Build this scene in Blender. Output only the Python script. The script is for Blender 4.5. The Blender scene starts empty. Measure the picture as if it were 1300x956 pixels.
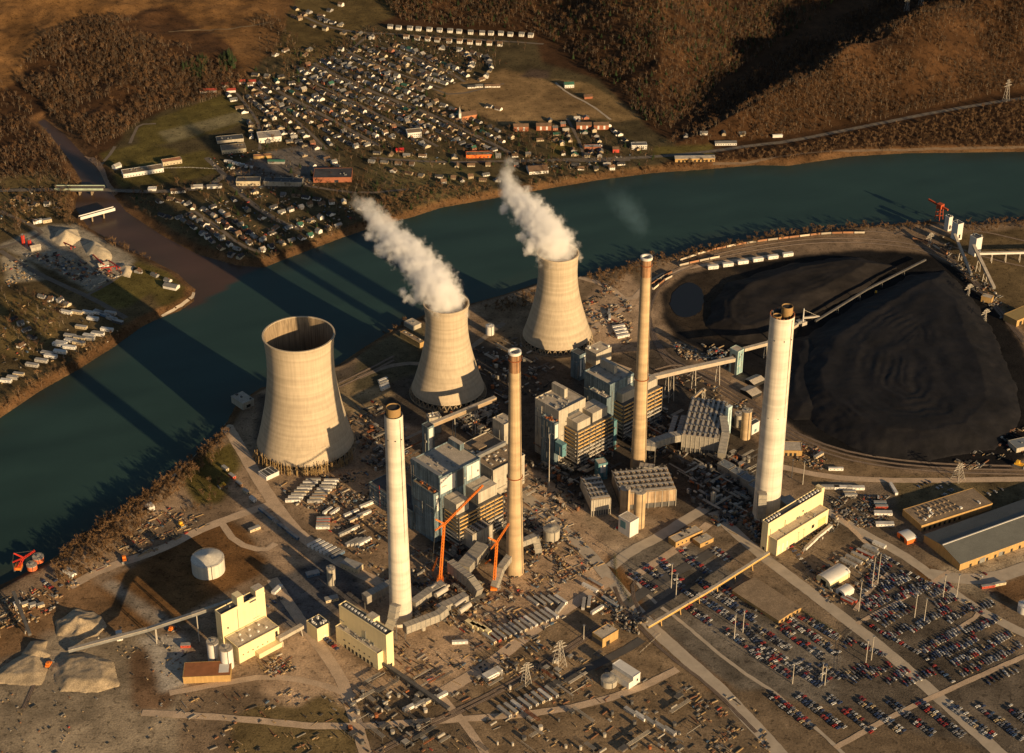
import bpy, bmesh, math, random
import numpy as np
from mathutils import Vector, Matrix
random.seed(7)
R = math.radians
# ---------------------------------------------------------------- camera, sky, sun, exposure
CAM_H = 1200.0; PITCH = R(30); FPX = 2355.0; PX0 = 650.0; PY0 = 433.0
S = bpy.context.scene
COL = S.collection
cam_d = bpy.data.cameras.new('aerial_camera'); cam = bpy.data.objects.new('aerial_camera', cam_d); COL.objects.link(cam)
cam.location = (0, 0, CAM_H); cam.rotation_euler = (R(90) - PITCH, 0, 0)
cam_d.sensor_width = 36; cam_d.lens = FPX / 1300 * 36; cam_d.shift_y = -45 / 1300
cam_d.clip_start = 5; cam_d.clip_end = 20000
S.camera = cam
SUN_EL = R(13.8); SUN_AZ = R(40.8)          # the sun stands low to the right and towards the viewer
sd = Vector((math.sin(SUN_AZ) * math.cos(SUN_EL), -math.cos(SUN_AZ) * math.cos(SUN_EL), math.sin(SUN_EL)))
W = bpy.data.worlds.new('World'); S.world = W; W.use_nodes = True
wn = W.node_tree.nodes; wn.clear()
sky = wn.new('ShaderNodeTexSky'); sky.sky_type = 'NISHITA'; sky.sun_disc = False
sky.sun_elevation = SUN_EL; sky.sun_rotation = math.pi - SUN_AZ; sky.air_density = 1.0; sky.dust_density = 1.0
bg = wn.new('ShaderNodeBackground'); bg.inputs['Strength'].default_value = 0.05
wo = wn.new('ShaderNodeOutputWorld')
W.node_tree.links.new(sky.outputs[0], bg.inputs[0]); W.node_tree.links.new(bg.outputs[0], wo.inputs[0])
sl = bpy.data.lights.new('sun', 'SUN'); sl.energy = 5.0; sl.angle = R(0.5); sl.color = (1.0, 0.70, 0.37)
so = bpy.data.objects.new('sun', sl); COL.objects.link(so); so.rotation_euler = sd.to_track_quat('Z', 'Y').to_euler()
so.location = (0, 0, 1000)
S.view_settings.view_transform = 'Standard'; S.view_settings.look = 'None'
S.view_settings.exposure = 0.5; S.view_settings.gamma = 1.0
S.cycles.max_bounces = 14; S.cycles.diffuse_bounces = 3; S.cycles.glossy_bounces = 3; S.cycles.volume_bounces = 14; S.cycles.transparent_max_bounces = 6
S.cycles.volume_max_steps = 256

# ---------------------------------------------------------------- surveying: photo bearing -> place on the ground
def at(x, y, z=0.0):
    u = (x - PX0) / FPX; v = (PY0 - y) / FPX
    dy = math.cos(PITCH) + v * math.sin(PITCH); dz = -math.sin(PITCH) + v * math.cos(PITCH)
    t = (CAM_H - z) / -dz
    return (u * t, dy * t)
def proj(X, Y, Z=0.0):
    zz = Z - CAM_H; d = Y * math.cos(PITCH) - zz * math.sin(PITCH); v = Y * math.sin(PITCH) + zz * math.cos(PITCH)
    return PX0 + FPX * X / d, PY0 - FPX * v / d
def solveh(c, by):
    lo, hi = 0.0, 400.0
    for _ in range(50):
        m = (lo + hi) / 2; X, Y = at(c[0], c[1], m)
        if proj(X, Y, 0)[1] < by: lo = m
        else: hi = m
    return m
def fit(c, r=None, l=None, h=None, by=None, w=None, d=None, az=None):
    """roof corner bearings of a rectangular block -> near corner, heading, width, depth, height"""
    if h is None: h = solveh(c, by)
    C = at(*c, h); A = []; Rr = Ll = None
    if r: Rr = at(*r, h); A.append(math.atan2(Rr[1] - C[1], Rr[0] - C[0]))
    if l: Ll = at(*l, h); A.append(math.atan2(Ll[1] - C[1], Ll[0] - C[0]) - math.pi / 2)
    a = R(az) if az is not None else sum(A) / len(A)
    if w is None: w = (Rr[0] - C[0]) * math.cos(a) + (Rr[1] - C[1]) * math.sin(a)
    if d is None: d = -(Ll[0] - C[0]) * math.sin(a) + (Ll[1] - C[1]) * math.cos(a)
    return C, a, w, d, h

# ---------------------------------------------------------------- materials
MATS = {}
def nd(nt, t, **k):
    n = nt.nodes.new(t)
    for a, b in k.items(): setattr(n, a, b)
    return n
def mat(name, col, rough=0.8, metal=0.0, var=0.25, scale=0.15, streak=0.0, bands=0.0, band_h=2.0, rand=0.0, fine=0.0, spec=0.3):
    """procedural surface: world-space blotches, optional vertical streaks, horizontal pour bands, per-object shift"""
    if name in MATS: return MATS[name]
    m = bpy.data.materials.new(name); m.use_nodes = True; nt = m.node_tree; L = nt.links
    b = nt.nodes['Principled BSDF']; b.inputs['Roughness'].default_value = rough; b.inputs['Metallic'].default_value = metal
    b.inputs['Specular IOR Level'].default_value = spec
    geo = nd(nt, 'ShaderNodeNewGeometry')
    n1 = nd(nt, 'ShaderNodeTexNoise'); n1.inputs['Scale'].default_value = scale; n1.inputs['Detail'].default_value = 5; n1.inputs['Roughness'].default_value = 0.65
    L.new(geo.outputs['Position'], n1.inputs['Vector'])
    mr = nd(nt, 'ShaderNodeMapRange'); mr.inputs[1].default_value = 0.3; mr.inputs[2].default_value = 0.7
    mr.inputs[3].default_value = 1 - var; mr.inputs[4].default_value = 1 + var
    L.new(n1.outputs[0], mr.inputs[0]); val = mr.outputs[0]
    def mul(a, bsock):
        q = nd(nt, 'ShaderNodeMath', operation='MULTIPLY'); L.new(a, q.inputs[0]); L.new(bsock, q.inputs[1]); return q.outputs[0]
    def noisefac(vscale, amt, sc, detail=3):
        vm = nd(nt, 'ShaderNodeVectorMath', operation='MULTIPLY'); vm.inputs[1].default_value = vscale; L.new(geo.outputs['Position'], vm.inputs[0])
        nn = nd(nt, 'ShaderNodeTexNoise'); nn.inputs['Scale'].default_value = sc; nn.inputs['Detail'].default_value = detail
        L.new(vm.outputs[0], nn.inputs['Vector'])
        r = nd(nt, 'ShaderNodeMapRange'); r.inputs[1].default_value = 0.35; r.inputs[2].default_value = 0.65
        r.inputs[3].default_value = 1 - amt; r.inputs[4].default_value = 1 + amt * 0.4; L.new(nn.outputs[0], r.inputs[0]); return r.outputs[0]
    if streak: val = mul(val, noisefac((1, 1, 0.03), streak, 0.5))
    if bands: val = mul(val, noisefac((0.01, 0.01, 1), bands, 1.0 / band_h))
    if fine: val = mul(val, noisefac((1, 1, 1), fine, 0.9, 4))
    if rand:
        oi = nd(nt, 'ShaderNodeObjectInfo'); r = nd(nt, 'ShaderNodeMapRange'); r.inputs[3].default_value = 1 - rand; r.inputs[4].default_value = 1 + rand
        L.new(oi.outputs['Random'], r.inputs[0]); val = mul(val, r.outputs[0])
    mx = nd(nt, 'ShaderNodeVectorMath', operation='SCALE'); mx.inputs[0].default_value = col[:3]
    L.new(val, mx.inputs['Scale']); L.new(mx.outputs[0], b.inputs['Base Color'])
    MATS[name] = m; return m
# ---------------------------------------------------------------- mesh builder
class MB:
    def __init__(s): s.v = []; s.f = []; s.m = []
    def add(s, vs, fs, mi=0):
        o = len(s.v); s.v += [tuple(p) for p in vs]; s.f += [tuple(i + o for i in q) for q in fs]; s.m += [mi] * len(fs); return s
    def box(s, x0, x1, y0, y1, z0, z1, mi=0, top=None):
        s.add([(x0,y0,z0),(x1,y0,z0),(x1,y1,z0),(x0,y1,z0),(x0,y0,z1),(x1,y0,z1),(x1,y1,z1),(x0,y1,z1)],
              [(0,3,2,1),(0,1,5,4),(1,2,6,5),(2,3,7,6),(3,0,4,7)], mi)
        s.f.append(tuple(len(s.v) - 8 + i for i in (4,5,6,7))); s.m.append(mi if top is None else top); return s
    def beam(s, a, b, w, h=None, mi=0):
        a = Vector(a); b = Vector(b); h = h or w; d = (b - a)
        if d.length < 1e-4: return s
        d.normalize(); up = Vector((0,0,1)) if abs(d.z) < 0.97 else Vector((1,0,0))
        x = d.cross(up).normalized(); y = x.cross(d).normalized()
        vs = [p + x * sx * w / 2 + y * sy * h / 2 for p in (a, b) for sx, sy in ((-1,-1),(1,-1),(1,1),(-1,1))]
        return s.add(vs, [(0,1,2,3),(7,6,5,4),(0,4,5,1),(1,5,6,2),(2,6,7,3),(3,7,4,0)], mi)
    def tube(s, a, b, r0, r1=None, n=10, mi=0, cap=True):
        a = Vector(a); b = Vector(b); r1 = r0 if r1 is None else r1; d = (b - a).normalized()
        up = Vector((0,0,1)) if abs(d.z) < 0.97 else Vector((1,0,0)); x = d.cross(up).normalized(); y = x.cross(d).normalized()
        vs = []
        for p, r in ((a, r0), (b, r1)):
            vs += [p + (x * math.cos(t) + y * math.sin(t)) * r for t in (2 * math.pi * k / n for k in range(n))]
        fs = [(k, k + n, (k + 1) % n + n, (k + 1) % n) for k in range(n)]
        if cap: fs += [tuple(range(n)), tuple(range(2 * n - 1, n - 1, -1))]
        return s.add(vs, fs, mi)
    def lathe(s, prof, n=32, mi=0, cx=0, cy=0, close=False):
        vs = [(cx + r * math.cos(2*math.pi*k/n), cy + r * math.sin(2*math.pi*k/n), z) for r, z in prof for k in range(n)]
        m = len(prof); fs = []
        for j in range(m if close else m - 1):
            a = j * n; b = ((j + 1) % m) * n
            fs += [(a + k, a + (k + 1) % n, b + (k + 1) % n, b + k) for k in range(n)]
        return s.add(vs, fs, mi)
    def disc(s, r, z, n=32, cx=0, cy=0, mi=0):
        return s.add([(cx + r * math.cos(2*math.pi*k/n), cy + r * math.sin(2*math.pi*k/n), z) for k in range(n)], [tuple(range(n))], mi)
    def gable(s, x0, x1, y0, y1, z0, z1, mi=0, ov=0.4, t=0.25):
        """roof with its ridge along x"""
        ym = (y0 + y1) / 2
        for sy, ye in ((-1, y0 - ov), (1, y1 + ov)):
            zz = z0 - ov * (z1 - z0) / ((y1 - y0) / 2)
            s.add([(x0-ov,ye,zz),(x1+ov,ye,zz),(x1+ov,ym,z1),(x0-ov,ym,z1),(x0-ov,ye,zz+t),(x1+ov,ye,zz+t),(x1+ov,ym,z1+t),(x0-ov,ym,z1+t)],
                  [(0,1,5,4),(4,5,6,7),(0,3,2,1),(0,4,7,3),(1,2,6,5)], mi)
        return s
    def gwall(s, x0, x1, y0, y1, z0, z1, mi=0):
        ym = (y0 + y1) / 2
        s.add([(x0,y0,z0),(x1,y0,z0),(x1,y1,z0),(x0,y1,z0),(x0,ym,z1),(x1,ym,z1)], [(0,4,3),(1,2,5)], mi); return s
    def build(s, name, mats, parent=None, smooth=False):
        if not isinstance(mats, (list, tuple)): mats = [mats]
        me = bpy.data.meshes.new(name); me.from_pydata(s.v, [], s.f)
        for m in mats: me.materials.append(m)
        me.polygons.foreach_set('material_index', s.m)
        if smooth: me.polygons.foreach_set('use_smooth', [True] * len(s.f))
        me.update(); o = bpy.data.objects.new(name, me); COL.objects.link(o)
        if parent: o.parent = parent
        return o
def tag(o, label=None, cat=None, group=None, kind=None):
    if label: o['label'] = label
    if cat: o['category'] = cat
    if group: o['group'] = group
    if kind: o['kind'] = kind
    return o
def empty(name, loc, rz=0, label=None, cat=None, group=None):
    o = bpy.data.objects.new(name, None); COL.objects.link(o); o.location = loc; o.rotation_euler = (0, 0, rz); o.empty_display_size = 5
    return tag(o, label, cat, group)
def copy_tree(o, parent=None):
    c = o.copy(); COL.objects.link(c); c.parent = parent
    for ch in list(o.children): copy_tree(ch, c)
    return c

# ---------------------------------------------------------------- noise and polygons on arrays
def vnoise(x, y, seed=0):
    xi = np.floor(x).astype(np.int64); yi = np.floor(y).astype(np.int64); fx = x - xi; fy = y - yi
    fx = fx * fx * (3 - 2 * fx); fy = fy * fy * (3 - 2 * fy)
    def h(a, b):
        n = (a * 374761393 + b * 668265263 + seed * 982451653) & 0xffffffff
        n = ((n ^ (n >> 13)) * 1274126177) & 0xffffffff
        return ((n ^ (n >> 16)) & 0xffff) / 65535.0
    return (h(xi, yi) * (1 - fx) + h(xi + 1, yi) * fx) * (1 - fy) + (h(xi, yi + 1) * (1 - fx) + h(xi + 1, yi + 1) * fx) * fy
def fbm(x, y, s, o=4, seed=0):
    t = 0; a = 0.5; k = 1.0 / s
    for i in range(o): t = t + a * vnoise(x * k, y * k, seed + i); a *= 0.5; k *= 2.03
    return t
def inpoly(X, Y, P):
    P = np.asarray(P, float); r = np.zeros(X.shape, bool)
    bb = (X >= P[:,0].min()) & (X <= P[:,0].max()) & (Y >= P[:,1].min()) & (Y <= P[:,1].max())
    x = X[bb]; y = Y[bb]; c = np.zeros(x.shape, bool)
    for i in range(len(P)):
        x1, y1 = P[i-1]; x2, y2 = P[i]
        if y1 == y2: continue
        k = ((y1 > y) != (y2 > y)) & (x < (x2 - x1) * (y - y1) / (y2 - y1) + x1); c ^= k
    r[bb] = c; return r
def dpoly(X, Y, P, closed=True):
    P = np.asarray(P, float); d = np.full(X.shape, 1e12)
    for i in range(0 if closed else 1, len(P)):
        x1, y1 = P[i-1]; x2, y2 = P[i]; dx = x2 - x1; dy = y2 - y1; l = dx*dx + dy*dy + 1e-9
        t = np.clip(((X - x1) * dx + (Y - y1) * dy) / l, 0, 1)
        d = np.minimum(d, (X - x1 - t*dx)**2 + (Y - y1 - t*dy)**2)
    return np.sqrt(d)
def PX(pts, z=0.0): return [at(a, b, z) for a, b in pts]

# ---------------------------------------------------------------- terrain
WZ = -7.0
NEAR_BANK = [(-500,960),(-250,870),(-100,795),(0,742),(60,712),(105,684),(150,650),(200,616),(238,586),(262,565),(285,540),(300,512),(330,492),(380,478),(430,462),(462,440),(500,417),(540,398),(600,384),(640,373),(690,356),(750,348),(800,334),(860,322),(920,308),(970,298),(1030,292),(1100,286),(1180,281),(1240,284),(1300,278),(1500,262),(2200,230)]
FAR_BANK = [(2200,160),(1500,186),(1300,192),(1150,194),(1080,198),(1000,210),(960,209),(900,214),(830,219),(760,228),(700,238),(660,245),(600,256),(560,263),(520,276),(480,286),(440,299),(400,314),(355,331),(335,339)]
TRIB_R = [(300,336),(250,322),(205,298),(160,268),(138,240),(126,216),(102,192),(80,168),(55,150)]
TRIB_L = [(48,154),(68,176),(88,202),(104,230),(99,246),(95,262),(112,288),(150,310),(190,328),(225,346),(240,360)]
PENIN = [(248,366),(246,382),(228,394),(205,402),(180,414),(147,438),(120,455),(100,468),(50,496),(0,530),(-120,585),(-400,700),(-900,850)]
RIVER = PX(NEAR_BANK + FAR_BANK + TRIB_R + TRIB_L + PENIN, -6)
HILL_L = PX([(-1500,260),(-600,250),(-100,205),(0,150),(40,125),(75,150),(110,172),(165,152),(230,132),(300,108),(330,65),(352,20),(390,-60),(420,-300),(-2200,-300)])
HILL_F = PX([(440,-60),(490,10),(600,36),(680,50),(720,75),(775,112),(810,150),(835,168),(862,146),(925,98),(1010,38),(1100,-22),(1200,-80),(1300,-220),(500,-330)])
HILL_R = PX([(848,184),(900,185),(1000,172),(1100,155),(1200,134),(1300,116),(1800,70),(2400,40),(2300,-250),(1400,-150),(1230,-50),(1120,12),(1020,62),(940,118),(885,158)])
def hexp(d, A, D): return A * (1 - np.exp(-(d / D) ** 1.35))
HILLS = [(HILL_L, 78.0, 400.0), (HILL_F, 200.0, 400.0), (HILL_R, 135.0, 190.0)]
CREEK = PX([(60,62),(95,120),(150,138),(200,110),(230,75),(235,30)])
def height(X, Y):
    X = np.asarray(X, float); Y = np.asarray(Y, float); Z = np.zeros(X.shape)
    for P, A, D in HILLS:
        P = np.array(P)
        m = inpoly(X, Y, P)
        if m.any():
            x = X[m]; y = Y[m]; d0 = dpoly(x, y, P); g = np.clip(d0 / 120, 0, 1)
            d = np.maximum(d0 + g * 150 * (fbm(x, y, 230, 4, 13) - .47), d0 * .25)
            n = fbm(x, y, 210, 4, 3) - 0.47
            Z[m] = hexp(d, A, D) * (1 + 1.3 * n) + 9 * (fbm(x, y, 40, 3, 9) - .45) * np.clip(d / 60, 0, 1)
    m = (Y < 3700)
    x = X[m]; y = Y[m]
    ins = inpoly(x, y, RIVER); d = dpoly(x, y, RIVER)
    z = Z[m]
    jitter = 5 * (fbm(x, y, 30, 3, 5) - .5)
    bank = np.clip((d + jitter) / 15.0, 0, 1); bank = bank * bank * (3 - 2 * bank)
    z = np.where(ins, -7 - np.clip(d + jitter * .6, -1.5, 12) * 0.5, z * np.clip(d / 60, 0, 1) + (-6.8) * (1 - bank))
    Z[m] = z
    return Z
def hz(x, y): return float(height(np.array([x]), np.array([y]))[0])
# ---------------------------------------------------------------- land cover: (outline, colour, edge wander in metres)
DIRT=(.40,.285,.185); DIRT2=(.255,.182,.118); DUST=(.45,.35,.24); GRASS=(.115,.092,.026); GRASSB=(.27,.175,.08); BROWN=(.17,.09,.036)
LITTER=(.066,.034,.0155); ASPH=(.11,.10,.09); GRAVEL=(.36,.30,.23); COAL=(.012,.012,.014); YARD_SHADED=(.085,.068,.052); MUD=(.10,.07,.05)  # yard tone is lowered to paint in the shade among the plant units
ZONES = [
 # far side: woods floor, then fields and town
 ([(-900,900),(-900,-300),(2400,-300),(2400,175),(1300,194),(830,222),(600,262),(335,345),(246,392),(0,535)], LITTER, 0),
 ([(-2000,-300),(-800,-300),(300,-300),(420,-100),(380,0),(350,60),(310,100),(290,60),(220,20),(140,45),(60,70),(20,110),(-60,130),(-900,160)], (.165,.088,.034), 14),
 ([(60,62),(110,45),(170,40),(200,60),(240,72),(300,88),(315,105),(250,130),(190,140),(160,160),(110,180),(50,130),(25,100)], LITTER, 14),
 ([(350,60),(395,-50),(500,-40),(500,20),(440,50),(400,100),(330,110)], (.13,.092,.035), 8),
 ([(120,215),(165,160),(220,135),(300,112),(340,70),(400,80),(470,30),(680,52),(690,80),(760,100),(820,160),(870,190),(830,215),(600,250),(335,335),(240,318),(150,262)], (.085,.066,.032), 6),
 ([(170,165),(200,150),(285,120),(318,150),(290,165),(200,185),(178,182)], GRASS, 3),
 ([(200,168),(310,140),(322,150),(215,182)], (.20,.17,.09), 1.5),
 ([(125,195),(180,182),(225,190),(230,205),(140,215)], GRASS, 3),
 ([(130,225),(210,205),(225,230),(140,240)], GRASS, 2),
 ([(215,200),(262,190),(280,218),(230,232)], GRASS, 2),
 ([(548,118),(600,98),(640,88),(690,100),(728,120),(774,150),(700,152),(640,158),(590,140)], GRASSB, 3),
 ([(700,100),(745,105),(790,130),(815,150),(775,155),(730,118)], (.24,.16,.07), 5),
 ([(672,88),(698,90),(698,100),(660,98)], MUD, 2),
 ([(700,178),(730,176),(735,195),(700,198)], GRASS, 1),
 ([(830,186),(905,184),(905,200),(830,200)], GRASS, 3),
 ([(330,195),(400,180),(420,200),(395,235),(300,240),(285,225)], (.15,.13,.11), 4),
 ([(480,195),(560,200),(620,225),(600,250),(520,262),(460,230)], (.13,.105,.045), 6),
 # left peninsula
 ([(-900,900),(-900,300),(0,225),(60,215),(95,232),(95,262),(112,288),(190,328),(248,362),(246,384),(205,404),(147,440),(50,498),(0,532)], (.11,.08,.038), 4),
 ([(0,232),(60,215),(90,240),(88,268),(60,280),(0,290)], (.13,.095,.04), 4),
 ([(0,310),(60,285),(100,285),(150,312),(172,330),(150,355),(118,372),(70,345),(10,318)], (.33,.29,.22), 3),
 ([(0,325),(30,330),(60,355),(10,360)], (.42,.35,.24), 3),
 ([(112,372),(160,345),(198,368),(160,392),(140,390)], GRASS, 2),
 ([(160,345),(175,332),(245,356),(247,370),(205,392),(190,370)], GRASS, 3),
 ([(0,370),(60,380),(80,420),(30,460),(0,450)], (.17,.12,.045), 5),
 # plant side
 ([(-500,960),(-250,870),(0,745),(105,687),(200,620),(285,542),(330,495),(430,465),(500,420),(600,387),(690,358),(860,325),(970,300),(1100,288),(1300,280),(2200,232),(2600,1500),(-800,1500)], DIRT2, 0),
 ([(232,600),(262,575),(292,560),(308,590),(280,640),(250,640),(235,620)], GRASS, 5),
 ([(200,620),(230,602),(245,640),(180,660),(150,690),(120,720),(95,740),(85,720),(150,660)], DIRT, 5),
 ([(215,690),(290,660),(345,690),(330,730),(260,765),(215,790),(160,725)], BROWN, 2),
 ([(120,745),(165,720),(240,790),(190,810),(140,790)], (.20,.105,.04), 2),
 ([(128,742),(143,735),(225,792),(205,800)], GRAVEL, 2),
 ([(0,790),(40,750),(110,720),(120,745),(180,800),(120,810),(60,800),(20,830),(-200,900),(-200,850)], (.25,.15,.075), 5),
 ([(-200,1000),(-100,880),(0,850),(70,805),(200,800),(240,830),(235,880),(260,1000)], (.30,.24,.165), 5),
 ([(165,830),(205,805),(225,870),(215,900),(170,900)], (.17,.105,.06), 5),
 ([(175,810),(235,805),(238,870),(205,880),(195,840)], (.42,.37,.30), 3),
 ([(230,870),(300,880),(440,900),(700,870),(900,960),(900,1300),(200,1300)], (.25,.18,.115), 4),
 ([(355,800),(400,770),(430,830),(500,870),(560,900),(380,900),(330,880)], DIRT, 6),
 ([(500,790),(640,760),(700,790),(560,870),(500,870)], DIRT, 5),
 ([(620,740),(690,700),(760,680),(800,690),(760,760),(690,770),(620,770)], DIRT, 5),
 ([(300,600),(345,640),(390,690),(460,720),(520,770),(480,800),(400,760),(330,700),(285,620)], DIRT, 4),
 ([(400,610),(470,590),(520,640),(500,760),(420,700),(380,650)], (.30,.21,.13), 5),
 ([(345,735),(430,700),(470,760),(400,790),(360,800)], (.13,.12,.115), 4),
 ([(330,500),(420,475),(500,440),(540,430),(700,450),(720,500),(640,560),(520,540),(450,520),(420,560),(320,560)], YARD_SHADED, 5),
 ([(430,485),(470,470),(500,500),(460,530),(430,515)], (.34,.25,.14), 3),
 ([(455,440),(540,410),(540,470),(450,500)], (.10,.085,.05), 5),
 ([(600,390),(700,370),(820,335),(830,420),(770,470),(640,450)], (.22,.16,.10), 6),
 ([(745,370),(800,345),(830,400),(820,470),(760,440),(745,410)], DIRT, 5),
 ([(560,560),(700,460),(860,440),(960,560),(980,680),(880,660),(760,600),(700,700),(600,720),(540,700)], YARD_SHADED, 5),
 ([(640,590),(690,600),(790,690),(770,720),(700,690),(640,650)], DIRT, 3),
 ([(760,610),(880,690),(960,640),(900,720),(800,730),(740,660)], (.33,.25,.17), 3),
 # coal yard
 ([(840,400),(838,372),(870,348),(930,337),(1010,324),(1100,316),(1180,322),(1238,352),(1300,440),(1350,560),(1280,596),(1120,594),(1045,568),(995,535),(950,480),(900,450),(855,430)], (.013,.012,.012), 4),
 ([(848,400),(846,370),(880,348),(930,340),(960,360),(930,430),(880,430)], (.04,.030,.021), 4),
 ([(860,425),(930,438),(990,440),(990,475),(900,455)], COAL, 3),
 ([(1190,300),(1300,290),(1400,310),(1400,420),(1300,420),(1230,350)], (.14,.10,.05), 6),
 ([(980,555),(1060,572),(1150,600),(1300,600),(1400,600),(1400,640),(1150,640),(1040,620),(960,580)], (.20,.14,.08), 3),
 # right: warehouses and parking
 ([(870,690),(1000,640),(1060,610),(1300,620),(1500,650),(1700,1100),(1100,1200),(800,860),(820,760)], (.22,.165,.11), 4),
 ([(1040,630),(1130,615),(1150,660),(1180,700),(1160,730),(1060,690)], (.17,.13,.09), 4),
 ([(1130,605),(1300,610),(1300,680),(1140,650)], (.15,.115,.06), 3),
 ([(1180,730),(1240,700),(1340,690),(1380,760),(1260,770)], (.36,.29,.20), 2),
 ([(1165,715),(1195,725),(1200,738),(1170,740),(1160,727)], BROWN, 2),
 ([(1255,745),(1340,710),(1400,760),(1300,770),(1275,772)], (.17,.10,.05), 3),
 ([(780,700),(850,670),(1020,790),(1140,900),(1060,1000),(980,900),(880,840),(800,760)], (.17,.148,.12), 1.5),
 ([(1070,760),(1115,700),(1290,830),(1400,900),(1400,1000),(1300,1300),(1040,1300),(1065,850)], (.115,.095,.073), 2),
 ([(840,800),(880,835),(1030,960),(980,960),(830,830),(815,815)], BROWN, 2),
 ([(770,700),(800,730),(830,790),(790,770),(765,730)], BROWN, 2),
 ([(850,730),(870,715),(905,730),(880,755)], (.085,.075,.06), 3),
 ([(440,880),(700,868),(1000,880),(1400,1000),(1400,1400),(300,1400)], (.17,.125,.08), 12),
 ([(300,905),(420,880),(470,930),(420,1000),(300,980)], (.15,.11,.05), 14),
 ([(600,830),(750,760),(830,800),(900,870),(860,960),(600,960)], (.23,.165,.10), 4),
]
SOFTEDGE = 0
def nonuni(segs):
    a = []
    for x0, x1, s in segs: a.append(np.arange(x0, x1, s))
    return np.concatenate(a + [np.array([segs[-1][1]])])
gx = nonuni([(-3600,-1100,30),(-1100,1100,2.9),(1100,3600,30)])
gy = nonuni([(700,1250,20),(1250,2300,2.6),(2300,3000,3.6),(3000,3900,6),(3900,6500,25)])
GX, GY = np.meshgrid(gx, gy); sh = GX.shape
fx = GX.ravel(); fy = GY.ravel()
fz = height(fx, fy)
wx = fx + 1.0 * (fbm(fx, fy, 14, 3, 21) - .5) * 2; wy = fy + 1.0 * (fbm(fx, fy, 14, 3, 22) - .5) * 2
nx = (fbm(fx, fy, 30, 4, 31) - .47) * 2; ny = (fbm(fx, fy, 30, 4, 32) - .47) * 2
col = np.tile(np.array(LITTER), (fx.size, 1))
for pts, c, e in ZONES:
    m = inpoly(fx + nx * e, fy + ny * e, PX(pts)); col[m] = c
dr = dpoly(fx[(fy < 3700)], fy[(fy < 3700)], RIVER)
dd = np.full(fx.size, 1e6); dd[fy < 3700] = dr
inr = inpoly(fx, fy, RIVER)
k = (dd < 14) & ~inr; col[k] = (.125, .068, .032)
col[inr] = (.14, .09, .045)
# natural patchiness of earth and grass
p1 = fbm(fx, fy, 55, 5, 41); p2 = fbm(fx, fy, 9, 4, 43)
col *= (1 + 1.1 * (p1 - .47) + 0.9 * (p2 - .47))[:, None]
col = np.clip(col, .004, .8).reshape(sh + (3,))
for _ in range(2):
    c2 = col.copy(); c2[1:-1] = (col[:-2] + 2 * col[1:-1] + col[2:]) / 4; col = c2.copy(); col[:, 1:-1] = (c2[:, :-2] + 2 * c2[:, 1:-1] + c2[:, 2:]) / 4
col = col.reshape(-1, 3)
me = bpy.data.meshes.new('ground'); nX = len(gx); nY = len(gy)
me.vertices.add(fx.size); me.vertices.foreach_set('co', np.stack([fx, fy, fz], 1).ravel().astype(np.float32))
ii = (np.arange(nY - 1)[:, None] * nX + np.arange(nX - 1)[None, :]).ravel()
q = np.stack([ii, ii + 1, ii + 1 + nX, ii + nX], 1).astype(np.int32)
me.loops.add(q.size); me.loops.foreach_set('vertex_index', q.ravel()); me.polygons.add(len(q))
me.polygons.foreach_set('loop_start', np.arange(0, q.size, 4, dtype=np.int32)); me.polygons.foreach_set('use_smooth', np.ones(len(q), bool))
me.update()
ca = me.color_attributes.new('cover', 'FLOAT_COLOR', 'POINT')
ca.data.foreach_set('color', np.concatenate([col, np.ones((fx.size, 1))], 1).ravel().astype(np.float32))
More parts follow.
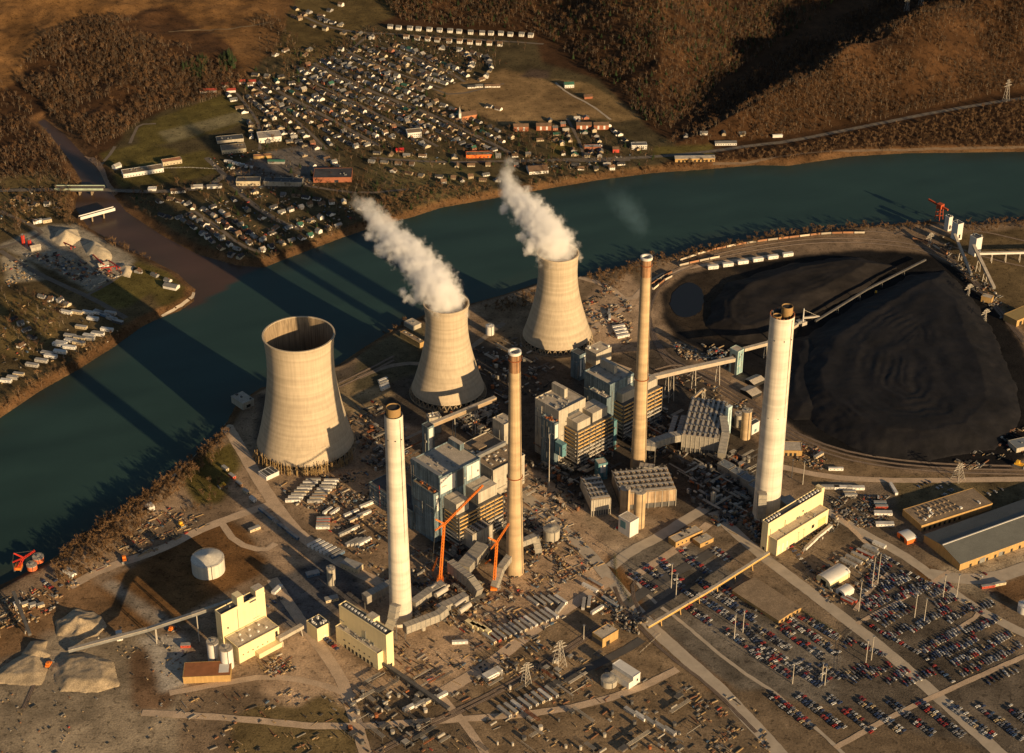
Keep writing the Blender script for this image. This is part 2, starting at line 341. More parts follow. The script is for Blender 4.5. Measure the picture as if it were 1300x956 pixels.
def ground_mat():
    m = bpy.data.materials.new('ground_cover'); m.use_nodes = True; nt = m.node_tree; L = nt.links; b = nt.nodes['Principled BSDF']
    b.inputs['Roughness'].default_value = .95; b.inputs['Specular IOR Level'].default_value = .1
    a = nd(nt, 'ShaderNodeVertexColor'); a.layer_name = 'cover'; geo = nd(nt, 'ShaderNodeNewGeometry')
    n1 = nd(nt, 'ShaderNodeTexNoise'); n1.inputs['Scale'].default_value = .45; n1.inputs['Detail'].default_value = 6; n1.inputs['Roughness'].default_value = .75
    n2 = nd(nt, 'ShaderNodeTexNoise'); n2.inputs['Scale'].default_value = .05; n2.inputs['Detail'].default_value = 4
    for n in (n1, n2): L.new(geo.outputs['Position'], n.inputs['Vector'])
    r1 = nd(nt, 'ShaderNodeMapRange'); r1.inputs[1].default_value = .33; r1.inputs[2].default_value = .67; r1.inputs[3].default_value = .62; r1.inputs[4].default_value = 1.35
    r2 = nd(nt, 'ShaderNodeMapRange'); r2.inputs[1].default_value = .3; r2.inputs[2].default_value = .7; r2.inputs[3].default_value = .75; r2.inputs[4].default_value = 1.25
    L.new(n1.outputs[0], r1.inputs[0]); L.new(n2.outputs[0], r2.inputs[0])
    mm = nd(nt, 'ShaderNodeMath', operation='MULTIPLY'); n3 = nd(nt, 'ShaderNodeTexNoise'); n3.inputs['Scale'].default_value = .16; n3.inputs['Detail'].default_value = 7; n3.inputs['Roughness'].default_value = .7; L.new(geo.outputs['Position'], n3.inputs['Vector'])
    r3 = nd(nt, 'ShaderNodeMapRange'); r3.inputs[1].default_value = .54; r3.inputs[2].default_value = .62; r3.inputs[3].default_value = 1; r3.inputs[4].default_value = .5; L.new(n3.outputs[0], r3.inputs[0])
    m0 = nd(nt, 'ShaderNodeMath', operation='MULTIPLY'); L.new(r1.outputs[0], m0.inputs[0]); L.new(r3.outputs[0], m0.inputs[1]); L.new(m0.outputs[0], mm.inputs[0]); L.new(r2.outputs[0], mm.inputs[1])
    vs = nd(nt, 'ShaderNodeVectorMath', operation='SCALE'); L.new(a.outputs[0], vs.inputs[0]); L.new(mm.outputs[0], vs.inputs['Scale'])
    L.new(vs.outputs[0], b.inputs['Base Color'])
    bp = nd(nt, 'ShaderNodeBump'); bp.inputs['Strength'].default_value = .6; bp.inputs['Distance'].default_value = 1.2
    L.new(n1.outputs[0], bp.inputs['Height']); L.new(bp.outputs[0], b.inputs['Normal'])
    return m
me.materials.append(ground_mat())
ground = bpy.data.objects.new('ground', me); COL.objects.link(ground); ground['kind'] = 'structure'

# ---------------------------------------------------------------- river
wxs = np.arange(-3000, 3001, 12.0); wys = np.arange(900, 3701, 12.0)
A_, B_ = np.meshgrid(wxs, wys); a_ = A_.ravel(); b_ = B_.ravel()
wm = bpy.data.meshes.new('river_water'); wm.vertices.add(a_.size)
wm.vertices.foreach_set('co', np.stack([a_, b_, np.full(a_.size, WZ)], 1).ravel().astype(np.float32))
n_ = len(wxs); ii = (np.arange(len(wys) - 1)[:, None] * n_ + np.arange(n_ - 1)[None, :]).ravel()
q = np.stack([ii, ii + 1, ii + 1 + n_, ii + n_], 1).astype(np.int32)
keep_c = a_[q].mean(1), b_[q].mean(1)
kk = inpoly(keep_c[0], keep_c[1], RIVER) | (dpoly(keep_c[0], keep_c[1], RIVER) < 25); q = q[kk]
wm.loops.add(q.size); wm.loops.foreach_set('vertex_index', q.ravel().astype(np.int32)); wm.polygons.add(len(q))
wm.polygons.foreach_set('loop_start', np.arange(0, q.size, 4, dtype=np.int32)); wm.update()
wa = wm.color_attributes.new('silt_gloss', 'FLOAT_COLOR', 'POINT')
SILT = PX([(246,392),(262,378),(300,356),(322,345),(345,330),(240,290),(140,240),(100,120),(-200,60),(-200,200),(80,300),(200,370)], WZ)
sx = a_ + 22 * (fbm(a_, b_, 60, 3, 71) - .5); sy = b_ + 22 * (fbm(a_, b_, 60, 3, 72) - .5)
ins = inpoly(sx, sy, SILT); dS = dpoly(a_, b_, SILT)
wcol = np.where(ins[:, None], np.array([[.075, .043, .028, 1]]), np.array([[.024, .050, .043, 1]]))
dR = dpoly(a_, b_, RIVER); edge = np.clip(1 - dR / 45, 0, 1)[:, None] * np.clip(fbm(a_, b_, 50, 4, 55) * 2.2 - .6, 0, 1)[:, None]
wcol[:, :3] = wcol[:, :3] * (1 - .6 * edge) + np.array([.048, .038, .022]) * .6 * edge
ua = a_ * .93 + b_ * .37; va = (b_ * .93 - a_ * .37) * 5
wcol[:, :3] *= (1 + .5 * (fbm(a_, b_ * 2.2, 160, 4, 81) - .47) + .45 * (fbm(ua, va, 120, 4, 82) - .47))[:, None]  # stretched noise paints varying gloss into the water colour
wa.data.foreach_set('color', wcol.ravel().astype(np.float32))
def water_mat():
    m = bpy.data.materials.new('river_water'); m.use_nodes = True; nt = m.node_tree; L = nt.links; b = nt.nodes['Principled BSDF']
    b.inputs['Roughness'].default_value = .3; b.inputs['Specular IOR Level'].default_value = .22; b.inputs['IOR'].default_value = 1.33
    a = nd(nt, 'ShaderNodeVertexColor'); a.layer_name = 'silt_gloss'; L.new(a.outputs[0], b.inputs['Base Color'])
    geo = nd(nt, 'ShaderNodeNewGeometry'); n1 = nd(nt, 'ShaderNodeTexNoise'); n1.inputs['Scale'].default_value = .12; n1.inputs['Detail'].default_value = 5
    L.new(geo.outputs['Position'], n1.inputs['Vector']); bp = nd(nt, 'ShaderNodeBump'); bp.inputs['Strength'].default_value = .12; bp.inputs['Distance'].default_value = .6
    L.new(n1.outputs[0], bp.inputs['Height']); L.new(bp.outputs[0], b.inputs['Normal'])
    return m
wm.materials.append(water_mat())
river = bpy.data.objects.new('river_water', wm); COL.objects.link(river); river['kind'] = 'structure'

# ---------------------------------------------------------------- trees
bark = mat('bark', (.12,.085,.058), .9, var=.2, rand=.6)
twig = mat('bare_twigs', (.080,.045,.024), .95, var=.35, scale=.012, rand=.6)
twig_bank = mat('bare_twigs_golden', (.15,.088,.043), .95, var=.25, scale=.03, rand=.4)
needle = mat('evergreen_needles', (.035,.055,.018), .95, var=.3, rand=.3)
def tree_parts(seed, h=14.0, w=4.6, n=95, tw=.26):
    rg = random.Random(seed); t = MB(); c = MB()
    top = Vector((rg.uniform(-.6,.6), rg.uniform(-.6,.6), h * .62)); t.tube((0,0,-1.5), top, .38, .17, 5, cap=False)
    tips = []
    for k in range(9):
        a = rg.uniform(0, 6.28); z0 = h * rg.uniform(.28, .6); p0 = top * (z0 / (h * .62))
        rr = w * rg.uniform(.5, 1.0); p1 = Vector((math.cos(a) * rr, math.sin(a) * rr, min(h * .98, z0 + h * rg.uniform(.18, .42))))
        t.tube(p0, p1, .12, .04, 3, cap=False); tips.append((p0, p1))
    for k in range(n):
        p0, p1 = rg.choice(tips); s = rg.uniform(.35, 1.0); p = p0.lerp(p1, s)
        d = Vector((rg.gauss(0, 1), rg.gauss(0, 1), rg.gauss(.75, .7))).normalized() * rg.uniform(1.3, 3.1)
        sd_ = d.cross(Vector((rg.gauss(0,1), rg.gauss(0,1), rg.gauss(0,1)))).normalized() * tw * rg.uniform(.5, 1.4)
        c.add([p - sd_, p + sd_, p + d], [(0, 1, 2)])
    return t, c
def fir_parts(seed, h=15.0, r=3.6, n=170):
    rg = random.Random(seed); t = MB(); c = MB(); t.tube((0,0,-1), (0,0,h*.9), .3, .06, 5, cap=False)
    for k in range(n):
        z = h * (1 - rg.random() ** .6 * .9); a = rg.uniform(0, 6.28); rr = r * (1 - z / h) + .3
        p = Vector((0, 0, z)); e = Vector((math.cos(a) * rr, math.sin(a) * rr, z - rr * .35)); s = Vector((-math.sin(a), math.cos(a), 0)) * rr * .3
        c.add([p, e - s, e + s], [(0, 1, 2)])
    return t, c
def proto_mesh(name, parts, mats):
    t, c = parts; m = MB(); m.add(t.v, t.f, 0); m.add(c.v, c.f, 1)
    me = bpy.data.meshes.new(name); me.from_pydata(m.v, [], m.f); me.polygons.foreach_set('material_index', m.m)
    for x in mats: me.materials.append(x)
    me.update(); return me
def make_forest(name, pts, scl, protos, label, cat='woods'):
    """many look-alike trees far off: instances on points"""
    coll = bpy.data.collections.new(name + '_kinds')
    for i, pm in enumerate(protos):
        po = bpy.data.objects.new('tree_kind', pm); coll.objects.link(po)
    me = bpy.data.meshes.new(name); me.vertices.add(len(pts)); me.vertices.foreach_set('co', np.asarray(pts, np.float32).ravel())
    at_ = me.attributes.new('sc', 'FLOAT', 'POINT'); at_.data.foreach_set('value', np.asarray(scl, np.float32)); me.update()
    o = bpy.data.objects.new(name, me); COL.objects.link(o); tag(o, label, cat, kind='stuff')
    ng = bpy.data.node_groups.new(name, 'GeometryNodeTree')
    ng.interface.new_socket('Geometry', in_out='INPUT', socket_type='NodeSocketGeometry'); ng.interface.new_socket('Geometry', in_out='OUTPUT', socket_type='NodeSocketGeometry')
    N = ng.nodes; gi = N.new('NodeGroupInput'); go = N.new('NodeGroupOutput'); ci = N.new('GeometryNodeCollectionInfo')
    ci.inputs['Collection'].default_value = coll; ci.inputs['Separate Children'].default_value = True
    ip = N.new('GeometryNodeInstanceOnPoints'); ip.inputs['Pick Instance'].default_value = True
    rv = N.new('FunctionNodeRandomValue'); rv.data_type = 'FLOAT_VECTOR'; rv.inputs[0].default_value = (0,0,0); rv.inputs[1].default_value = (.12,.12,6.28)
    na = N.new('GeometryNodeInputNamedAttribute'); na.data_type = 'FLOAT'; na.inputs[0].default_value = 'sc'
    L = ng.links; L.new(gi.outputs[0], ip.inputs['Points']); L.new(ci.outputs[0], ip.inputs['Instance']); L.new(rv.outputs[0], ip.inputs['Rotation'])
    L.new(na.outputs[0], ip.inputs['Scale']); L.new(ip.outputs[0], go.inputs[0])
    md = o.modifiers.new('trees', 'NODES'); md.node_group = ng
    return o
twig_grey = mat('bare_twigs_grey', (.080,.060,.042), .95, var=.3, scale=.012, rand=.5); twig_gold = mat('bare_twigs_russet', (.125,.066,.028), .95, var=.3, scale=.012, rand=.5)
pale_bark = mat('pale_bark', (.25,.20,.145), .9, var=.2, rand=.3)
bare_protos = [proto_mesh('bare_tree', tree_parts(i, [13,15,17,11,14,19,12][i], [4.2,5.2,4.4,4.8,3.2,5.6,5.4][i], [95,120,80,95,60,130,95][i]), [[bark,bark,bark,bark,pale_bark,bark,pale_bark][i], [twig,twig_grey,twig,twig_gold,twig_grey,twig_gold,twig][i]]) for i in range(7)]
bank_protos = [proto_mesh('bank_tree', tree_parts(20 + i, 10 + i % 3 * 2, 4.0 + i % 2, 120, .22), [bark, twig_bank]) for i in range(4)]
fir_protos = [proto_mesh('fir_tree', fir_parts(40 + i), [bark, needle]) for i in range(2)]
rs = np.random.RandomState(5)
def scatter(polys, holes=(), step=8.0, dens=None, zmin=-5.5):
    P = [PX(p) for p in polys]; allp = np.array([q for p in P for q in p])
    xs = np.arange(max(allp[:,0].min(), -1500), min(allp[:,0].max(), 1500), step); ys = np.arange(allp[:,1].min(), min(allp[:,1].max(), 4300), step)
    x, y = np.meshgrid(xs, ys); x = x.ravel(); y = y.ravel(); x = x + rs.uniform(-.5, .5, x.size) * step; y = y + rs.uniform(-.5, .5, y.size) * step
    m = np.zeros(x.size, bool); jx = (fbm(x, y, 40, 3, 61) - .47) * 30
    for p in P: m |= inpoly(x + jx, y + jx, p)
    for h_ in holes: m &= ~inpoly(x + jx * .4, y + jx * .4, PX(h_))
    m &= ~inpoly(x, y, RIVER)
    if dens: m &= rs.rand(x.size) < dens(x, y)
    x = x[m]; y = y[m]; z = height(x, y); k = z > zmin
    return np.stack([x[k], y[k], z[k]], 1)
GRASSY = [(-2000,-300),(-800,-300),(300,-300),(430,-100),(380,0),(350,60),(310,100),(290,60),(220,20),(140,45),(60,70),(20,110),(-60,130),(-900,160)]
PATCH = lambda x, y: np.clip(fbm(x, y, 75, 4, 101) * 4.2 - 1.35, .06, 1)
w1_ = scatter([[(55,64),(110,44),(170,40),(200,60),(240,68),(300,84),(330,100),(250,134),(190,145),(165,165),(112,196),(80,160),(45,130),(22,100)]], step=4.6, dens=PATCH)
w2_ = scatter([[(-900,300),(-900,150),(0,105),(30,130),(50,160),(80,195),(95,240),(0,226),(-200,260)]], step=7, dens=PATCH)
w3_ = scatter([[(-60,34),(-60,-120),(60,-120),(150,-40),(120,2),(60,12),(20,20)]], step=9)
make_forest('woodland', np.concatenate([w1_, w2_, w3_]), rs.uniform(.35, .85, len(w1_) + len(w2_) + len(w3_)), bare_protos, 'bare brown woods on the flank of the grassy hill beside the creek')
w4_ = scatter([[(440,-60),(490,5),(510,30),(600,34),(690,48),(725,75),(780,112),(812,150),(840,172),(870,150),(925,98),(1010,38),(1100,-22),(1200,-80),(1300,-220),(500,-330)]], step=5.2, dens=lambda x, y: np.clip(fbm(x, y, 60, 4, 102) * 4 - 1.0, .25, 1))
make_forest('valley_woodland', w4_, rs.uniform(.4, .85, len(w4_)), bare_protos + [fir_protos[0]], 'bare brown woods covering the hillside above the town and valley')
w5_ = scatter([[(835,188),(900,183),(1000,172),(1100,155),(1200,134),(1300,112),(1800,60),(2000,-250),(1400,-150),(1230,-60),(1110,5),(1010,50),(930,108),(870,155)]], step=5, dens=lambda x, y: np.clip(fbm(x, y, 60, 4, 103) * 4 - 1.1, .2, 1))
make_forest('ridge_woodland', w5_, rs.uniform(.38, .82, len(w5_)), bare_protos, 'bare russet woods covering the ridge above the far river road')
w6_ = scatter([[(905,200),(1000,190),(1100,168),(1300,128),(1500,110),(1500,184),(1300,190),(1080,196),(1000,208),(905,212)]], step=8.5, zmin=-4.5)
make_forest('riverside_woodland', w6_, rs.uniform(.5, .95, len(w6_)), bank_protos, 'scrubby russet trees between the far river road and the water')
# ================================================================ the power station
AZ = R(42.5)
concrete = mat('tower_concrete', (.48,.395,.285), .9, var=.08, scale=.03, streak=.10, bands=.15, band_h=4)
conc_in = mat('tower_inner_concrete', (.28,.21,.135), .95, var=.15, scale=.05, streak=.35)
conc_leg = mat('raw_concrete', (.27,.21,.14), .9, var=.2)
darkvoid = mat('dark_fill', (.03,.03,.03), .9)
tanstack = mat('tan_stack_concrete', (.52,.38,.225), .88, var=.10, scale=.05, streak=.14, bands=.20, band_h=7)
rust = mat('rust', (.26,.09,.035), .9, var=.35, scale=.4)
whitestack = mat('white_stack_concrete', (.66,.60,.50), .8, var=.08, scale=.05, streak=.12, bands=.17, band_h=6)
flue_m = mat('flue_liner', (.30,.19,.08), .7, var=.2)
capm = mat('pale_cap_ring', (.62,.60,.55), .6)
steel = mat('galvanised_steel', (.27,.27,.26), .55, metal=.4, var=.2)
dsteel = mat('dark_steelwork', (.10,.095,.09), .7, var=.3)
lsteel = mat('pale_steelwork', (.44,.40,.34), .7, var=.15)
tansteel = mat('tan_duct_bands', (.56,.35,.13), .7, var=.2, scale=.3)
duct = mat('duct_cladding', (.36,.33,.28), .55, metal=.2, var=.18, scale=.2, fine=.15)
blue = mat('blue_cladding', (.15,.205,.235), .7, var=.30, scale=.08, streak=.5, fine=.2)
teal = mat('teal_cladding', (.11,.24,.27), .5, var=.1, streak=.15)
greyclad = mat('grey_cladding', (.42,.38,.31), .75, var=.15, scale=.1, streak=.2)
roofm = mat('tan_flat_roof', (.46,.40,.32), .9, var=.22, scale=.12, fine=.25)
roofb = mat('brown_flat_roof', (.26,.195,.13), .92, var=.25, scale=.1, fine=.3)
roofd = mat('dark_flat_roof', (.07,.075,.08), .85, var=.3, scale=.1)
roofg = mat('grey_sheet_roof', (.13,.135,.125), .7, var=.14, scale=.05, fine=.15)
yellow = mat('yellow_cladding', (.76,.64,.38), .6, var=.05, scale=.1, streak=.06)
yelloww = mat('ochre_wall', (.44,.28,.11), .7, var=.1, streak=.15)
white = mat('white_paint', (.66,.64,.60), .55, var=.07, streak=.08)
whitep = mat('white_sheet', (.62,.60,.56), .5, var=.08)
redm = mat('red_paint', (.50,.035,.02), .6, var=.2)
orange = mat('orange_paint', (.72,.20,.03), .55, var=.15)
glass = mat('dark_glass', (.03,.035,.045), .2, var=.2, spec=.5)
opening = mat('dark_opening', (.02,.02,.02), .9)
rustwall = mat('rust_stained_wall', (.42,.30,.19), .9, var=.35, scale=.06, streak=.5)
greenp = mat('green_paint', (.06,.22,.12), .6)

def cooling_tower(px, py, h, r_base, r_th, r_top, label, scaffold=False):
    X, Y = at(px, py, h); t = empty('cooling_tower', (X, Y, 0), 0, label, 'cooling tower', 'hyperbolic cooling towers by the river')
    zl = 7.5; zt = h * .80; prof = []
    n = 40
    for i in range(n + 1):
        z = zl + (h - zl) * i / n
        if z < zt: b = (zt - zl) / math.sqrt((r_base / r_th) ** 2 - 1)
        else: b = (h - zt) / math.sqrt((r_top / r_th) ** 2 - 1)
        prof.append((r_th * math.sqrt(1 + ((z - zt) / b) ** 2), z))
    m = MB(); m.lathe(prof, 96); m.build('shell', concrete, t, True)
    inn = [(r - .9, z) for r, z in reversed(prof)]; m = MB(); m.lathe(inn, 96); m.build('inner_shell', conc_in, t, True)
    m = MB(); m.lathe([(r_top - 1.2, h - .1), (r_top - 1.2, h + .8), (r_top + .7, h + .8), (r_top + .7, h - 1.2), (r_top, h - 1.3)], 96); m.build('rim', concrete, t)
    m = MB(); m.lathe([(r_base + 3, 0), (r_base + 3, 1.6), (r_base + 2, 1.6), (r_base + 2, .5), (.1, .5)], 64); m.build('basin', conc_leg, t)
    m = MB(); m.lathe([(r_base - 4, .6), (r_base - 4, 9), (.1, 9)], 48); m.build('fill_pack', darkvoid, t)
    k = 40
    for i in range(k):
        a = 2 * math.pi * i / k; rb = r_base + 2.2; c = MB()
        for s in (-1, 1):
            a2 = a + s * math.pi / k
            c.beam((rb * math.cos(a), rb * math.sin(a), .5), (r_base * math.cos(a2), r_base * math.sin(a2), zl + .4), .95)
        c.build('support_column', conc_leg, t)
    if scaffold:
        m = MB(); rg = random.Random(3)
        for i in range(170):
            a = rg.uniform(-2.75, -.4); r = r_base + rg.uniform(3, 9); hh = rg.uniform(4, 15)
            p = (r * math.cos(a), r * math.sin(a), 0); m.beam(p, (p[0] * .985, p[1] * .985, hh), .5)
            if i % 3 == 0:
                a2 = a + .05; m.beam((p[0], p[1], hh * .7), (r * math.cos(a2), r * math.sin(a2), hh * .7), .3)
        m.build('scaffold', mat('scaffold_timber', (.30,.20,.09), .9, var=.3), t)
        m = MB()
        for i in range(10): m.beam((0,0,0), (0,0,0), .1)
    return t
ct3 = cooling_tower(379, 424.5, 151, 57, 38.5, 40.8, 'largest beige cooling tower, at the left, with a dark open mouth and no steam', True)
ct2 = cooling_tower(566.5, 385, 125, 45, 25.5, 27.2, 'middle beige cooling tower pouring steam, behind the slim stack nearest the blue boiler house')
ct1 = cooling_tower(708.5, 321, 125, 44.5, 25, 26.3, 'farthest beige cooling tower, steaming beside the river at the bend')

def chimney(px, py, h, r0, r1, kind, label):
    X, Y = at(px, py, h); t = empty('chimney', (X, Y, 0), 0, label, 'chimney', 'tall power station chimneys')
    prof = []; n = 24
    for i in range(n + 1):
        s = i / n; prof.append((r1 + (r0 - r1) * (1 - s) ** 1.5, h * s))
    m = MB()
    if kind == 'tan':
        k = int(n * .93); m.lathe(prof[:k + 1], 36); m.build('shaft', tanstack, t, True)
        top = mat('sooty_stack_top', (.34,.19,.10), .9, var=.3, scale=.12, streak=.5)
        m = MB(); m.lathe(prof[k:], 36); m.build('stained_top', top, t, True)
        m = MB(); m.lathe([(r1 - .3, h - 3), (r1 + .7, h - 2.4), (r1 + .7, h + .4), (r1 - 1.0, h + .4), (r1 - 1.2, h - 6)], 36); m.build('cap_ring', capm, t)
        m = MB(); m.disc(r1 - 1.1, h - 5, 24); m.build('flue_mouth', darkvoid, t)
        for z in (h * .965, h * .45):
            m = MB(); rr = r1 + (r0 - r1) * (1 - z / h) ** 1.5
            m.lathe([(rr, z), (rr + 1.0, z), (rr + 1.0, z + .8), (rr, z + .8)], 36); m.build('platform', rust, t)
        m = MB(); aa = -.6
        for z0, z1 in ((2, h * .5), (h * .5, h - 1)):
            f = lambda z: (r1 + (r0 - r1) * (1 - z / h) ** 1.5) + .35
            m.beam((f(z0) * math.cos(aa), f(z0) * math.sin(aa), z0), (f(z1) * math.cos(aa), f(z1) * math.sin(aa), z1), .5)
        m.build('ladder', dsteel, t)
    else:
        m.lathe(prof, 48); m.build('shaft', whitestack, t, True)
        m = MB(); m.lathe([(r1 - 1.2, h), (r1 - 1.2, h - 4), (.1, h - 4)], 48); m.lathe([(r1, h), (r1 - 1.2, h)], 48); m.build('inner_deck', roofd, t)
        fl = [(0, 0, r1 * .78)] if kind == 'one' else [(r1 * .38, .2 * r1, r1 * .47), (-r1 * .45, -.2 * r1, r1 * .36)]
        for i, (fx_, fy_, fr) in enumerate(fl):
            hh = h + (8.5 if i == 0 else .5); f = MB(); f.lathe([(fr, h - 4), (fr, hh), (fr - .5, hh), (fr - .5, hh - 6), (.1, hh - 6)], 32, 0, fx_, fy_)
            fo = f.build('flue', flue_m, t, False)
            f = MB(); f.disc(fr - .6, hh - 1.2, 24, fx_, fy_); f.build('flue_mouth', darkvoid, fo)
        if kind == 'two':
            m = MB()
            for k in range(20):
                a = k / 20 * 2 * math.pi; m.box(-.5, .5, -.3, .3, h, h + 1.1)
                m.v[-8:] = [(r1 * .98 * math.cos(a) + x, r1 * .98 * math.sin(a) + y, z) for x, y, z in m.v[-8:]]
            m.build('rim_marker', rust, t)
        m = MB()
        for zz in (h * .9, h * .53):
            for a in (-2.2, -1.4, -.7): m.tube((r1 * .97 * math.cos(a), r1 * .97 * math.sin(a), zz), ((r1 + .8) * math.cos(a), (r1 + .8) * math.sin(a), zz), .7, n=6)
        m.build('access_hatch', dsteel, t)
        m = MB(); m.beam((r0 * .9 * math.cos(-.8), r0 * .9 * math.sin(-.8), 1), ((r1 + .3) * math.cos(-.8), (r1 + .3) * math.sin(-.8), h - 2), .45); m.build('ladder', dsteel, t)
    return t
chimney(653.5, 446, 272, 9.8, 5.9, 'tan', 'slim tan concrete chimney with rust stained top beside the orange cranes')
chimney(821, 326, 278, 9.2, 5.9, 'tan', 'slim tan concrete chimney with rust stained top between the centre and rear boiler houses')
chimney(499.5, 526, 250, 11.8, 9.0, 'one', 'white chimney with one golden flue standing before the blue boiler house')
chimney(993.5, 399, 258, 15.0, 12.8, 'two', 'thickest white chimney, with two flues, standing beside the black coal yard')

def block(name, label, cat, F, wall=greyclad, roof=roofm, parapet=1.0, extras=(), group=None, base=0.0, parts=True):
    C, a, w, d, h = F; t = empty(name, (C[0], C[1], 0), a, label, cat, group)
    m = MB(); m.box(0, w, 0, d, base, h); m.build('wall', wall, t)
    m = MB(); m.box(.0, w, .0, d, h + .01, h + .25)
    p = parapet
    if p:
        for x0, x1, y0, y1 in ((-.25, w + .25, -.25, .35), (-.25, w + .25, d - .35, d + .25), (-.25, .35, .36, d - .36), (w - .35, w + .25, .36, d - .36)):
            m.box(x0, x1, y0, y1, h - .6, h + p, 1)
    m.build('roof', [roof, wall], t)
    if h > 20 and wall not in (white,): facade_gear(t, w, d, h, base, wall is yellow)
    for e in extras: e(t, w, d, h)
    return t
def facade_gear(t, w, d, h, base, sparse):
    rg = random.Random(int(w * 31 + h * 7)); m = MB(); n = int((w + d) / (14 if sparse else 3.2))
    for _ in range(n):
        f = rg.random() < w / (w + d); L = w if f else d; q = rg.uniform(.03, .97) * L; k = rg.random()
        if k < .4: z0 = rg.uniform(base, h * .5); z1 = rg.uniform(h * .5, h * .97); a = (q, q + .5, -.55, -.05, z0, z1)
        elif k < .7: z0 = rg.uniform(base + 2, h * .9); l = rg.uniform(3, L * .4); a = (q, min(L, q + l), -.6, -.05, z0, z0 + .5)
        else: z0 = rg.uniform(base + 2, h * .9); a = (q, q + rg.uniform(.8, 2.2), -rg.uniform(.4, 1.3), -.05, z0, z0 + rg.uniform(.8, 2.5))
        if f: m.box(*a, rg.choice([0, 0, 1, 2]))
        else: m.box(a[2], a[3], a[0], a[1], a[4], a[5], rg.choice([0, 0, 1, 2]))
    if n and m.v: m.build('wall_pipework', [steel, dsteel, lsteel], t)
def vents(n, s=2.0, hh=1.6, mt=None, seed=1):
    def f(t, w, d, h):
        rg = random.Random(seed)
        for _ in range(n):
            x = rg.uniform(.08, .86) * w; y = rg.uniform(.08, .86) * d; a = s * rg.uniform(.5, 1.3); b = s * rg.uniform(.5, 1.6)
            m = MB(); m.box(x, x + a, y, y + b, h + .25, h + .25 + hh * rg.uniform(.5, 1.3)); m.build('roof_vent', mt or steel, t)
    return f
def ventrow(n, y, s=2.0, x0=.05, x1=.95, along='x', mt=None):
    def f(t, w, d, h):
        for i in range(n):
            q = x0 + (x1 - x0) * (i + .5) / n; m = MB()
            if along == 'x': m.box(q * w - s / 2, q * w + s / 2, y * d - s / 2, y * d + s / 2, h + .25, h + 1.8)
            else: m.box(y * w - s / 2, y * w + s / 2, q * d - s / 2, q * d + s / 2, h + .25, h + 1.8)
            m.build('roof_vent', mt or whitep, t)
    return f
def doors(lst, mt=opening, name='door'):
    """x or y position as a share of the face, width, sill, head"""
    def f(t, w, d, h):
        for face, q, ww, z0, z1 in lst:
            m = MB()
            if face == 's': m.box(q * w - ww / 2, q * w + ww / 2, -.12, .1, z0, z1)
            else: m.box(-.12, .1, q * d - ww / 2, q * d + ww / 2, z0, z1)
            m.build(name, mt, t)
    return f
def bands(face, n, z0, z1, wall, th=.5, name='wall_seam'):
    def f(t, w, d, h):
        for i in range(n):
            z = z0 + (z1 - z0) * i / max(n - 1, 1); m = MB()
            if face == 's': m.box(0, w, -.18, -.01, z, z + th)
            else: m.box(-.18, -.01, 0, d, z, z + th)
            m.build(name, wall, t)
    return f
def sub(name, x0, x1, y0, y1, z1, wall, roof=None, z0=None, share=True):
    def f(t, w, d, h):
        m = MB(); a = (x0 * w, x1 * w, y0 * d, y1 * d) if share else (x0, x1, y0, y1)
        m.box(*a, h + .25 if z0 is None else z0, z1, 0, 1); m.build(name, [wall, roof or roofm], t)
    return f
# -- boiler house of the left unit (blue)
F = fit((558,608.7), (610,583), (522,584.5), h=82, az=42.5)
block('boiler_house', 'tall blue boiler house with tan roof, in front of the largest cooling tower', 'boiler house', F, blue, roofm, 1.6,
      [vents(14, 2.4, 1.4, steel, 4), doors([('s', .20, 21, 62, 81), ('s', .82, 18, 62, 81)], white, 'pale_panel'), doors([('s', .51, 10, 60, 82.5)], roofd, 'recess'),
       sub('parapet_gallery', -.005, .08, .02, .98, 86, blue, steel), sub('roof_house', .9, 1.0, .55, .95, 90, blue, roofm),
       bands('w', 3, 22, 66, greyclad, .5)], 'blue sided boiler houses')
F = fit((550.5,628.8), (556,626), (523,611), h=63, az=42.5, w=16)
block('bunker_bay', 'narrow blue bay below the tall blue boiler house, topped by a rusty machinery deck', 'bunker bay', F, blue, roofb, 1.2, [vents(16, 2.5, 2.6, rust, 5), doors([('s', .5, 9, 40, 60)], white, 'pale_panel')])
F = fit((523,650), None, (468,613.5), h=24, az=42.5, w=30)
block('turbine_hall', 'low blue turbine hall at the foot of the tall blue boiler house', 'turbine hall', F, blue, roofd, 1.0, [vents(6, 3, 2, steel, 6), doors([('w', .75, 1.2, 2, 30)], redm, 'red_pipe')])
F = fit((626,598.6), (664,577), (584,566), h=38, az=42.5)
block('turbine_hall', 'long brown roofed turbine hall between the blue boiler house and the centre boiler house', 'turbine hall', F, greyclad, roofb, 1.4, [vents(16, 3, 1.6, lsteel, 7), sub('pipe_bridge', .02, .98, .46, .52, 42.5, steel, steel), sub('roof_house', .3, .55, .62, .82, 42, roofb, roofb)])
block('penthouse', 'grey lift tower behind the slim chimney beside the brown roofed turbine hall', 'tower building', fit((640,540), (652,533), (626,531), h=52, az=42.5), greyclad, roofm, 1, [vents(3, 2, 2, steel, 8)])
block('transfer_house', 'blue and white coal transfer house at the foot of the middle cooling tower', 'transfer house', fit((543,544), (550.5,540), (536,539), h=42, az=42.5), blue, roofd, 1, [doors([('s', .5, 6, 2, 40)], white, 'pale_panel')])
block('gas_heater_house', 'small blue and grey roofed house next to the coal transfer house by the middle tower', 'plant building', fit((545,532), (560,529), (541,526), h=22, az=20), greyclad, roofm, .8, [vents(3, 2, 2, white, 9)])

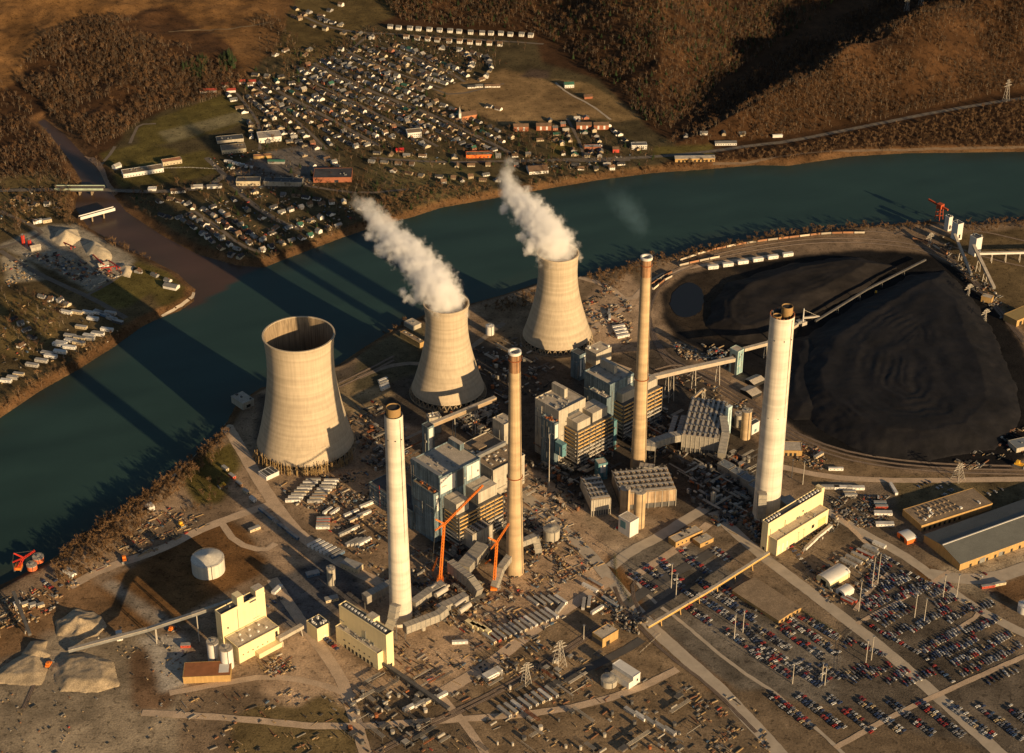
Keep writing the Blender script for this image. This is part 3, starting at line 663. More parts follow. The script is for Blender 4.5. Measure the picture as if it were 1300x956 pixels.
def steel_bay(label, F, floors, n_col, boxes, group='open steel boiler bays with tan ducts', teal_hut=None, tan_from=.45):
    C, a, w, d, h = F; t = empty('steel_bay', (C[0], C[1], 0), a, label, 'steel bay', group)
    for i in range(n_col):
        for (px_, py_) in {(w * i / (n_col - 1), 0.0), (w * i / (n_col - 1), d)}:
            m = MB(); m.beam((px_, py_, 0), (px_, py_, h), .9); m.build('column', dsteel, t)
    for k in range(floors):
        z = h * (k + 1) / floors; m = MB(); upper = z > h * tan_from
        m.box(-.3, w + .3, -.35, .35, z - 1.5, z - .1); m.box(-.35, .35, .36, d, z - 1.4, z - .2)
        m.build('floor_beam', tansteel if upper else lsteel, t)
        m = MB(); m.box(.4, w - .4, 1.4, d, z - .45, z - .2); m.build('deck', dsteel, t)
    m = MB(); m.box(1.5, w - 1.5, d * .25, d - .6, h * .30, h - 1.9); m.build('boiler_casing', duct, t)
    m = MB()
    for i in range(n_col - 1):
        for k in range(0, int(floors * tan_from)):
            if (i + k) % 2: continue
            x0, x1 = w * i / (n_col - 1), w * (i + 1) / (n_col - 1); z0, z1 = h * k / floors, h * (k + 1) / floors
            m.beam((x0, -.1, z0), (x1, -.1, z1 - 1), .5)
    m.build('bracing', lsteel, t)
    m = MB(); rg = random.Random(int(w * 7))
    for _ in range(60):
        x, y, z = rg.uniform(0, w - 3), rg.uniform(-1.5, 1.2), h * rg.randint(0, floors - 1) / floors
        m.box(x, x + rg.uniform(.6, 2.5), y, y + 1, z, z + rg.uniform(.6, 2))
    m.build('deck_machinery', [steel], t)
    for x0, x1, y0, y1, zz in boxes:
        m = MB(); m.box(x0 * w, x1 * w, y0 * d, y1 * d, h - .1, zz, 0, 1); b = m.build('duct_box', [greyclad, roofm], t)
        m = MB(); m.box((x0 + .02) * w, (x1 - .02) * w, (y0 + .45 * (y1 - y0)) * d, (y0 + .5 * (y1 - y0)) * d, zz + .01, zz + .5); m.build('roof_rib', steel, b)
    return t
steel_bay('open steel bay of tan beams behind the upper orange crane, below the blue boiler house', fit((583,658), (640,630), None, h=44, az=42.5, d=24), 9, 6, [(.02, .30, .25, 1.1, 58), (.52, .95, .25, 1.15, 58)])
F = fit((709.5,523.7), (743.8,507), (678.5,507), h=72, az=42.5)
block('boiler_house', 'grey boiler house with pale roof at the centre between the two slim tan chimneys', 'boiler house', F, greyclad, roofm, 1.8,
      [vents(12, 2.4, 1.8, steel, 11), sub('penthouse', .60, .72, .45, .98, 84, greyclad, roofm), doors([('s', .55, 18, 48, 64)], roofd, 'recess'), bands('w', 2, 50, 60, blue, .5)], 'blue sided boiler houses')
block('bunker_bay', 'narrow pale blue bay at the foot of the centre boiler house', 'bunker bay', fit((704,538.7), (709.5,536), (686,529.5), h=60, az=42.5), blue, lsteel, 1, [vents(10, 2, 1.5, rust, 12), doors([('s', .5, 5, 40, 58)], white, 'pale_panel')])
steel_bay('open steel bay of tan beams in front of the centre boiler house', fit((733.7,550.5), (778,527), None, h=50, az=42.5, d=22), 10, 7, [(.06, .42, .2, 1.2, 60), (.50, .92, .25, 1.3, 62)], tan_from=.5)
block('coal_feeder_hut', 'small teal hut hanging on the left end of the centre steel bay', 'hut', fit((714,566), (719,563), (706,560), h=40, az=42.5), teal, teal, .3, base=24)
F = fit((774.7,490), (804,475), (743,471.8), h=72, az=42.5)
block('boiler_house', 'blue boiler house with pale roof partly behind the taller slim chimney', 'boiler house', F, blue, roofm, 1.8,
      [vents(10, 2.4, 1.8, steel, 13), sub('penthouse', .55, .68, .35, .90, 84, greyclad, roofm), doors([('s', .85, 8, 62, 70)], white, 'pale_panel')], 'blue sided boiler houses')
block('bunker_bay', 'narrow dark blue bay at the foot of the rear boiler house', 'bunker bay', fit((770.5,507), (776,504), (749.6,494), h=60, az=42.5), blue, roofm, 1, [vents(8, 2, 1.5, lsteel, 14)])
steel_bay('open steel bay of tan beams behind the taller slim chimney', fit((792,516), (839,490), None, h=48, az=42.5, d=22), 9, 6, [(.05, .40, .3, 1.2, 60), (.60, .97, .3, 1.2, 58)])
block('transfer_house', 'blue coal transfer tower at the foot of the farthest cooling tower', 'transfer house', fit((736,452), (743,448), (725,446), h=36, az=42.5), blue, roofd, .8, [doors([('s', .2, 2.5, 6, 30), ('s', .8, 2.5, 14, 34)], white, 'pale_panel')])
block('service_hall', 'pale roofed service hall behind the rear boiler house by the farthest cooling tower', 'plant building', fit((757,450), (777,441), (748,440), h=18, az=42.5), greyclad, roofm, .6, [vents(3, 3, 2, white, 15)])
block('teal_annex', 'teal stair tower between the centre steel bay and the taller slim chimney', 'stair tower', fit((778,536), (783,533), (773,528), h=40, az=42.5), teal, teal, .3)
block('fan_house', 'blue and white fan house between the centre steel bay and the front precipitator', 'plant building', fit((760,590), (771,587), (757,583), h=22, az=20), teal, roofm, .6, [doors([('s', .5, 6, 10, 20)], white, 'pale_panel')])

def precipitator(label, F, nx_, ny_, wall=duct, extras=(), rows='x'):
    C, a, w, d, h = F; t = empty('precipitator', (C[0], C[1], 0), a, label, 'precipitator', 'dust precipitators with rows of roof gear')
    m = MB(); m.box(0, w, 0, d, 7, h); m.build('casing', wall, t)
    m = MB(); m.box(1, w - 1, 1, d - 1, .0, 7); m.build('hopper_level', dsteel, t)
    for i in range(nx_):
        m = MB(); u0 = w * (i + .12) / nx_; u1 = w * (i + .55) / nx_
        if rows == 'x': m.box(u0, u1, .5, d - .5, h, h + 1.6, 0, 1)
        else: m.box(.5, w - .5, d * (i + .12) / nx_, d * (i + .55) / nx_, h, h + 1.6, 0, 1)
        b = m.build('roof_duct', [roofb, lsteel], t)
        for j in range(ny_):
            g = MB(); q = (j + .5) / ny_
            if rows == 'x': g.tube((w * (i + .78) / nx_, d * q, h), (w * (i + .78) / nx_, d * q, h + 3.0), 1.1, 1.1, 7)
            else: g.tube((w * q, d * (i + .78) / nx_, h), (w * q, d * (i + .78) / nx_, h + 3.0), 1.1, 1.1, 7)
            g.build('insulator_pot', dsteel, b)
    m = MB()
    for i in range(0, 9):
        x = w * i / 8; m.beam((x, -.3, 0), (x, -.3, h), .5)
    m.beam((0, -.4, h + 1), (w, -.4, h + 1), .4); m.beam((-.4, 0, h + 1), (-.4, d, h + 1), .4); m.build('frame', lsteel, t)
    for e in extras: e(t, w, d, h)
    return t
precipitator('precipitator with a pale end wall between the lower orange crane and the blue boiler house', fit((599.7,680), (626,667), (584,662), by=705, az=42.5), 4, 7, greyclad)
precipitator('precipitator under a dark roof, left half of the one before the centre steel bay', fit((751,636), (775,632), (739.3,606), h=21, az=13), 5, 5, greyclad, rows='y')
precipitator('precipitator with rust stained wall, right of the twin silos', fit((788,628), (858,620), (776,598), h=22, az=9), 5, 10, rustwall, rows='y')
precipitator('long ribbed precipitator right of the taller slim chimney', fit((866,552), (912,560), (880,505), h=24, az=-13), 7, 6, duct)

def box_duct(label, pts, w, h, name='flue_duct', m_=None, legs=True, ribs=True, cat='flue duct'):
    """pts: (bearing x, bearing y, height of axis)"""
    P = [Vector((*at(x, y, z), z)) for x, y, z in pts]; o = P[0].copy(); t = empty(name, (o.x, o.y, 0), 0, label, cat, 'flue ducts between precipitators and chimneys')
    P = [p - Vector((o.x, o.y, 0)) for p in P]
    for a, b in zip(P, P[1:]):
        d = (b - a).normalized() * .4
        m = MB(); m.beam(a - d, b + d, w, h); s = m.build('duct_section', m_ or duct, t)
        if ribs:
            m = MB(); n = max(2, int((b - a).length / 5))
            for i in range(n + 1):
                p = a.lerp(b, i / n); e = (b - a).normalized() * .25; m.beam(p - e, p + e, w + .5, h + .5)
            m.build('stiffener', steel, s)
    if legs:
        for p in P:
            if p.z - h / 2 > 3: m = MB(); m.beam((p.x, p.y, 0), (p.x, p.y, p.z - h / 2), .9); m.build('trestle', dsteel, t)
    return t
box_duct('broad ribbed duct descending from the precipitator towards the long duct by the cranes', [(613,694,16), (588,722,16)], 15, 9)
box_duct('long grey collector duct with a chamfered end, beside the lower orange crane', [(572,718,18), (597,738,18), (608,753,12)], 8, 13)
box_duct('twin bend duct running into the slim chimney beside the lower crane', [(628,745,6), (636,722,20), (648,706,24)], 7, 7)
box_duct('grey loop duct on the right side of the slim chimney by the cranes', [(660,690,24), (680,682,26), (684,700,8)], 7, 7)
box_duct('grey box duct leading to the foot of the white chimney from the pipe yard', [(514,798,14), (556,782,14), (566,774,16)], 8, 9)
box_duct('dented grey duct rising behind the foot of the white chimney', [(463,760,14), (482,750,15), (500,741,16)], 9, 9)
box_duct('ribbed duct right of the white chimney with the golden flue', [(524,767,14), (545,752,14), (563,742,16)], 9, 7)
box_duct('wide duct behind the crooked flue at the pipe yard', [(556,774,13), (573,766,13), (592,757,14)], 9, 7)
box_duct('grey hood duct bending into the base of the white chimney with the golden flue', [(502,768,46), (499,784,34), (492,801,16)], 8, 9)
box_duct('grey hood duct bending into the base of the thickest white chimney', [(968,626,44), (967,642,28), (966,656,14)], 9, 9)
box_duct('pale angular duct between the rust stained precipitator and the taller slim chimney', [(812,594,20), (830,596,20), (838,610,14)], 9, 9)
box_duct('short pale duct leaving the right side of the taller slim chimney', [(815,566,28), (832,568,26)], 7, 6)
box_duct('dark ribbed duct from the taller slim chimney to the long precipitator', [(820,566,20), (850,556,20), (868,553,18)], 10, 9)
box_duct('pair of broad ducts left of the long precipitator, the inner one', [(850,555,14), (858,530,14)], 6, 6)
box_duct('pair of broad ducts left of the long precipitator, the outer one', [(860,556,14), (868,530,14)], 6, 6)
box_duct('curved end duct at the right of the long precipitator', [(918,532,26), (921,552,22), (916,578,12)], 9, 9)
def round_duct(label, pts, r, mt=lsteel, name='round_duct'):
    P = [Vector((*at(x, y, z), z)) for x, y, z in pts]; o = P[0].copy(); m = MB()
    P = [p - Vector((o.x, o.y, 0)) for p in P]
    for a, b in zip(P, P[1:]): m.tube(a, b, r, r, 14)
    ob = m.build(name, mt, None, False); ob.location = (o.x, o.y, 0); tag(ob, label, 'pipe', 'big round ducts at the pipe yard'); return ob
round_duct('upper round duct of the pair beside the white chimney with the golden flue', [(547,748,16), (560,740,16)], 2.8)
round_duct('lower round duct of the pair beside the white chimney with the golden flue', [(553,756,16), (567,747,16)], 2.8)
round_duct('upper round duct joining the long grey collector duct', [(577,770,14), (590,761,15)], 2.8)
round_duct('lower round duct joining the long grey collector duct', [(583,777,14), (597,767,15)], 2.8)

# -- silos and tanks
def silo(label, px, py_base, r, h, mt=None, conical=False, name='silo', group=None):
    X, Y = at(px, py_base); t = empty(name, (X, Y, 0), 0, label, 'silo' if name == 'silo' else 'tank', group); mt = mt or tanstack
    m = MB(); m.lathe([(r, 0), (r, h)], 28); m.build('shell', mt, t, True)
    m = MB(); m.lathe([(r + .2, h), (r + .2, h + .5), (.05, h + (r * .3 if conical else .6))], 28); m.build('roof', roofm if not conical else mt, t)
    m = MB()
    for k in range(16):
        a = k * math.pi / 8; m.beam((r * math.cos(a), r * math.sin(a), h + .4), (r * math.cos(a), r * math.sin(a), h + 1.6), .15)
    m.lathe([(r, h + 1.5), (r, h + 1.7), (r + .15, h + 1.7), (r + .15, h + 1.5)], 20, close=True); m.build('railing', steel, t)
    m = MB(); a = -1.2; m.beam(((r + .3) * math.cos(a), (r + .3) * math.sin(a), 0), ((r + .3) * math.cos(a), (r + .3) * math.sin(a), h + 1.5), .5); m.build('ladder', dsteel, t)
    m = MB(); m.box(-1, 1, -1, 1, h + .5, h + 2.6); m.build('hatch', steel, t)
    return t
silo('big white storage tank standing on brown earth at the left', 265, 724, 17.5, 15.5, mat('tank_paint', (.62,.58,.50), .7, var=.06, streak=.15), name='storage_tank', conical=True)
silo('left concrete silo of the pair in front of the rust stained precipitator', 793, 650, 5.6, 32, tanstack)
silo('right concrete silo of the pair, rising behind the white and blue hut', 811, 668, 6.3, 46, tanstack)
silo('tan concrete silo right of the long ribbed precipitator', 946, 556, 5.8, 38, tanstack)
silo('dark ring topped silo behind the tan silo near the railway', 938, 540, 6, 16, greyclad)
silo('nearer white lime silo at the left end of the stepped yellow building', 289, 846, 6.5, 23, white)
silo('farther white lime silo at the left end of the stepped yellow building', 272, 838, 6.0, 23, white)
silo('short concrete silo in the shaded yard behind the small yellow hut', 421, 741, 4.6, 20, greyclad)
silo('white water tank beside the middle cooling tower', 622, 424, 5.5, 12, white, True, 'storage_tank')
silo('squat tan tank with dark roof right of the slim chimney by the cranes', 700, 683, 9, 12, greyclad, True, 'storage_tank')
silo('grey round tank below the white stepped office at the bottom edge', 773, 868, 8, 6, greyclad, True, 'storage_tank')
silo('half buried white tank lying at the right edge beside the parking', 1300, 776, 7, 8, white, True, 'storage_tank')
silo('small dark tank in the shade under the chimney of two flues', 905, 640, 3.0, 14, greyclad)
# -- yellow desulphurisation buildings
YG = 'yellow clad desulphurisation buildings'
F = fit((490,807.7), (501,803.5), (433,767), h=42, az=46)
block('yellow_hall', 'tall yellow slab building at the foot of the white chimney with the golden flue', 'yellow building', F, yellow, roofd, 1.2,
      [ventrow(13, .5, 2.3, .06, .96, 'y'), doors([('s', .5, 4, 0, 5)]), sub('roof_house', .6, 1.5, .35, .5, 46, yellow, roofm, 0), sub('rear_stair', 1.01, 1.3, .05, .22, 24, white, white, 0)], YG)
F = fit((479.4,830.8), (489,826), (428.6,793.8), h=20, az=46)
block('yellow_annex', 'low yellow annex in front of the tall yellow slab with a row of dark doors', 'yellow building', F, yellow, roofm, .8,
      [vents(14, 1.8, 1.6, steel, 22), doors([('w', .15 + .09 * i, 2.6, 0, 4.5) for i in range(8)]), doors([('w', .2 + .12 * i, 1.8, 9, 10.5) for i in range(6)], glass, 'window')], YG)
F = fit((280.5,781.5), (332,750), (272.5,775.7), h=47, az=42.5)
block('yellow_hall', 'stepped yellow building with a raised tower, beside the two white lime silos', 'yellow building', F, yellow, roofd, 1.2,
      [sub('stair_tower', .38, .52, -.0, .95, 58, yellow, yellow), sub('roof_wing', .80, .995, .0, .9, 55, yellow, roofm), doors([('s', .72, 8, 44, 50)], roofd, 'recess'), vents(4, 2, 2, steel, 23)], YG)
F = fit((302.7,823.5), (352.6,795.3), (280,812.5), h=19, az=42.5)
block('yellow_annex', 'yellow hall with six white vents on its tan roof, under the stepped yellow building', 'yellow building', F, yellow, roofm, .9,
      [ventrow(4, .35, 2.2, .1, .9), ventrow(3, .72, 2.2, .15, .85), doors([('s', .1 + .12 * i, 1.6, 8, 9.2) for i in range(6)], redm, 'window'), doors([('s', .42, 3, 0, 4), ('s', .93, 3, 9, 16)]), sub('loading_porch', .38, .98, -.32, -.02, 5.5, yellow, yellow, 0)], YG)
block('yellow_hut', 'small square yellow hut between the stepped building and the tall yellow slab', 'yellow building', fit((402.4,799.2), (418.5,790.6), (388.2,789), by=815, az=42.5), yellow, roofd, .7, [vents(12, 1.6, 1.4, white, 24), doors([('s', .6, 2.5, 0, 4)], white)], YG)
F = fit((975.7,665.8), (1043,621.4), (968,661.4), h=36, az=42.5)
block('yellow_hall', 'long bright yellow slab building below the thickest white chimney', 'yellow building', F, yellow, roofd, 1.2,
      [ventrow(5, .5, 2.4, .02, .26), ventrow(7, .5, 2.4, .58, .96), doors([('w', .5, 3, 0, 4)]), sub('end_tower', .95, 1.0, .0, 1.0, 41, yellow, yellow)], YG)
F = fit((987,687), (1050.7,646.3), (976.5,681), h=20, az=42.5)
F = (F[0], F[1], F[2], F[3] + 3, F[4])
block('yellow_annex', 'yellow annex with a round fan opening in its wall, below the thickest white chimney', 'yellow building', F, yellow, roofm, .9,
      [vents(10, 2, 1.6, steel, 26), doors([('s', .04 + .08 * i, 2.2, 1, 12) for i in range(3)], white, 'tall_window'), doors([('s', .70, 4.4, 8, 12.4)], opening, 'fan_opening'), doors([('s', .88, 13, 4, 14)], mat('yellow_trim', (.66,.5,.2), .6), 'wall_panel'), doors([('s', .3, 9, 0, 3.5)])], YG)
block('control_hut', 'white hut with blue side at the foot of the right concrete silo', 'hut', fit((800,664), (809,656.5), (784,656), by=683, az=42.5), white, roofm, .5, [doors([('w', .6, 8, 8, 17)], teal, 'blue_panel')])
block('lift_tower', 'slender pale blue lift tower right of the long ribbed precipitator', 'tower building', fit((925,518), (930,515.5), (922,516), h=38, az=42.5), mat('pale_blue_cladding', (.45,.60,.62), .6, streak=.1), white, .3)
block('switch_house', 'small white switch house beside the tan silo by the thick chimney', 'plant building', fit((955,540), (965,535), (951,536), h=14, az=42.5), white, roofd, .5, [doors([('s', .5, 4, 2, 6)], teal, 'blue_panel')])
block('transfer_house', 'pale teal coal transfer tower on the long conveyor behind the thick chimney', 'transfer house', fit((937,447), (944,443), (931,440), h=34, az=42.5), mat('faded_teal', (.34,.46,.44), .6, streak=.2), roofm, .6, [doors([('s', .25, 1.6, 2, 32), ('s', .75, 1.6, 2, 32)], teal, 'blue_panel'), doors([('w', .5, 6, 0, 28)], dsteel, 'steel_frame')])
def gabled(name, label, cat, F, wall, roof, rise=3.0, along='x', group=None, extras=()):
    C, a, w, d, h = F; t = empty(name, (C[0], C[1], 0), a, label, cat, group)
    m = MB(); m.box(0, w, 0, d, 0, h)
    r = MB()
    if along == 'x': m.gwall(0, w, 0, d, h, h + rise); r.gable(0, w, 0, d, h, h + rise, ov=.5)
    else:
        m.gwall(0, d, 0, w, h, h + rise); m.v[-6:] = [(y, x, z) for x, y, z in m.v[-6:]]
        r.gable(0, d, 0, w, h, h + rise, ov=.5); r.v = [(y, x, z) for x, y, z in r.v]; r.f = [tuple(reversed(q)) for q in r.f]
    m.build('wall', wall, t); r.build('roof', roof, t)
    for e in extras: e(t, w, d, h)
    return t
# -- big sheds on the right
F = fit((1222,715), (1300,687.5), (1179,677), h=9, az=28.3, w=190)
F = (at(1219,716,9), F[1], 190, F[3], 9)
gabled('warehouse', 'huge grey roofed warehouse with ochre walls at the right edge', 'warehouse', F, yelloww, roofg, 5.5, 'x', None,
       [lambda t, w, d, h: [MB().box(0, w, d/2 - .7, d/2 + .7, h + 5.6, h + 6.2).build('ridge_vent', whitep, t)],
        doors([('s', .08 + .06 * i, 3, 0, 4) for i in range(9)]), doors([('s', .165, 8, 0, 6)], steel, 'canopy_bay'), doors([('s', .30 , 6, 0, 5)], steel, 'roller_door')])
F = fit((1170,667.5), (1262,641), (1150,646), h=8, az=26)
block('workshop', 'brown roofed workshop with an ochre front, behind the huge grey roofed warehouse', 'workshop', F, yelloww, roofb, .5, [ventrow(9, .25, 1.8, .05, .6, mt=roofb), ventrow(9, .5, 1.8, .07, .62, mt=roofb), ventrow(8, .75, 1.8, .1, .6, mt=roofb), vents(6, 3, 2, white, 31), doors([('s', .05 + .07 * i, 3, 0, 4) for i in range(8)])])
F = fit((988.8,788), (1014,769), (930.7,749), h=5, az=40)
gabled('maintenance_shed', 'long low shed with a mottled brown grey roof in the middle of the car parks', 'shed', F, yelloww, roofb, 1.2, 'y', None, [doors([('s', .15 + .17 * i, 3, .5, 3.5) for i in range(5)])])
def vault(name, label, F, wall, roof, rise, group=None, cat='shed'):
    C, a, w, d, h = F; t = empty(name, (C[0], C[1], 0), a, label, cat, group)
    m = MB(); m.box(0, w, 0, d, 0, h); n = 10
    arc = [(d/2 - d/2 * math.cos(math.pi * i / n), h + rise * math.sin(math.pi * i / n)) for i in range(n + 1)]
    for x in (0, w): m.add([(x, y, z) for y, z in arc], [tuple(range(n + 1))])
    m.build('wall', wall, t); r = MB(); vs = [(x, y, z + .15) for x in (-.4, w + .4) for y, z in arc]
    r.add(vs, [(i, i + n + 1, i + n + 2, i + 1) for i in range(n)]); r.build('roof', roof, t, True)
    m = MB(); m.box(-.1, .1, d*.3, d*.7, 0, h); m.build('door', opening, t)
    return t
vault('vaulted_shed', 'larger vaulted white shed with yellow front beside the car park', fit((1054,742), (1076,725), (1039,730), h=6, az=40), yellow, whitep, 4)
vault('vaulted_shed', 'smaller vaulted white shed below the larger one beside the car park', fit((1073,756), (1084,749), (1064,747), h=4, az=40), white, whitep, 3)
vault('vaulted_shed', 'white topped orange fronted shed beside the brown roofed workshop', fit((1152,687), (1165,684), (1139,676), h=5, az=27), mat('orange_front', (.75,.16,.03), .7), whitep, 2.2)
vault('fabric_shelter', 'small ribbed white shelter on the earth near the riverbank at the left', fit((187,648), (196,644), (182,640), h=4, az=35), white, whitep, 2.5, cat='shelter')
block('office', 'tan office with two flat roofs at the head of the car park', 'office', fit((858,689), (890,672), (849,682), h=7, az=36), yelloww, roofm, .5, [vents(9, 2.5, 1.5, dsteel, 33), doors([('s', .1 + .15 * i, 2, 2, 4) for i in range(6)], glass, 'window')])
block('office', 'small tan office wing facing the car park, right of the two roofed office', 'office', fit((889,691), (903,681), (880,684), h=5, az=36), yelloww, roofm, .4, [vents(2, 2, 1, steel, 34), doors([('s', .5, 4, 1, 3)], glass, 'window')])
block('switchgear_building', 'tan roofed switchgear building with a dark glazed side near the bottom edge', 'plant building', fit((765,812), (785.5,800), (752.5,803), by=822.7, az=42.5), yelloww, roofm, .6, [doors([('w', .5, 14, 1, 7)], dsteel, 'louvre'), doors([('s', .35, 5, 0, 5)]), vents(2, 1.5, 1, dsteel, 35)])
block('pump_office', 'white stepped office at the bottom edge, its long flat roof facing the road', 'office', fit((804,860), (813,854), (781,841), h=12, az=44), white, whitep, .5, [sub('lower_wing', -.6, -.02, .0, .9, 8, white, roofm, 0), doors([('s', .6, 2, 4, 7)], glass, 'window')])
block('storehouse', 'rust red roofed storehouse at the bottom edge below the lime silos', 'storehouse', (at(233,868), R(4), 46, 22, 8), yelloww, mat('rust_red_roof', (.30,.12,.05), .85, var=.2), .3, [sub('white_patch', .75, .96, .2, .8, 8.4, whitep, whitep)])
block('dark_wharf_shed', 'brown roofed shed at the left edge beside the pale earth heaps', 'shed', (at(-38,828), R(42), 34, 24, 8), roofb, mat('rust_brown_roof', (.22,.10,.05), .9, var=.3), .3, [])
block('intake_house', 'small flat roofed river intake house standing in the water left of the largest tower', 'intake house', fit((308,513), (321,506), (294,503), h=9, az=42.5), greyclad, roofm, .6, [vents(3, 2, 1.5, dsteel, 36), doors([('s', .5, 6, 1, 5)])])
block('covered_basin', 'dark slatted basin roof left of the foot of the largest cooling tower', 'basin', fit((338,606), (352,597), (326,600), h=5, az=42.5), white, roofd, .5, [sub('slat', .1 + .0, .13, .05, .95, 5.8, white, white), sub('slat', .4, .43, .05, .95, 5.8, white, white), sub('slat', .7, .73, .05, .95, 5.8, white, white)])
block('filter_house', 'long tan filter house behind the middle cooling tower beside the river', 'plant building', fit((533,436), (538,433), (512,420), h=7, az=42.5), yelloww, roofb, .5, [vents(4, 2, 1, lsteel, 37)])
block('river_pump_house', 'grey pump house between two cooling towers on the riverside', 'plant building', fit((524,415), (534,410), (514,408), h=6, az=42.5), greyclad, roofm, .5, [vents(2, 2, 1, steel, 38)])
block('crusher_house', 'low tan roofed coal crusher shed with ochre front beside the thick chimney', 'shed', fit((1012,568), (1018,565), (986,560), h=8, az=0), yelloww, roofm, .5, [doors([('s', .3, 6, 0, 4)])]) if False else block('crusher_house', 'low tan roofed ochre shed right of the thick chimney below the coal yard', 'shed', (at(990,572,7), R(-3), 26, 20, 7), yelloww, roofm, .5, [doors([('s', .3 + .2 * i, 3, 0, 4) for i in range(3)])])
block('annex_shed', 'grey panelled annex at the right foot of the thickest white chimney', 'shed', fit((1003,645), (1016,640), (992,632), h=16, az=28), duct, steel, .4, [bands('s', 4, 3, 14, steel, .4)])
for i, (c, r_, l_) in enumerate([((925,596), (934,591), (913,587)), ((938,604), (947,599), (927,597)), ((951,612), (959,607), (940,605)), ((962,622), (970,617), (953,614))]):
    block('dark_roofed_shed', ['blue grey', 'blue grey', 'blue grey', 'blue grey'][i] + ' roofed shed in the shade left of the thick chimney, ' + ['topmost of four', 'second of four', 'third of four', 'lowest of four'][i], 'shed', fit(c, r_, l_, h=12, az=42.5), duct, mat('slate_roof', (.16,.18,.20), .8, var=.2), .4, [vents(3, 1.5, 1, steel, 40 + i)], 'stepped sheds in the shade of the thick chimney')
for i, (c, r_, l_) in enumerate([((957,488), (970,481), (945,482)), ((955,503), (967,498), (940,494))]):
    gabled('pole_barn', ['tan roofed open barn nearest the transfer tower behind the thick chimney', 'tan roofed open barn below its twin near the railway behind the thick chimney'][i], 'barn', fit(c, r_, l_, h=5, az=38), opening, roofm, 2, 'x', 'open barns by the coal yard railway')
for i, (x, y, s) in enumerate([(1203,294,7),(1214,306,10),(1237,326,11)]):
    block('loading_tower', ['smallest white coal loading tower, next to the red tree by the river', 'middle white coal loading tower between its two neighbours by the river', 'white coal loading tower at the head of the two sloping conveyors'][i], 'tower building',
          (at(x, y), R(30), s, s * 1.2, [22, 26, 28][i]), white, roofd, .5, [vents(2, 2, 2, steel, 50 + i), doors([('s', .5, 3, 3, 9)])], 'white coal loading towers')
block('coal_shed', 'mustard roofed shed on the right edge beyond the coal yard', 'shed', (at(1290,415), R(36), 40, 22, 9), yelloww, mat('mustard_roof', (.30,.22,.09), .8, var=.1), .4, [doors([('s', .2 + .2 * i, 5, 0, 6) for i in range(4)])])
block('coal_hopper', 'small yellow ended hopper shed at the foot of the longer sloping conveyor', 'shed', (at(1258,386), R(60), 10, 14, 8), yelloww, roofm, .4, [vents(3, 1.5, 1, steel, 53)])
block('corner_store', 'dark roofed store at the right edge below the coal yard', 'shed', (at(1290,575), R(20), 30, 18, 6), greyclad, mat('slate_roof', (.16,.18,.20), .8), .4, [vents(2, 1.5, 1, steel, 54)])
# -- generator huts in yellow at the pipe yard
for i in range(4):
    X, Y = at(600 + i * 6.5, 800 - i * 1.5 + i * 4.2); t = empty('generator_hut', (X, Y, 0), R(42.5), 'small yellow generator hut at the pipe yard, ' + ['leftmost of four', 'second of four', 'third of four', 'rightmost of four'][i], 'hut', 'yellow generator huts')
    m = MB(); m.box(0, 5, 0, 12, 0, 5); m.build('wall', yellow, t); m = MB(); m.box(-.2, 5.2, -.2, 12.2, 5, 5.4); m.build('roof', yellow, t)
    m = MB(); m.box(1, 4, -.15, .1, 1, 4); m.build('louvre', dsteel, t)

# -- conveyors
def conveyor(label, pts, w=4.5, h=3.6, m_=None, legs=(), leg_m=None, name='conveyor', rail=True):
    """pts: (bearing x, bearing y, height of the gallery floor)"""
    P = [Vector((*at(x, y, z), z)) for x, y, z in pts]; o = P[0].copy(); t = empty(name, (o.x, o.y, 0), 0, label, 'conveyor', 'coal and ash conveyors')
    P = [p - Vector((o.x, o.y, 0)) for p in P]; m = MB(); r = MB()
    for a, b in zip(P, P[1:]):
        m.beam(a, b, w, h); u = Vector((0, 0, h / 2 + .35)); r.beam(a + u, b + u, w * 1.08, .5)
    m.build('gallery', m_ or duct, t); r.build('roof', dsteel if m_ is dsteel else (lsteel if m_ is None else roofm), t)
    tot = [(b - a).length for a, b in zip(P, P[1:])]; L = sum(tot)
    for s in legs:
        dd_ = s * L; i = 0
        while i < len(tot) - 1 and dd_ > tot[i]: dd_ -= tot[i]; i += 1
        p = P[i].lerp(P[i+1], dd_ / tot[i]); q = (P[i+1] - P[i]); n = Vector((-q.y, q.x, 0)).normalized() * w * .5
        if p.z < 3: continue
        g = MB(); zt = p.z - h / 2
        g.beam(p.xy.to_3d() + n * 1.5, (p.x + n.x * .8, p.y + n.y * .8, zt), .8); g.beam(p.xy.to_3d() - n * 1.5, (p.x - n.x * .8, p.y - n.y * .8, zt), .8)
        k = max(2, int(zt / 9))
        for j in range(k):
            za, zb = zt * j / k, zt * (j + 1) / k; g.beam((p.x + n.x * 1.3, p.y + n.y * 1.3, za), (p.x - n.x * 1.1, p.y - n.y * 1.1, zb), .35)
        g.build('trestle', leg_m or lsteel, t)
    return t
conveyor('long sloping ash conveyor from the pale earth heaps up to the stepped yellow building', [(87,826,3), (187,799.5,16), (243,781,32), (312,757,46)], 4, 3, steel, (.48, .72), lsteel)
conveyor('covered coal conveyor on tall legs between the blue boiler house and the middle cooling tower', [(547,540,36), (629,506,40)], 5, 4.5, mat('tan_gallery', (.34,.25,.16), .8, var=.2), (.35, .66, .7))
conveyor('covered coal conveyor from the rear boiler house to the pale teal transfer tower', [(800,488,44), (822,481,42), (868,470,36), (932,456,28)], 6, 4.5, mat('tan_gallery2', (.42,.35,.27), .75, var=.2), (.12, .36, .41, .62, .85))
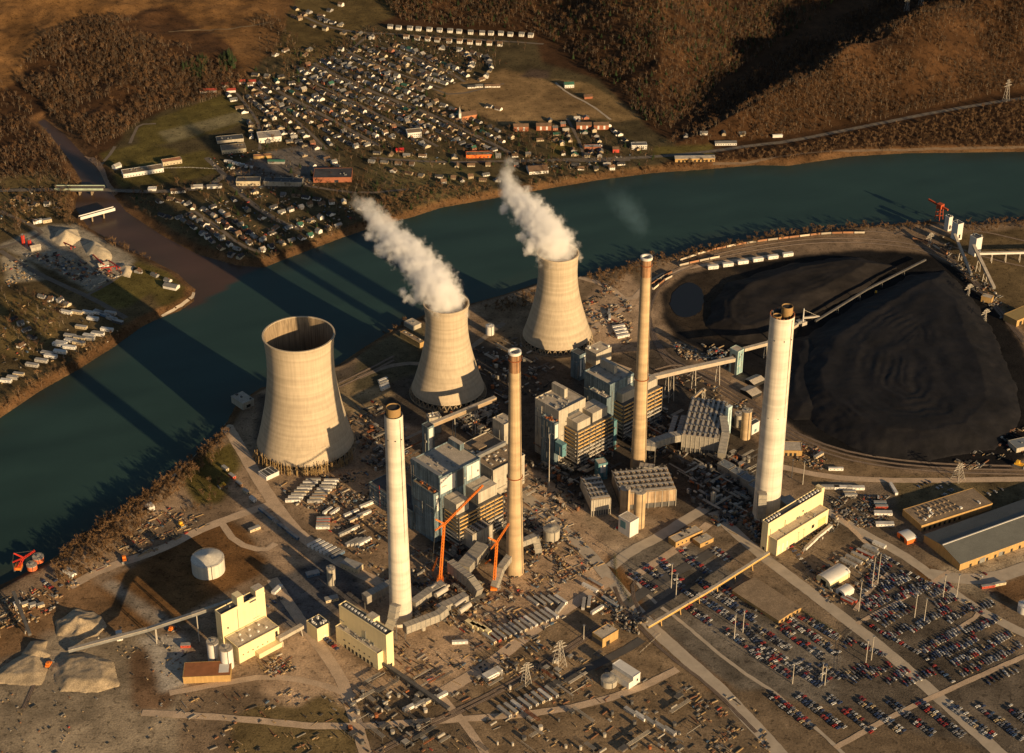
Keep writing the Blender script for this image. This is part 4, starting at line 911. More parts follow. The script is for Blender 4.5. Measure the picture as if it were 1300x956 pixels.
conveyor('coal conveyor from the pale teal transfer tower behind the thick chimney into the coal', [(944,444,26), (975,436,22), (1012,412,10)], 4.5, 3.8, mat('tan_gallery2', (.42,.35,.27)), (.3, .6))
conveyor('low mustard pipe bridge crossing the car park towards the bright yellow slab building', [(822,796,7), (900,750,7), (976,702,8)], 3.2, 2.2, mat('mustard_gallery', (.50,.31,.09), .7, var=.2), (.1, .25, .4, .55, .7, .85), tansteel, 'pipe_bridge')
conveyor('longer sloping conveyor from the white loading tower down the right of the coal yard', [(1236,312,26), (1262,366,10)], 4, 3, steel, (.3, .6))
conveyor('shorter sloping conveyor beside the white loading towers', [(1212,298,24), (1233,349,4)], 3.5, 2.6, steel, (.4,))
conveyor('white conveyor running level to the right edge from the white loading towers', [(1242,322,14), (1420,318,14)], 3.2, 2.6, white, (.1, .2, .3, .4, .5))
conveyor('black barge conveyor sloping down to the riverside at the bottom left', [(17,752,14), (38,806,8)], 3.2, 2.4, dsteel, (.2, .8))
conveyor('sloping conveyor on a bent leg near the railway behind the long precipitator', [(878,507,2), (893,494,12), (895,496,12)], 2.6, 2.2, mat('tan_gallery', (.34,.25,.16)), (.9,))
conveyor('thin conveyor crossing the black coal yard from corner to corner', [(1035,408,8), (1100,368,9), (1175,330,6)], 2.4, 1.6, dsteel, (.2, .4, .6, .8), dsteel)
conveyor('covered walkway between the yellow annex and the small square yellow hut', [(353,812,9), (384,795,9)], 5, 3.5, greyclad, (.1, .9), lsteel, 'walkway')
conveyor('dark pipe rack running from the tall yellow slab to the bottom edge', [(487,842,5), (530,872,5), (570,900,5)], 4, 2, dsteel, (.2, .4, .6, .8), dsteel, 'pipe_rack')
conveyor('red sided ash pipe beside the long crawler tracks right of the thick chimney', [(1022,697,3), (1040,680,3), (1055,668,3), (1082,688,3)][:3], 3, 3, white, (), None, 'pipe_rack')
# -- cranes
def crane(label, base, mast_top, jib_tip_px, jib_tip_z, back, col=orange, group='orange crawler cranes'):
    h = solveh(mast_top, base[1]); o = Vector((*at(*base), 0)); t = empty('crawler_crane', o, 0, label, 'crane', group)
    T = Vector((*at(*mast_top, h), h)) - o; J = Vector((*at(*jib_tip_px, jib_tip_z), jib_tip_z)) - o; Bk = Vector((*at(*back, 0), 0)) - o
    def lattice(name, a, b, w):
        m = MB(); d = (b - a); n = max(3, int(d.length / (w * 1.3))); x = d.cross(Vector((0.3, .9, .2))).normalized() * w / 2; y = d.cross(x).normalized() * w / 2
        C4 = [x + y, x - y, -x - y, -x + y]
        for c in C4: m.beam(a + c * .8, b + c * .5, w * .22)
        for i in range(n):
            p0 = a.lerp(b, i / n); p1 = a.lerp(b, (i + 1) / n)
            for k in range(4): m.beam(p0 + C4[k] * .75, p1 + C4[(k + 1) % 4] * .75, w * .15)
        m.build(name, col, t)
    lattice('mast', Vector((0, 0, 2)), T, 3.0); lattice('jib', T, J, 2.4); 
    s1_ = T + (T - J).normalized() * 14 + Vector((0, 0, 3)); lattice('strut', T, s1_, 1.6)
    s2_ = T + Vector((-9, -3, 8)); lattice('strut', T, s2_, 1.4); lattice('back_mast', Bk * .9 + Vector((0, 0, 3)), Bk * .5 + T * .35, 1.6)
    m = MB(); m.beam(s1_, Bk, .25); m.beam(s2_, J, .2); m.beam(s2_, s1_, .2); m.build('pendant_rope', dsteel, t)
    m = MB(); m.box(-3.5, 3.5, -5, 5, 1.5, 4.5); m.build('cab', orange, t)
    for sx in (-3.6, 2.4):
        m = MB(); m.box(sx, sx + 1.4, -5, 5, 0, 1.4); m.build('crawler_track', dsteel, t)
    return t
crane('orange crane standing beside the blue boiler house, its long jib reaching over the steel bay', (559,738), (564,665), (613,616), 95, (548,727))
crane('orange crane standing at the foot of the slim chimney nearest the pipe yard', (627,748), (631,688), (646,665), 85, (615,715))
crane('red riverside crane beside two round mooring tanks at the bottom left', (24,722), (30,708), (44,699), 22, (18,726), redm, None)
for i, (x, y, r_) in enumerate([(49,712,6), (41,722,5.5)]):
    silo(['red and tan mooring cell nearer the crane tip at the bottom left', 'red and tan mooring cell under the riverside crane'][i], x, y, r_, 5, mat('mooring_red', (.55,.13,.05), .8), name='mooring_cell', group='mooring cells')

# ================================================================ heaps
def heap(name, label, poly, H, D, mt, cat, step=2.0, terr=0.0, seed=0, ridge=None, rough=1.0):
    P = PX(poly); a = np.array(P); xs = np.arange(a[:,0].min() - 4, a[:,0].max() + 4, step); ys = np.arange(a[:,1].min() - 4, a[:,1].max() + 4, step)
    X, Y = np.meshgrid(xs, ys); x = X.ravel(); y = Y.ravel(); wx_ = x + (fbm(x, y, 26, 3, seed) - .47) * 14; wy_ = y + (fbm(x, y, 26, 3, seed + 9) - .47) * 14
    i_ = inpoly(wx_, wy_, P); d = dpoly(wx_, wy_, P); z = np.where(i_, H * np.clip(d / D, 0, 1) ** .85, -1.0)
    if ridge is not None:
        dr_ = dpoly(x, y, PX(ridge), False); z = np.where(i_, np.minimum(z, H) * .45 + H * .55 * np.exp(-(dr_ / (D * .9)) ** 2) * np.clip(d / D * 2, 0, 1), z)
    if terr: z = np.where(i_, z + terr * 1.5 * np.clip(fbm(x, y, 70, 3, seed + 6) * 5 - 2, 0, 1) * np.sin(d / (1.5 + .8 * fbm(x, y, 150, 2, seed + 7)) + 6 * fbm(x, y, 110, 2, seed)) * np.clip(d / 12, 0, 1) + terr * 2.0 * np.sin(d / 6.3 + 9 * fbm(x, y, 80, 2, seed + 1)), z)
    z = np.where(i_, z + rough * np.minimum(H, 12) * .10 * (fbm(x, y, 5.5, 3, seed + 4) - .47) * np.clip(d / 5, 0, 1) + rough * H * .30 * (fbm(x, y, 16, 4, seed + 3) - .47) * np.clip(d / 6, 0, 1) + .1, z)
    q0 = (np.arange(len(ys) - 1)[:, None] * len(xs) + np.arange(len(xs) - 1)[None, :]).ravel(); q = np.stack([q0, q0 + 1, q0 + 1 + len(xs), q0 + len(xs)], 1)
    q = q[i_[q].any(1)]; u, inv = np.unique(q, return_inverse=True); inv = inv.reshape(q.shape)
    me = bpy.data.meshes.new(name); me.from_pydata(np.stack([x[u], y[u], z[u]], 1).tolist(), [], inv.tolist()); me.materials.append(mt)
    me.polygons.foreach_set('use_smooth', [True] * len(q)); me.update(); o = bpy.data.objects.new(name, me); COL.objects.link(o); tag(o, label, cat, kind='stuff'); return o
coalm = mat('coal', (.013,.0122,.0135), .75, var=.5, scale=.03, fine=.3, spec=.2)
coalg = mat('coal_dusty', (.022,.019,.018), .85, var=.5, scale=.03, fine=.3, spec=.15)
heap('coal_pile', 'great black coal pile with curved dozer tracks filling the yard at the right', [(1000,480),(1020,430),(1080,390),(1150,352),(1200,345),(1246,390),(1282,470),(1300,530),(1260,572),(1180,586),(1110,580),(1045,550),(1004,515)], 15, 42, coalm, 'coal pile', 1.8, .26, 3, None, .22)
heap('coal_pile', 'crescent of dusty coal behind the thick chimney at the left of the coal yard', [(985,470),(1000,430),(1035,425),(1060,470),(1050,530),(1010,535),(978,505)], 8, 26, coalm, 'coal pile', 2.0, .22, 5, None, .3)
heap('coal_pile', 'low coal pile at the upper left of the yard beyond the thick chimney', [(896,415),(900,385),(925,360),(1000,336),(1080,326),(1140,340),(1075,380),(1010,410),(975,440),(925,436)], 11, 30, coalg, 'coal pile', 2.0, .2, 7, None, .3)
0 and heap('coal_pile', 'black slurry bank beside the settling pond at the left of the coal yard', [(850,395),(852,372),(875,358),(896,372),(894,400),(872,405)], .9, 8, coalm, 'coal pile', 2, 0, 8)
sandm = mat('pale_earth', (.40,.315,.21), .95, var=.35, scale=.06, fine=.35)
heap('earth_heap', 'tall ribbed pale earth heap left of the ash conveyor foot', [(70,790),(95,772),(120,775),(136,795),(124,808),(95,814),(72,806)], 11, 20, sandm, 'earth heap', 1.2, .45, 11, None, 1.7)
heap('earth_heap', 'broad pale earth heap below the ash conveyor at the bottom left', [(65,850),(75,832),(110,828),(145,840),(150,870),(120,880),(70,880)], 5, 14, sandm, 'earth heap', 1.3, .2, 13, None, 1.6)
heap('earth_heap', 'pale earth heap at the bottom left corner beside the brown roofed shed', [(20,835),(45,820),(60,835),(55,870),(30,870),(-20,870),(-10,855)], 4, 12, sandm, 'earth heap', 1.3, .2, 15, None, 1.6)
heap('earth_heap', 'small flat topped pale heap at the lower end of the black barge conveyor', [(28,830),(36,815),(58,815),(64,830),(50,842),(34,842)], 6, 9, sandm, 'earth heap', 1.4, 0, 16)
sandw = mat('crushed_stone', (.56,.47,.33), .95, var=.2, scale=.08, fine=.2)
heap('stone_heap', 'long pale heap at the upper side of the gravel works across the river', [(62,304),(75,293),(98,292),(104,302),(92,312),(75,312)], 13, 20, sandw, 'stone heap', 2.2, .2, 17)
heap('stone_heap', 'jagged pale heap between the red machines of the gravel works', [(106,312),(125,308),(138,320),(140,333),(122,330),(108,322)], 10, 14, sandw, 'stone heap', 2.2, .2, 18)
heap('stone_heap', 'small pale heap at the river end of the gravel works', [(148,340),(160,334),(168,340),(165,352),(152,350)], 7, 10, sandw, 'stone heap', 2.2, .2, 19)

def smoothline_(P):
    P = [Vector(p) for p in P]
    for _ in range(2): P = [q for i in range(len(P)) for q in (P[i-1].lerp(P[i], .75), P[i].lerp(P[(i+1) % len(P)], .25))]
    return P
P_ = [tuple(p) for p in smoothline_(PX([(852,392),(851,380),(860,364),(876,357),(892,366),(894,382),(890,397),(874,404),(860,402)]))]; m = MB(); m.add([(x + (fbm(np.array([x]), np.array([y]), 8, 2, 1)[0] - .5) * 4, y, .35) for x, y in [tuple(Vector(P_[i]).lerp(Vector(P_[(i+1) % len(P_)]), s)) for i in range(len(P_)) for s in (0, .25, .5, .75)]], [tuple(range(4 * len(P_)))])
m.f = [tuple(reversed(m.f[0]))]; o = m.build('settling_pond_water', mat('pond_water', (.009,.010,.012), .35, var=.1, spec=.2)); o['kind'] = 'structure'
# elevated pipework, vessels and racks packed round the units
def pipework(label, polys, n, zmax, az=42.5, seed=0):
    rg = random.Random(seed); m = MB(); u = Vector((math.cos(R(az)), math.sin(R(az)), 0)); v = Vector((-u.y, u.x, 0))
    for poly in polys:
        P = PX(poly); a = np.array(P)
        for _ in range(int(1.6 * n / len(polys))):
            x = rg.uniform(a[:,0].min(), a[:,0].max()); y = rg.uniform(a[:,1].min(), a[:,1].max())
            if not inpoly(np.array([x]), np.array([y]), P)[0]: continue
            p = Vector((x, y, 0)); d = u if rg.random() < .5 else v; k = rg.random(); mi = rg.choice([0, 0, 1, 1, 1, 2, 3, 4])
            if k < .35:
                L = rg.uniform(8, 30); z = rg.uniform(3, zmax)
                for j in range(rg.randint(1, 4)):
                    q = p + d.cross(Vector((0, 0, 1))) * j * 1.2 + Vector((0, 0, z)); m.beam(q, q + d * L, .45, .45, mi)
                for s in (0, .5, 1): m.beam(p + d * L * s, p + d * L * s + Vector((0, 0, z)), .35, .35, 1)
            elif k < .6: r = rg.uniform(.8, 2.6); m.tube(p, p + Vector((0, 0, rg.uniform(3, zmax * .8))), r, r, 10, mi)
            elif k < .8: L = rg.uniform(4, 10); r = rg.uniform(.7, 1.6); q = p + Vector((0, 0, r + rg.uniform(.5, zmax * .5))); m.tube(q, q + d * L, r, r, 10, mi); m.beam(p + d * L * .3, q + d * L * .3, .5, .5, 1); m.beam(p + d * L * .8, q + d * L * .8, .5, .5, 1)
            else:
                w, e, h = rg.uniform(3, 9), rg.uniform(3, 7), rg.uniform(3, zmax * .8)
                for sx in (0, 1):
                    for sy in (0, 1): m.beam(p + u * w * sx + v * e * sy, p + u * w * sx + v * e * sy + Vector((0, 0, h)), .35, .35, 1)
                for z in (h * .5, h): m.beam(p + v * e / 2 + Vector((0, 0, z)), p + v * e / 2 + u * w + Vector((0, 0, z)), e, .3, rg.choice([0, 1, 1]))
                m.beam(p + v * e / 2 + u + Vector((0, 0, h * .7)), p + v * e / 2 + u * (w - 1) + Vector((0, 0, h * .7)), e * .6, h * .25, mi)
    tag(m.build('plant_pipework', [duct, dsteel, lsteel, rust, greyclad]), label, 'pipework', kind='stuff')
pipework('tangled pipework, tanks and steel platforms in the yard beside the white chimney ducts', [[(525,762),(560,745),(600,735),(612,760),(580,785),(540,800),(515,800)],[(566,700),(600,690),(612,715),(590,735),(566,728)]], 110, 9, seed=1)
pipework('pipework and vessels hugging the foot of the slim chimney and left precipitator', [[(640,610),(668,628),(680,690),(660,700),(640,680)],[(600,655),(640,640),(640,670),(625,680)]], 80, 10, seed=2)
pipework('pipe racks and steel platforms below the open bay of the centre boiler house', [[(690,570),(735,592),(775,572),(785,590),(745,630),(700,610)]], 120, 12, seed=3)
pipework('dark pipework and platforms between the rear boiler house and the long precipitator', [[(790,520),(845,515),(862,560),(830,580),(790,560)],[(905,575),(950,585),(960,620),(925,620)]], 130, 12, seed=4)
pipework('shaded pumps, pipes and tanks between the front precipitator and the thick chimney', [[(862,600),(900,590),(950,640),(965,670),(925,660),(880,640)]], 130, 9, seed=5)
pipework('pipework and small tanks in the shade between the three cooling towers', [[(620,440),(670,450),(690,480),(650,520),(610,500)],[(460,540),(515,545),(520,590),(470,600)]], 110, 7, seed=6)
pipework('steel gantries on the brown roofed turbine hall side next to the middle tower', [[(575,520),(620,520),(640,535),(620,555),(580,545)]], 50, 8, seed=7)
# ================================================================ roads, tracks
LAYER = [0.08]
def densify(P, step=8.0):
    out = [Vector(P[0])]
    for a, b in zip(P, P[1:]):
        a = Vector(a); b = Vector(b); n = max(1, int((b - a).length / step))
        for i in range(1, n + 1): out.append(a.lerp(b, i / n))
    return out
def smoothline(P, it=2):
    P = [Vector(p) for p in P]
    for _ in range(it):
        Q = [P[0]]
        for a, b in zip(P, P[1:]): Q += [a.lerp(b, .25), a.lerp(b, .75)]
        P = Q + [P[-1]]
    return P
def strip(name, pts, w, mt, lift=None, kerb=None, line=None, sm=1, z=None, jit=.35):
    P = densify(smoothline(PX(pts), sm), 6.0); LAYER[0] += .004; lf = lift if lift is not None else LAYER[0]
    ex = [p.x for p in P]; ey = [p.y for p in P]; m = MB(); rows = []
    rg = random.Random(len(P) + int(w * 10))
    for i, p in enumerate(P):
        d = (P[min(i + 1, len(P) - 1)] - P[max(i - 1, 0)]).normalized(); n = Vector((-d.y, d.x)); rows.append((p, n))
    offs = [-w / 2, -w / 6, w / 6, w / 2]; allx = []; ally = []
    for p, n in rows:
        for k, o in enumerate(offs):
            oo = o + (rg.uniform(-jit, jit) if k in (0, 3) else 0); allx.append(p.x + n.x * oo); ally.append(p.y + n.y * oo)
    zz = (height(np.array(allx), np.array(ally)) if z is None else np.full(len(allx), z)) + lf
    if z is None and zz.max() > 4: zz = zz + .5
    vs = [(allx[i], ally[i], float(zz[i])) for i in range(len(allx))]
    fs = [(4*i+k, 4*i+4+k, 4*i+5+k, 4*i+1+k) for i in range(len(rows) - 1) for k in range(3)]
    fs = [tuple(reversed(f)) for f in fs]
    m.add(vs, fs); o = m.build(name, mt); o['kind'] = 'structure'
    if line:
        l = MB()
        for i in range(len(rows) - 1):
            if line == 'dash' and i % 2: continue
            (p, n), (p2, n2) = rows[i], rows[i + 1]; z1 = float(zz[4*i+1]) + .012; z2 = float(zz[4*i+5]) + .012
            l.add([(p.x - n.x*.14, p.y - n.y*.14, z1), (p.x + n.x*.14, p.y + n.y*.14, z1), (p2.x + n2.x*.14, p2.y + n2.y*.14, z2), (p2.x - n2.x*.14, p2.y - n2.y*.14, z2)], [(0, 3, 2, 1)])
        lo = l.build('road_marking', mat('road_paint', (.6,.55,.35), .7)); lo['kind'] = 'structure'
    return o
road = mat('asphalt_old', (.15,.125,.10), .9, var=.2, scale=.08, fine=.2)
roadd = mat('dark_lane_surface', (.085,.08,.075), .9, var=.2, scale=.08)
dirtr = mat('dirt_road', (.52,.39,.27), .95, var=.2, scale=.06, fine=.2)
pale = mat('pale_concrete_road', (.42,.355,.275), .9, var=.15, scale=.08)
ballast = mat('track_ballast', (.15,.11,.08), .95, var=.25, scale=.1, fine=.3)
railm = mat('rail_steel', (.38,.30,.24), .5, metal=.4)
townst = mat('town_street', (.16,.13,.10), .9, var=.15, scale=.06)
STREETS = {}
def street(key, pts, w=6.5, mt=None): STREETS[key] = pts; strip('town_street', pts, w, mt or townst)
street('main street', [(398,80),(415,90),(480,120),(550,146),(600,170),(648,194)], 8)
street('second street', [(392,98),(402,107),(470,140),(530,172),(556,186)], 6)
street('third street', [(340,104),(349,114),(405,143),(465,176),(482,185)], 7)
street('upper street', [(443,66),(500,92),(562,112)], 6)
street('curving upper lane', [(493,60),(530,74),(575,94),(590,104)], 6)
street('hillside terrace street', [(470,42),(500,43),(560,48),(640,52),(690,56)], 6)
street('hill lane', [(380,18),(412,33),(445,40),(470,42)], 6)
street('cross lane', [(380,110),(398,80),(415,91),(443,66),(470,42)], 6)
street('riverfront street', [(470,200),(505,203),(560,206),(620,205),(700,203),(760,205),(800,203)], 7)
street('school road', [(262,200),(285,222),(317,258),(359,284),(385,292)], 9, road)
street('trailer lane', [(246,268),(276,288),(306,312),(331,320)], 6)
street('ball field lane', [(365,160),(380,180),(405,205),(430,222)], 5)
street('orchard lane', [(325,110),(345,128),(385,160),(415,190)], 5)
street('warehouse lane', [(285,224),(340,226),(400,238),(460,246),(520,240)], 6)
street('east lane', [(720,150),(728,165),(738,185),(742,203)], 5)
street('chapel lane', [(548,112),(575,122),(640,106)], 5)
street('west lane', [(300,118),(318,140),(330,160),(330,190)], 5)
strip('river_road', [(640,205),(700,203),(800,201),(870,196),(905,192),(960,184),(1000,180),(1100,160),(1200,140),(1300,124),(1500,100)], 10, road, line='dash')
strip('river_track', [(905,206),(960,203),(1040,192),(1150,187),(1300,185),(1500,180)], 4, mat('gravel_track', (.13,.09,.06), .95))
strip('hill_track', [(705,105),(720,118),(752,134),(775,152)], 4, pale)
strip('hill_path', [(215,52),(250,45),(300,40),(345,28)], 5, mat('grass_track', (.16,.11,.06), .95))
strip('highway', [(-80,246),(0,243),(60,242),(100,243),(133,242),(146,243),(200,245),(262,240),(285,224)], 11, road, line='dash', z=1.5)
strip('creekside_road', [(146,243),(135,230),(128,208),(112,195),(84,192)], 8, mat('creek_road', (.30,.20,.13), .9))
strip('ball_field_drive', [(128,208),(137,200),(146,186)], 5, townst)
strip('ball_field_drive', [(165,182),(170,170),(176,158),(198,157)], 5, townst)
strip('peninsula_road', [(0,268),(18,276),(45,288),(55,298),(0,315),(-60,330)], 7, townst)
strip('peninsula_road', [(0,318),(30,338),(70,358),(120,380),(160,404)], 8, road)
strip('peninsula_road', [(110,375),(135,362),(160,345),(172,338)], 5, townst)
strip('river_wall_path', [(205,396),(225,387),(243,374),(246,366)], 4, pale)
# plant roads
strip('plant_road', [(215,600),(250,560),(282,530),(300,560),(330,612),(352,645),(385,685),(450,725),(500,748)], 14, dirtr)
strip('plant_road', [(88,745),(130,722),(200,700),(255,672),(300,655),(345,640)], 12, dirtr)
strip('plant_road', [(280,662),(300,690),(335,700),(350,690)], 8, dirtr)
strip('plant_road', [(345,735),(390,800),(420,840),(440,875),(500,1080)], 12, dirtr)
strip('plant_road', [(215,880),(280,868),(340,858),(400,866),(450,885)], 8, dirtr)
strip('plant_road', [(640,612),(668,630),(700,660),(745,700),(775,735),(820,790),(870,835),(930,890),(1100,1080)], 15, pale)
strip('plant_road', [(775,720),(800,700),(840,680),(870,660),(905,640)], 14, pale)
strip('plant_road', [(560,880),(620,845),(690,790),(740,760),(775,735)], 14, dirtr)
strip('plant_road', [(800,735),(870,690),(900,665)], 10, dirtr)
strip('plant_road', [(905,650),(960,700),(1020,745),(1065,780),(1120,822),(1230,920),(1400,1080)], 14, pale)
strip('plant_road', [(1050,648),(1100,680),(1140,700),(1180,728),(1230,768),(1300,805),(1400,850)], 12, pale)
strip('plant_road', [(1180,728),(1215,735),(1260,735),(1320,715)], 18, pale)
strip('plant_road', [(980,590),(1050,606),(1120,610),(1200,610),(1320,608),(1500,606)], 10, dirtr)
strip('plant_road', [(1110,700),(1060,650),(1130,820)][:2], 6, dirtr)
strip('plant_road', [(455,480),(490,465),(530,460),(560,470),(600,440),(640,410)], 8, mat('grey_track', (.24,.19,.14), .9))
strip('plant_road', [(735,352),(770,362),(800,385),(822,360),(850,345),(900,335),(980,325)], 9, dirtr)
strip('plant_road', [(800,385),(780,400),(745,420),(760,455),(800,470)], 8, dirtr)
strip('plant_road', [(250,560),(266,545),(285,532)], 3, pale)
strip('car_park_aisle', [(1088,792),(1180,742),(1205,725)], 5, dirtr)
strip('car_park_aisle', [(1165,828),(1235,788),(1245,775)], 5, dirtr)
strip('car_park_aisle', [(1085,775),(1110,742),(1128,728)], 5, dirtr)
strip('drainage_channel', [(800,730),(830,765),(860,785),(930,845),(1000,890),(1200,1080)], 4, pale)
strip('dark_lane', [(790,772),(830,742),(880,715),(905,700)], 12, roadd)  # strips in a darker tone than the ground around them
strip('dark_lane', [(800,795),(835,770),(860,752)], 8, roadd)
strip('dark_lane', [(650,900),(720,860),(790,828),(815,812)], 10, roadd)
# railways
def track(label_unused, pts, n=1, w=4.2):
    for k in range(n):
        o = strip('railway_bed', [(x, y + k * 5.2) for x, y in pts], w, ballast)
        P = densify(smoothline(PX([(x, y + k * 5.2) for x, y in pts]), 2), 10); m = MB()
        for a, b in zip(P, P[1:]):
            d = (b - a).normalized(); nn = Vector((-d.y, d.x)) * .75
            for s in (-1, 1): m.beam((a.x + nn.x * s, a.y + nn.y * s, .42), (b.x + nn.x * s, b.y + nn.y * s, .42), .22, .2)
        r = m.build('rails', railm); r['kind'] = 'structure'
RING = [(1300,592),(1200,590),(1120,582),(1060,570),(1000,545),(960,515),(900,478),(850,455),(830,425),(822,392),(832,362),(850,345),(900,325),(960,312),(1040,302),(1120,304),(1180,314),(1225,340),(1262,385),(1300,430)]
track('', RING[:12], 3); track('', RING[9:], 2)
track('', [(960,507),(900,470),(860,462),(830,470)], 2)
track('', [(990,298),(1060,292),(1140,296),(1200,310),(1260,330),(1330,345)], 1)
track('', [(780,745),(790,770),(815,800),(845,830),(900,870),(960,930)], 1)
track('', [(812,728),(800,750),(818,790)], 1)
track('', [(1200,290),(1250,294),(1300,306),(1400,330)], 1)
track('', [(430,487),(470,468),(500,452)], 2)
track('', [(60,830),(30,900)], 1)
strip('plant_road', [(180,905),(300,912),(420,925),(560,915),(700,905),(800,880),(860,850)], 9, dirtr)
strip('plant_road', [(560,885),(600,930),(640,1000)], 8, dirtr)
strip('car_park_aisle', [(1060,950),(1140,905),(1240,860),(1320,825)], 6, dirtr)
track('', [(400,1000),(520,930),(640,872),(700,835),(760,795)], 2)

# ================================================================ trains
carbody = [mat('coal_car_rust', (.34,.17,.09), .8, var=.2, rand=.3), mat('coal_car_grey', (.42,.37,.30), .7, var=.15, rand=.2), mat('coal_car_pale', (.62,.52,.40), .7, var=.15, rand=.15)]
def rail_car_proto(mt, loaded):
    t = empty('coal_car', (0, 0, 0)); m = MB()
    m.box(-7.4, 7.4, -1.5, 1.5, 1.3, 4.1); m.build('body', mt, t)
    m = MB(); m.box(-7.1, 7.1, -1.25, 1.25, 4.11, 4.25 if not loaded else 4.6); m.build('load', coalm, t)
    for x in (-5.6, 5.6):
        m = MB(); m.box(x - 1.3, x + 1.3, -1.2, 1.2, .45, 1.3); b = m.build('bogie', dsteel, t)
    return t
def along(pts, start, n, gap):
    P = densify(smoothline(PX(pts), 2), 2.0); out = []; acc = 0; want = start
    for a, b in zip(P, P[1:]):
        d = (b - a).length
        while acc + d >= want and len(out) < n:
            out.append((a.lerp(b, (want - acc) / max(d, 1e-6)), math.atan2(b.y - a.y, b.x - a.x))); want += gap
        acc += d
    return out
ORD = ['first','second','third','fourth','fifth','sixth','seventh','eighth','ninth','tenth','eleventh','twelfth','thirteenth','fourteenth','fifteenth','sixteenth','seventeenth','eighteenth','nineteenth','twentieth']
TENS = {20:'twenty',30:'thirty',40:'forty',50:'fifty',60:'sixty',70:'seventy'}
def nth(i):
    if i < 20: return ORD[i]
    n = i + 1; t = n // 10 * 10; r = n - t
    return (TENS[t] + ('-' + ORD[r - 1] if r else 'th')).replace('tyth', 'tieth')
protos_rc = [rail_car_proto(m_, i != 2) for i, m_ in enumerate(carbody)]
used_rc = [0, 0, 0]
def train(desc, pts, start, n, kinds):
    for i, (p, a) in enumerate(along(pts, start, n, 16.2)):
        k = kinds[i % len(kinds)]; o = protos_rc[k] if not used_rc[k] else copy_tree(protos_rc[k]); used_rc[k] = 1
        o.location = (p.x, p.y, .1); o.rotation_euler = (0, 0, a)
        tag(o, '%s %s coal car %s' % (nth(i), ['rust brown', 'grey', 'pale tan'][k], desc), 'rail car', 'coal cars on the yard railway')
train('from the left on the longest train above the coal yard', [(868,330),(900,319),(950,309),(1000,303),(1060,296),(1150,298)], 0, 18, [1,1,2,0,0,2,0,1,0,1,0,0,2,0,1,0,0,1])
train('from the left on the short train below the longest one', [(868,337),(885,333),(925,325),(960,320)], 0, 4, [1,0,1,2])
train('from the left on the outer train curving around the pond', [(832,366),(845,355),(872,345)], 0, 3, [2,0,1])
train('from the left on the inner curve by the settling pond', [(830,360),(845,350),(866,342)], 0, 3, [0,1,0])
train('waiting right of the coal yard near the white loading towers', [(1165,306),(1185,312),(1205,326),(1225,345)], 0, 4, [0,0,1,0])

# ================================================================ trailers, vans, trucks
trm = {'white': mat('trailer_white', (.72,.70,.66), .5, rand=.08), 'grey': mat('trailer_grey', (.40,.38,.35), .6, rand=.15), 'tan': mat('trailer_tan', (.55,.45,.30), .7, rand=.12),
       'red': mat('trailer_red', (.42,.07,.04), .6, rand=.2), 'blue': mat('trailer_blue', (.10,.17,.27), .6, rand=.15), 'brown': mat('trailer_brown', (.25,.14,.08), .8, rand=.2), 'dark': mat('trailer_dark', (.09,.09,.10), .7, rand=.2)}
roofshade = {'white': mat('trailer_roof_white', (.55,.53,.49), .5, rand=.1), 'grey': mat('trailer_roof_grey', (.30,.29,.27), .6, rand=.1)}
TR = {}
def trailer_proto(colr, L, w=3.2, h=3.4, roofc=None):
    k = (colr, round(L), round(w))
    if k in TR: return copy_tree(TR[k])
    t = empty('site_trailer', (0, 0, 0)); m = MB(); m.box(-L/2, L/2, -w/2, w/2, .6, h); m.box(-L/2 + .2, L/2 - .2, -w/2 + .3, w/2 - .3, .05, .6); m.build('body', trm[colr], t)
    m = MB(); m.box(-L/2 - .1, L/2 + .1, -w/2 - .1, w/2 + .1, h + .005, h + .2); m.build('roof', roofshade[roofc or ('white' if colr == 'white' else 'grey')], t)
    m = MB()
    for i in range(max(2, int(L / 4))):
        x = -L/2 + L * (i + .5) / max(2, int(L / 4)); m.box(x - .5, x + .5, -w/2 - .05, w/2 + .05, 1.7, 2.6)
    m.build('window', glass, t); m = MB(); m.box(L/2 - .02, L/2 + .06, -.5, .5, .7, 2.7); m.build('door', opening, t)
    TR[k] = t; return t
def trailers(desc, p0, p1, n, colrs, L=16, w=3.2, az=None, h=3.4, group='site trailers', cat='trailer'):
    """n trailers in a row from p0 to p1, each lying along heading az (degrees)"""
    for i in range(n):
        s = i / max(n - 1, 1); x = p0[0] + (p1[0] - p0[0]) * s; y = p0[1] + (p1[1] - p0[1]) * s; X, Y = at(x, y)
        c = colrs[i % len(colrs)]; o = trailer_proto(c, L, w, h); o.location = (X, Y, hz(X, Y)); o.rotation_euler = (0, 0, R(az + random.uniform(-2, 2)))
        if n == 1: lab = '%s trailer %s' % (c, desc)
        else: lab = '%s %s trailer %s' % (nth(i), c, desc)
        if cat == 'bus': lab = '%s %s %s' % (nth(i), c, desc)
        while len(lab.split()) > 16: lab = ' '.join(lab.split()[:-1])
        tag(o, lab, cat, group)
T3 = ['white', 'grey', 'tan']
trailers('down the left column below the largest cooling tower', (398,611), (372,637), 8, ['grey','white','grey','white','tan','grey','white','white'], 17, 3.2, 2)
trailers('down the right column below the largest cooling tower', (421,612), (400,638), 8, ['white','white','grey','white','tan','brown','tan','grey'], 17, 3.2, 2)
trailers('of the leaning pair below the trailer yard under the largest tower', (416,650), (425,651), 2, ['white'], 14, 3, 52)
trailers('of the long rows left of the blue turbine hall, from the left', (446,653), (466,642), 2, ['white'], 19, 3.4, 38)
trailers('just below the long rows left of the blue turbine hall', (452,660), (462,654), 2, ['tan', 'white'], 18, 3.4, 38)
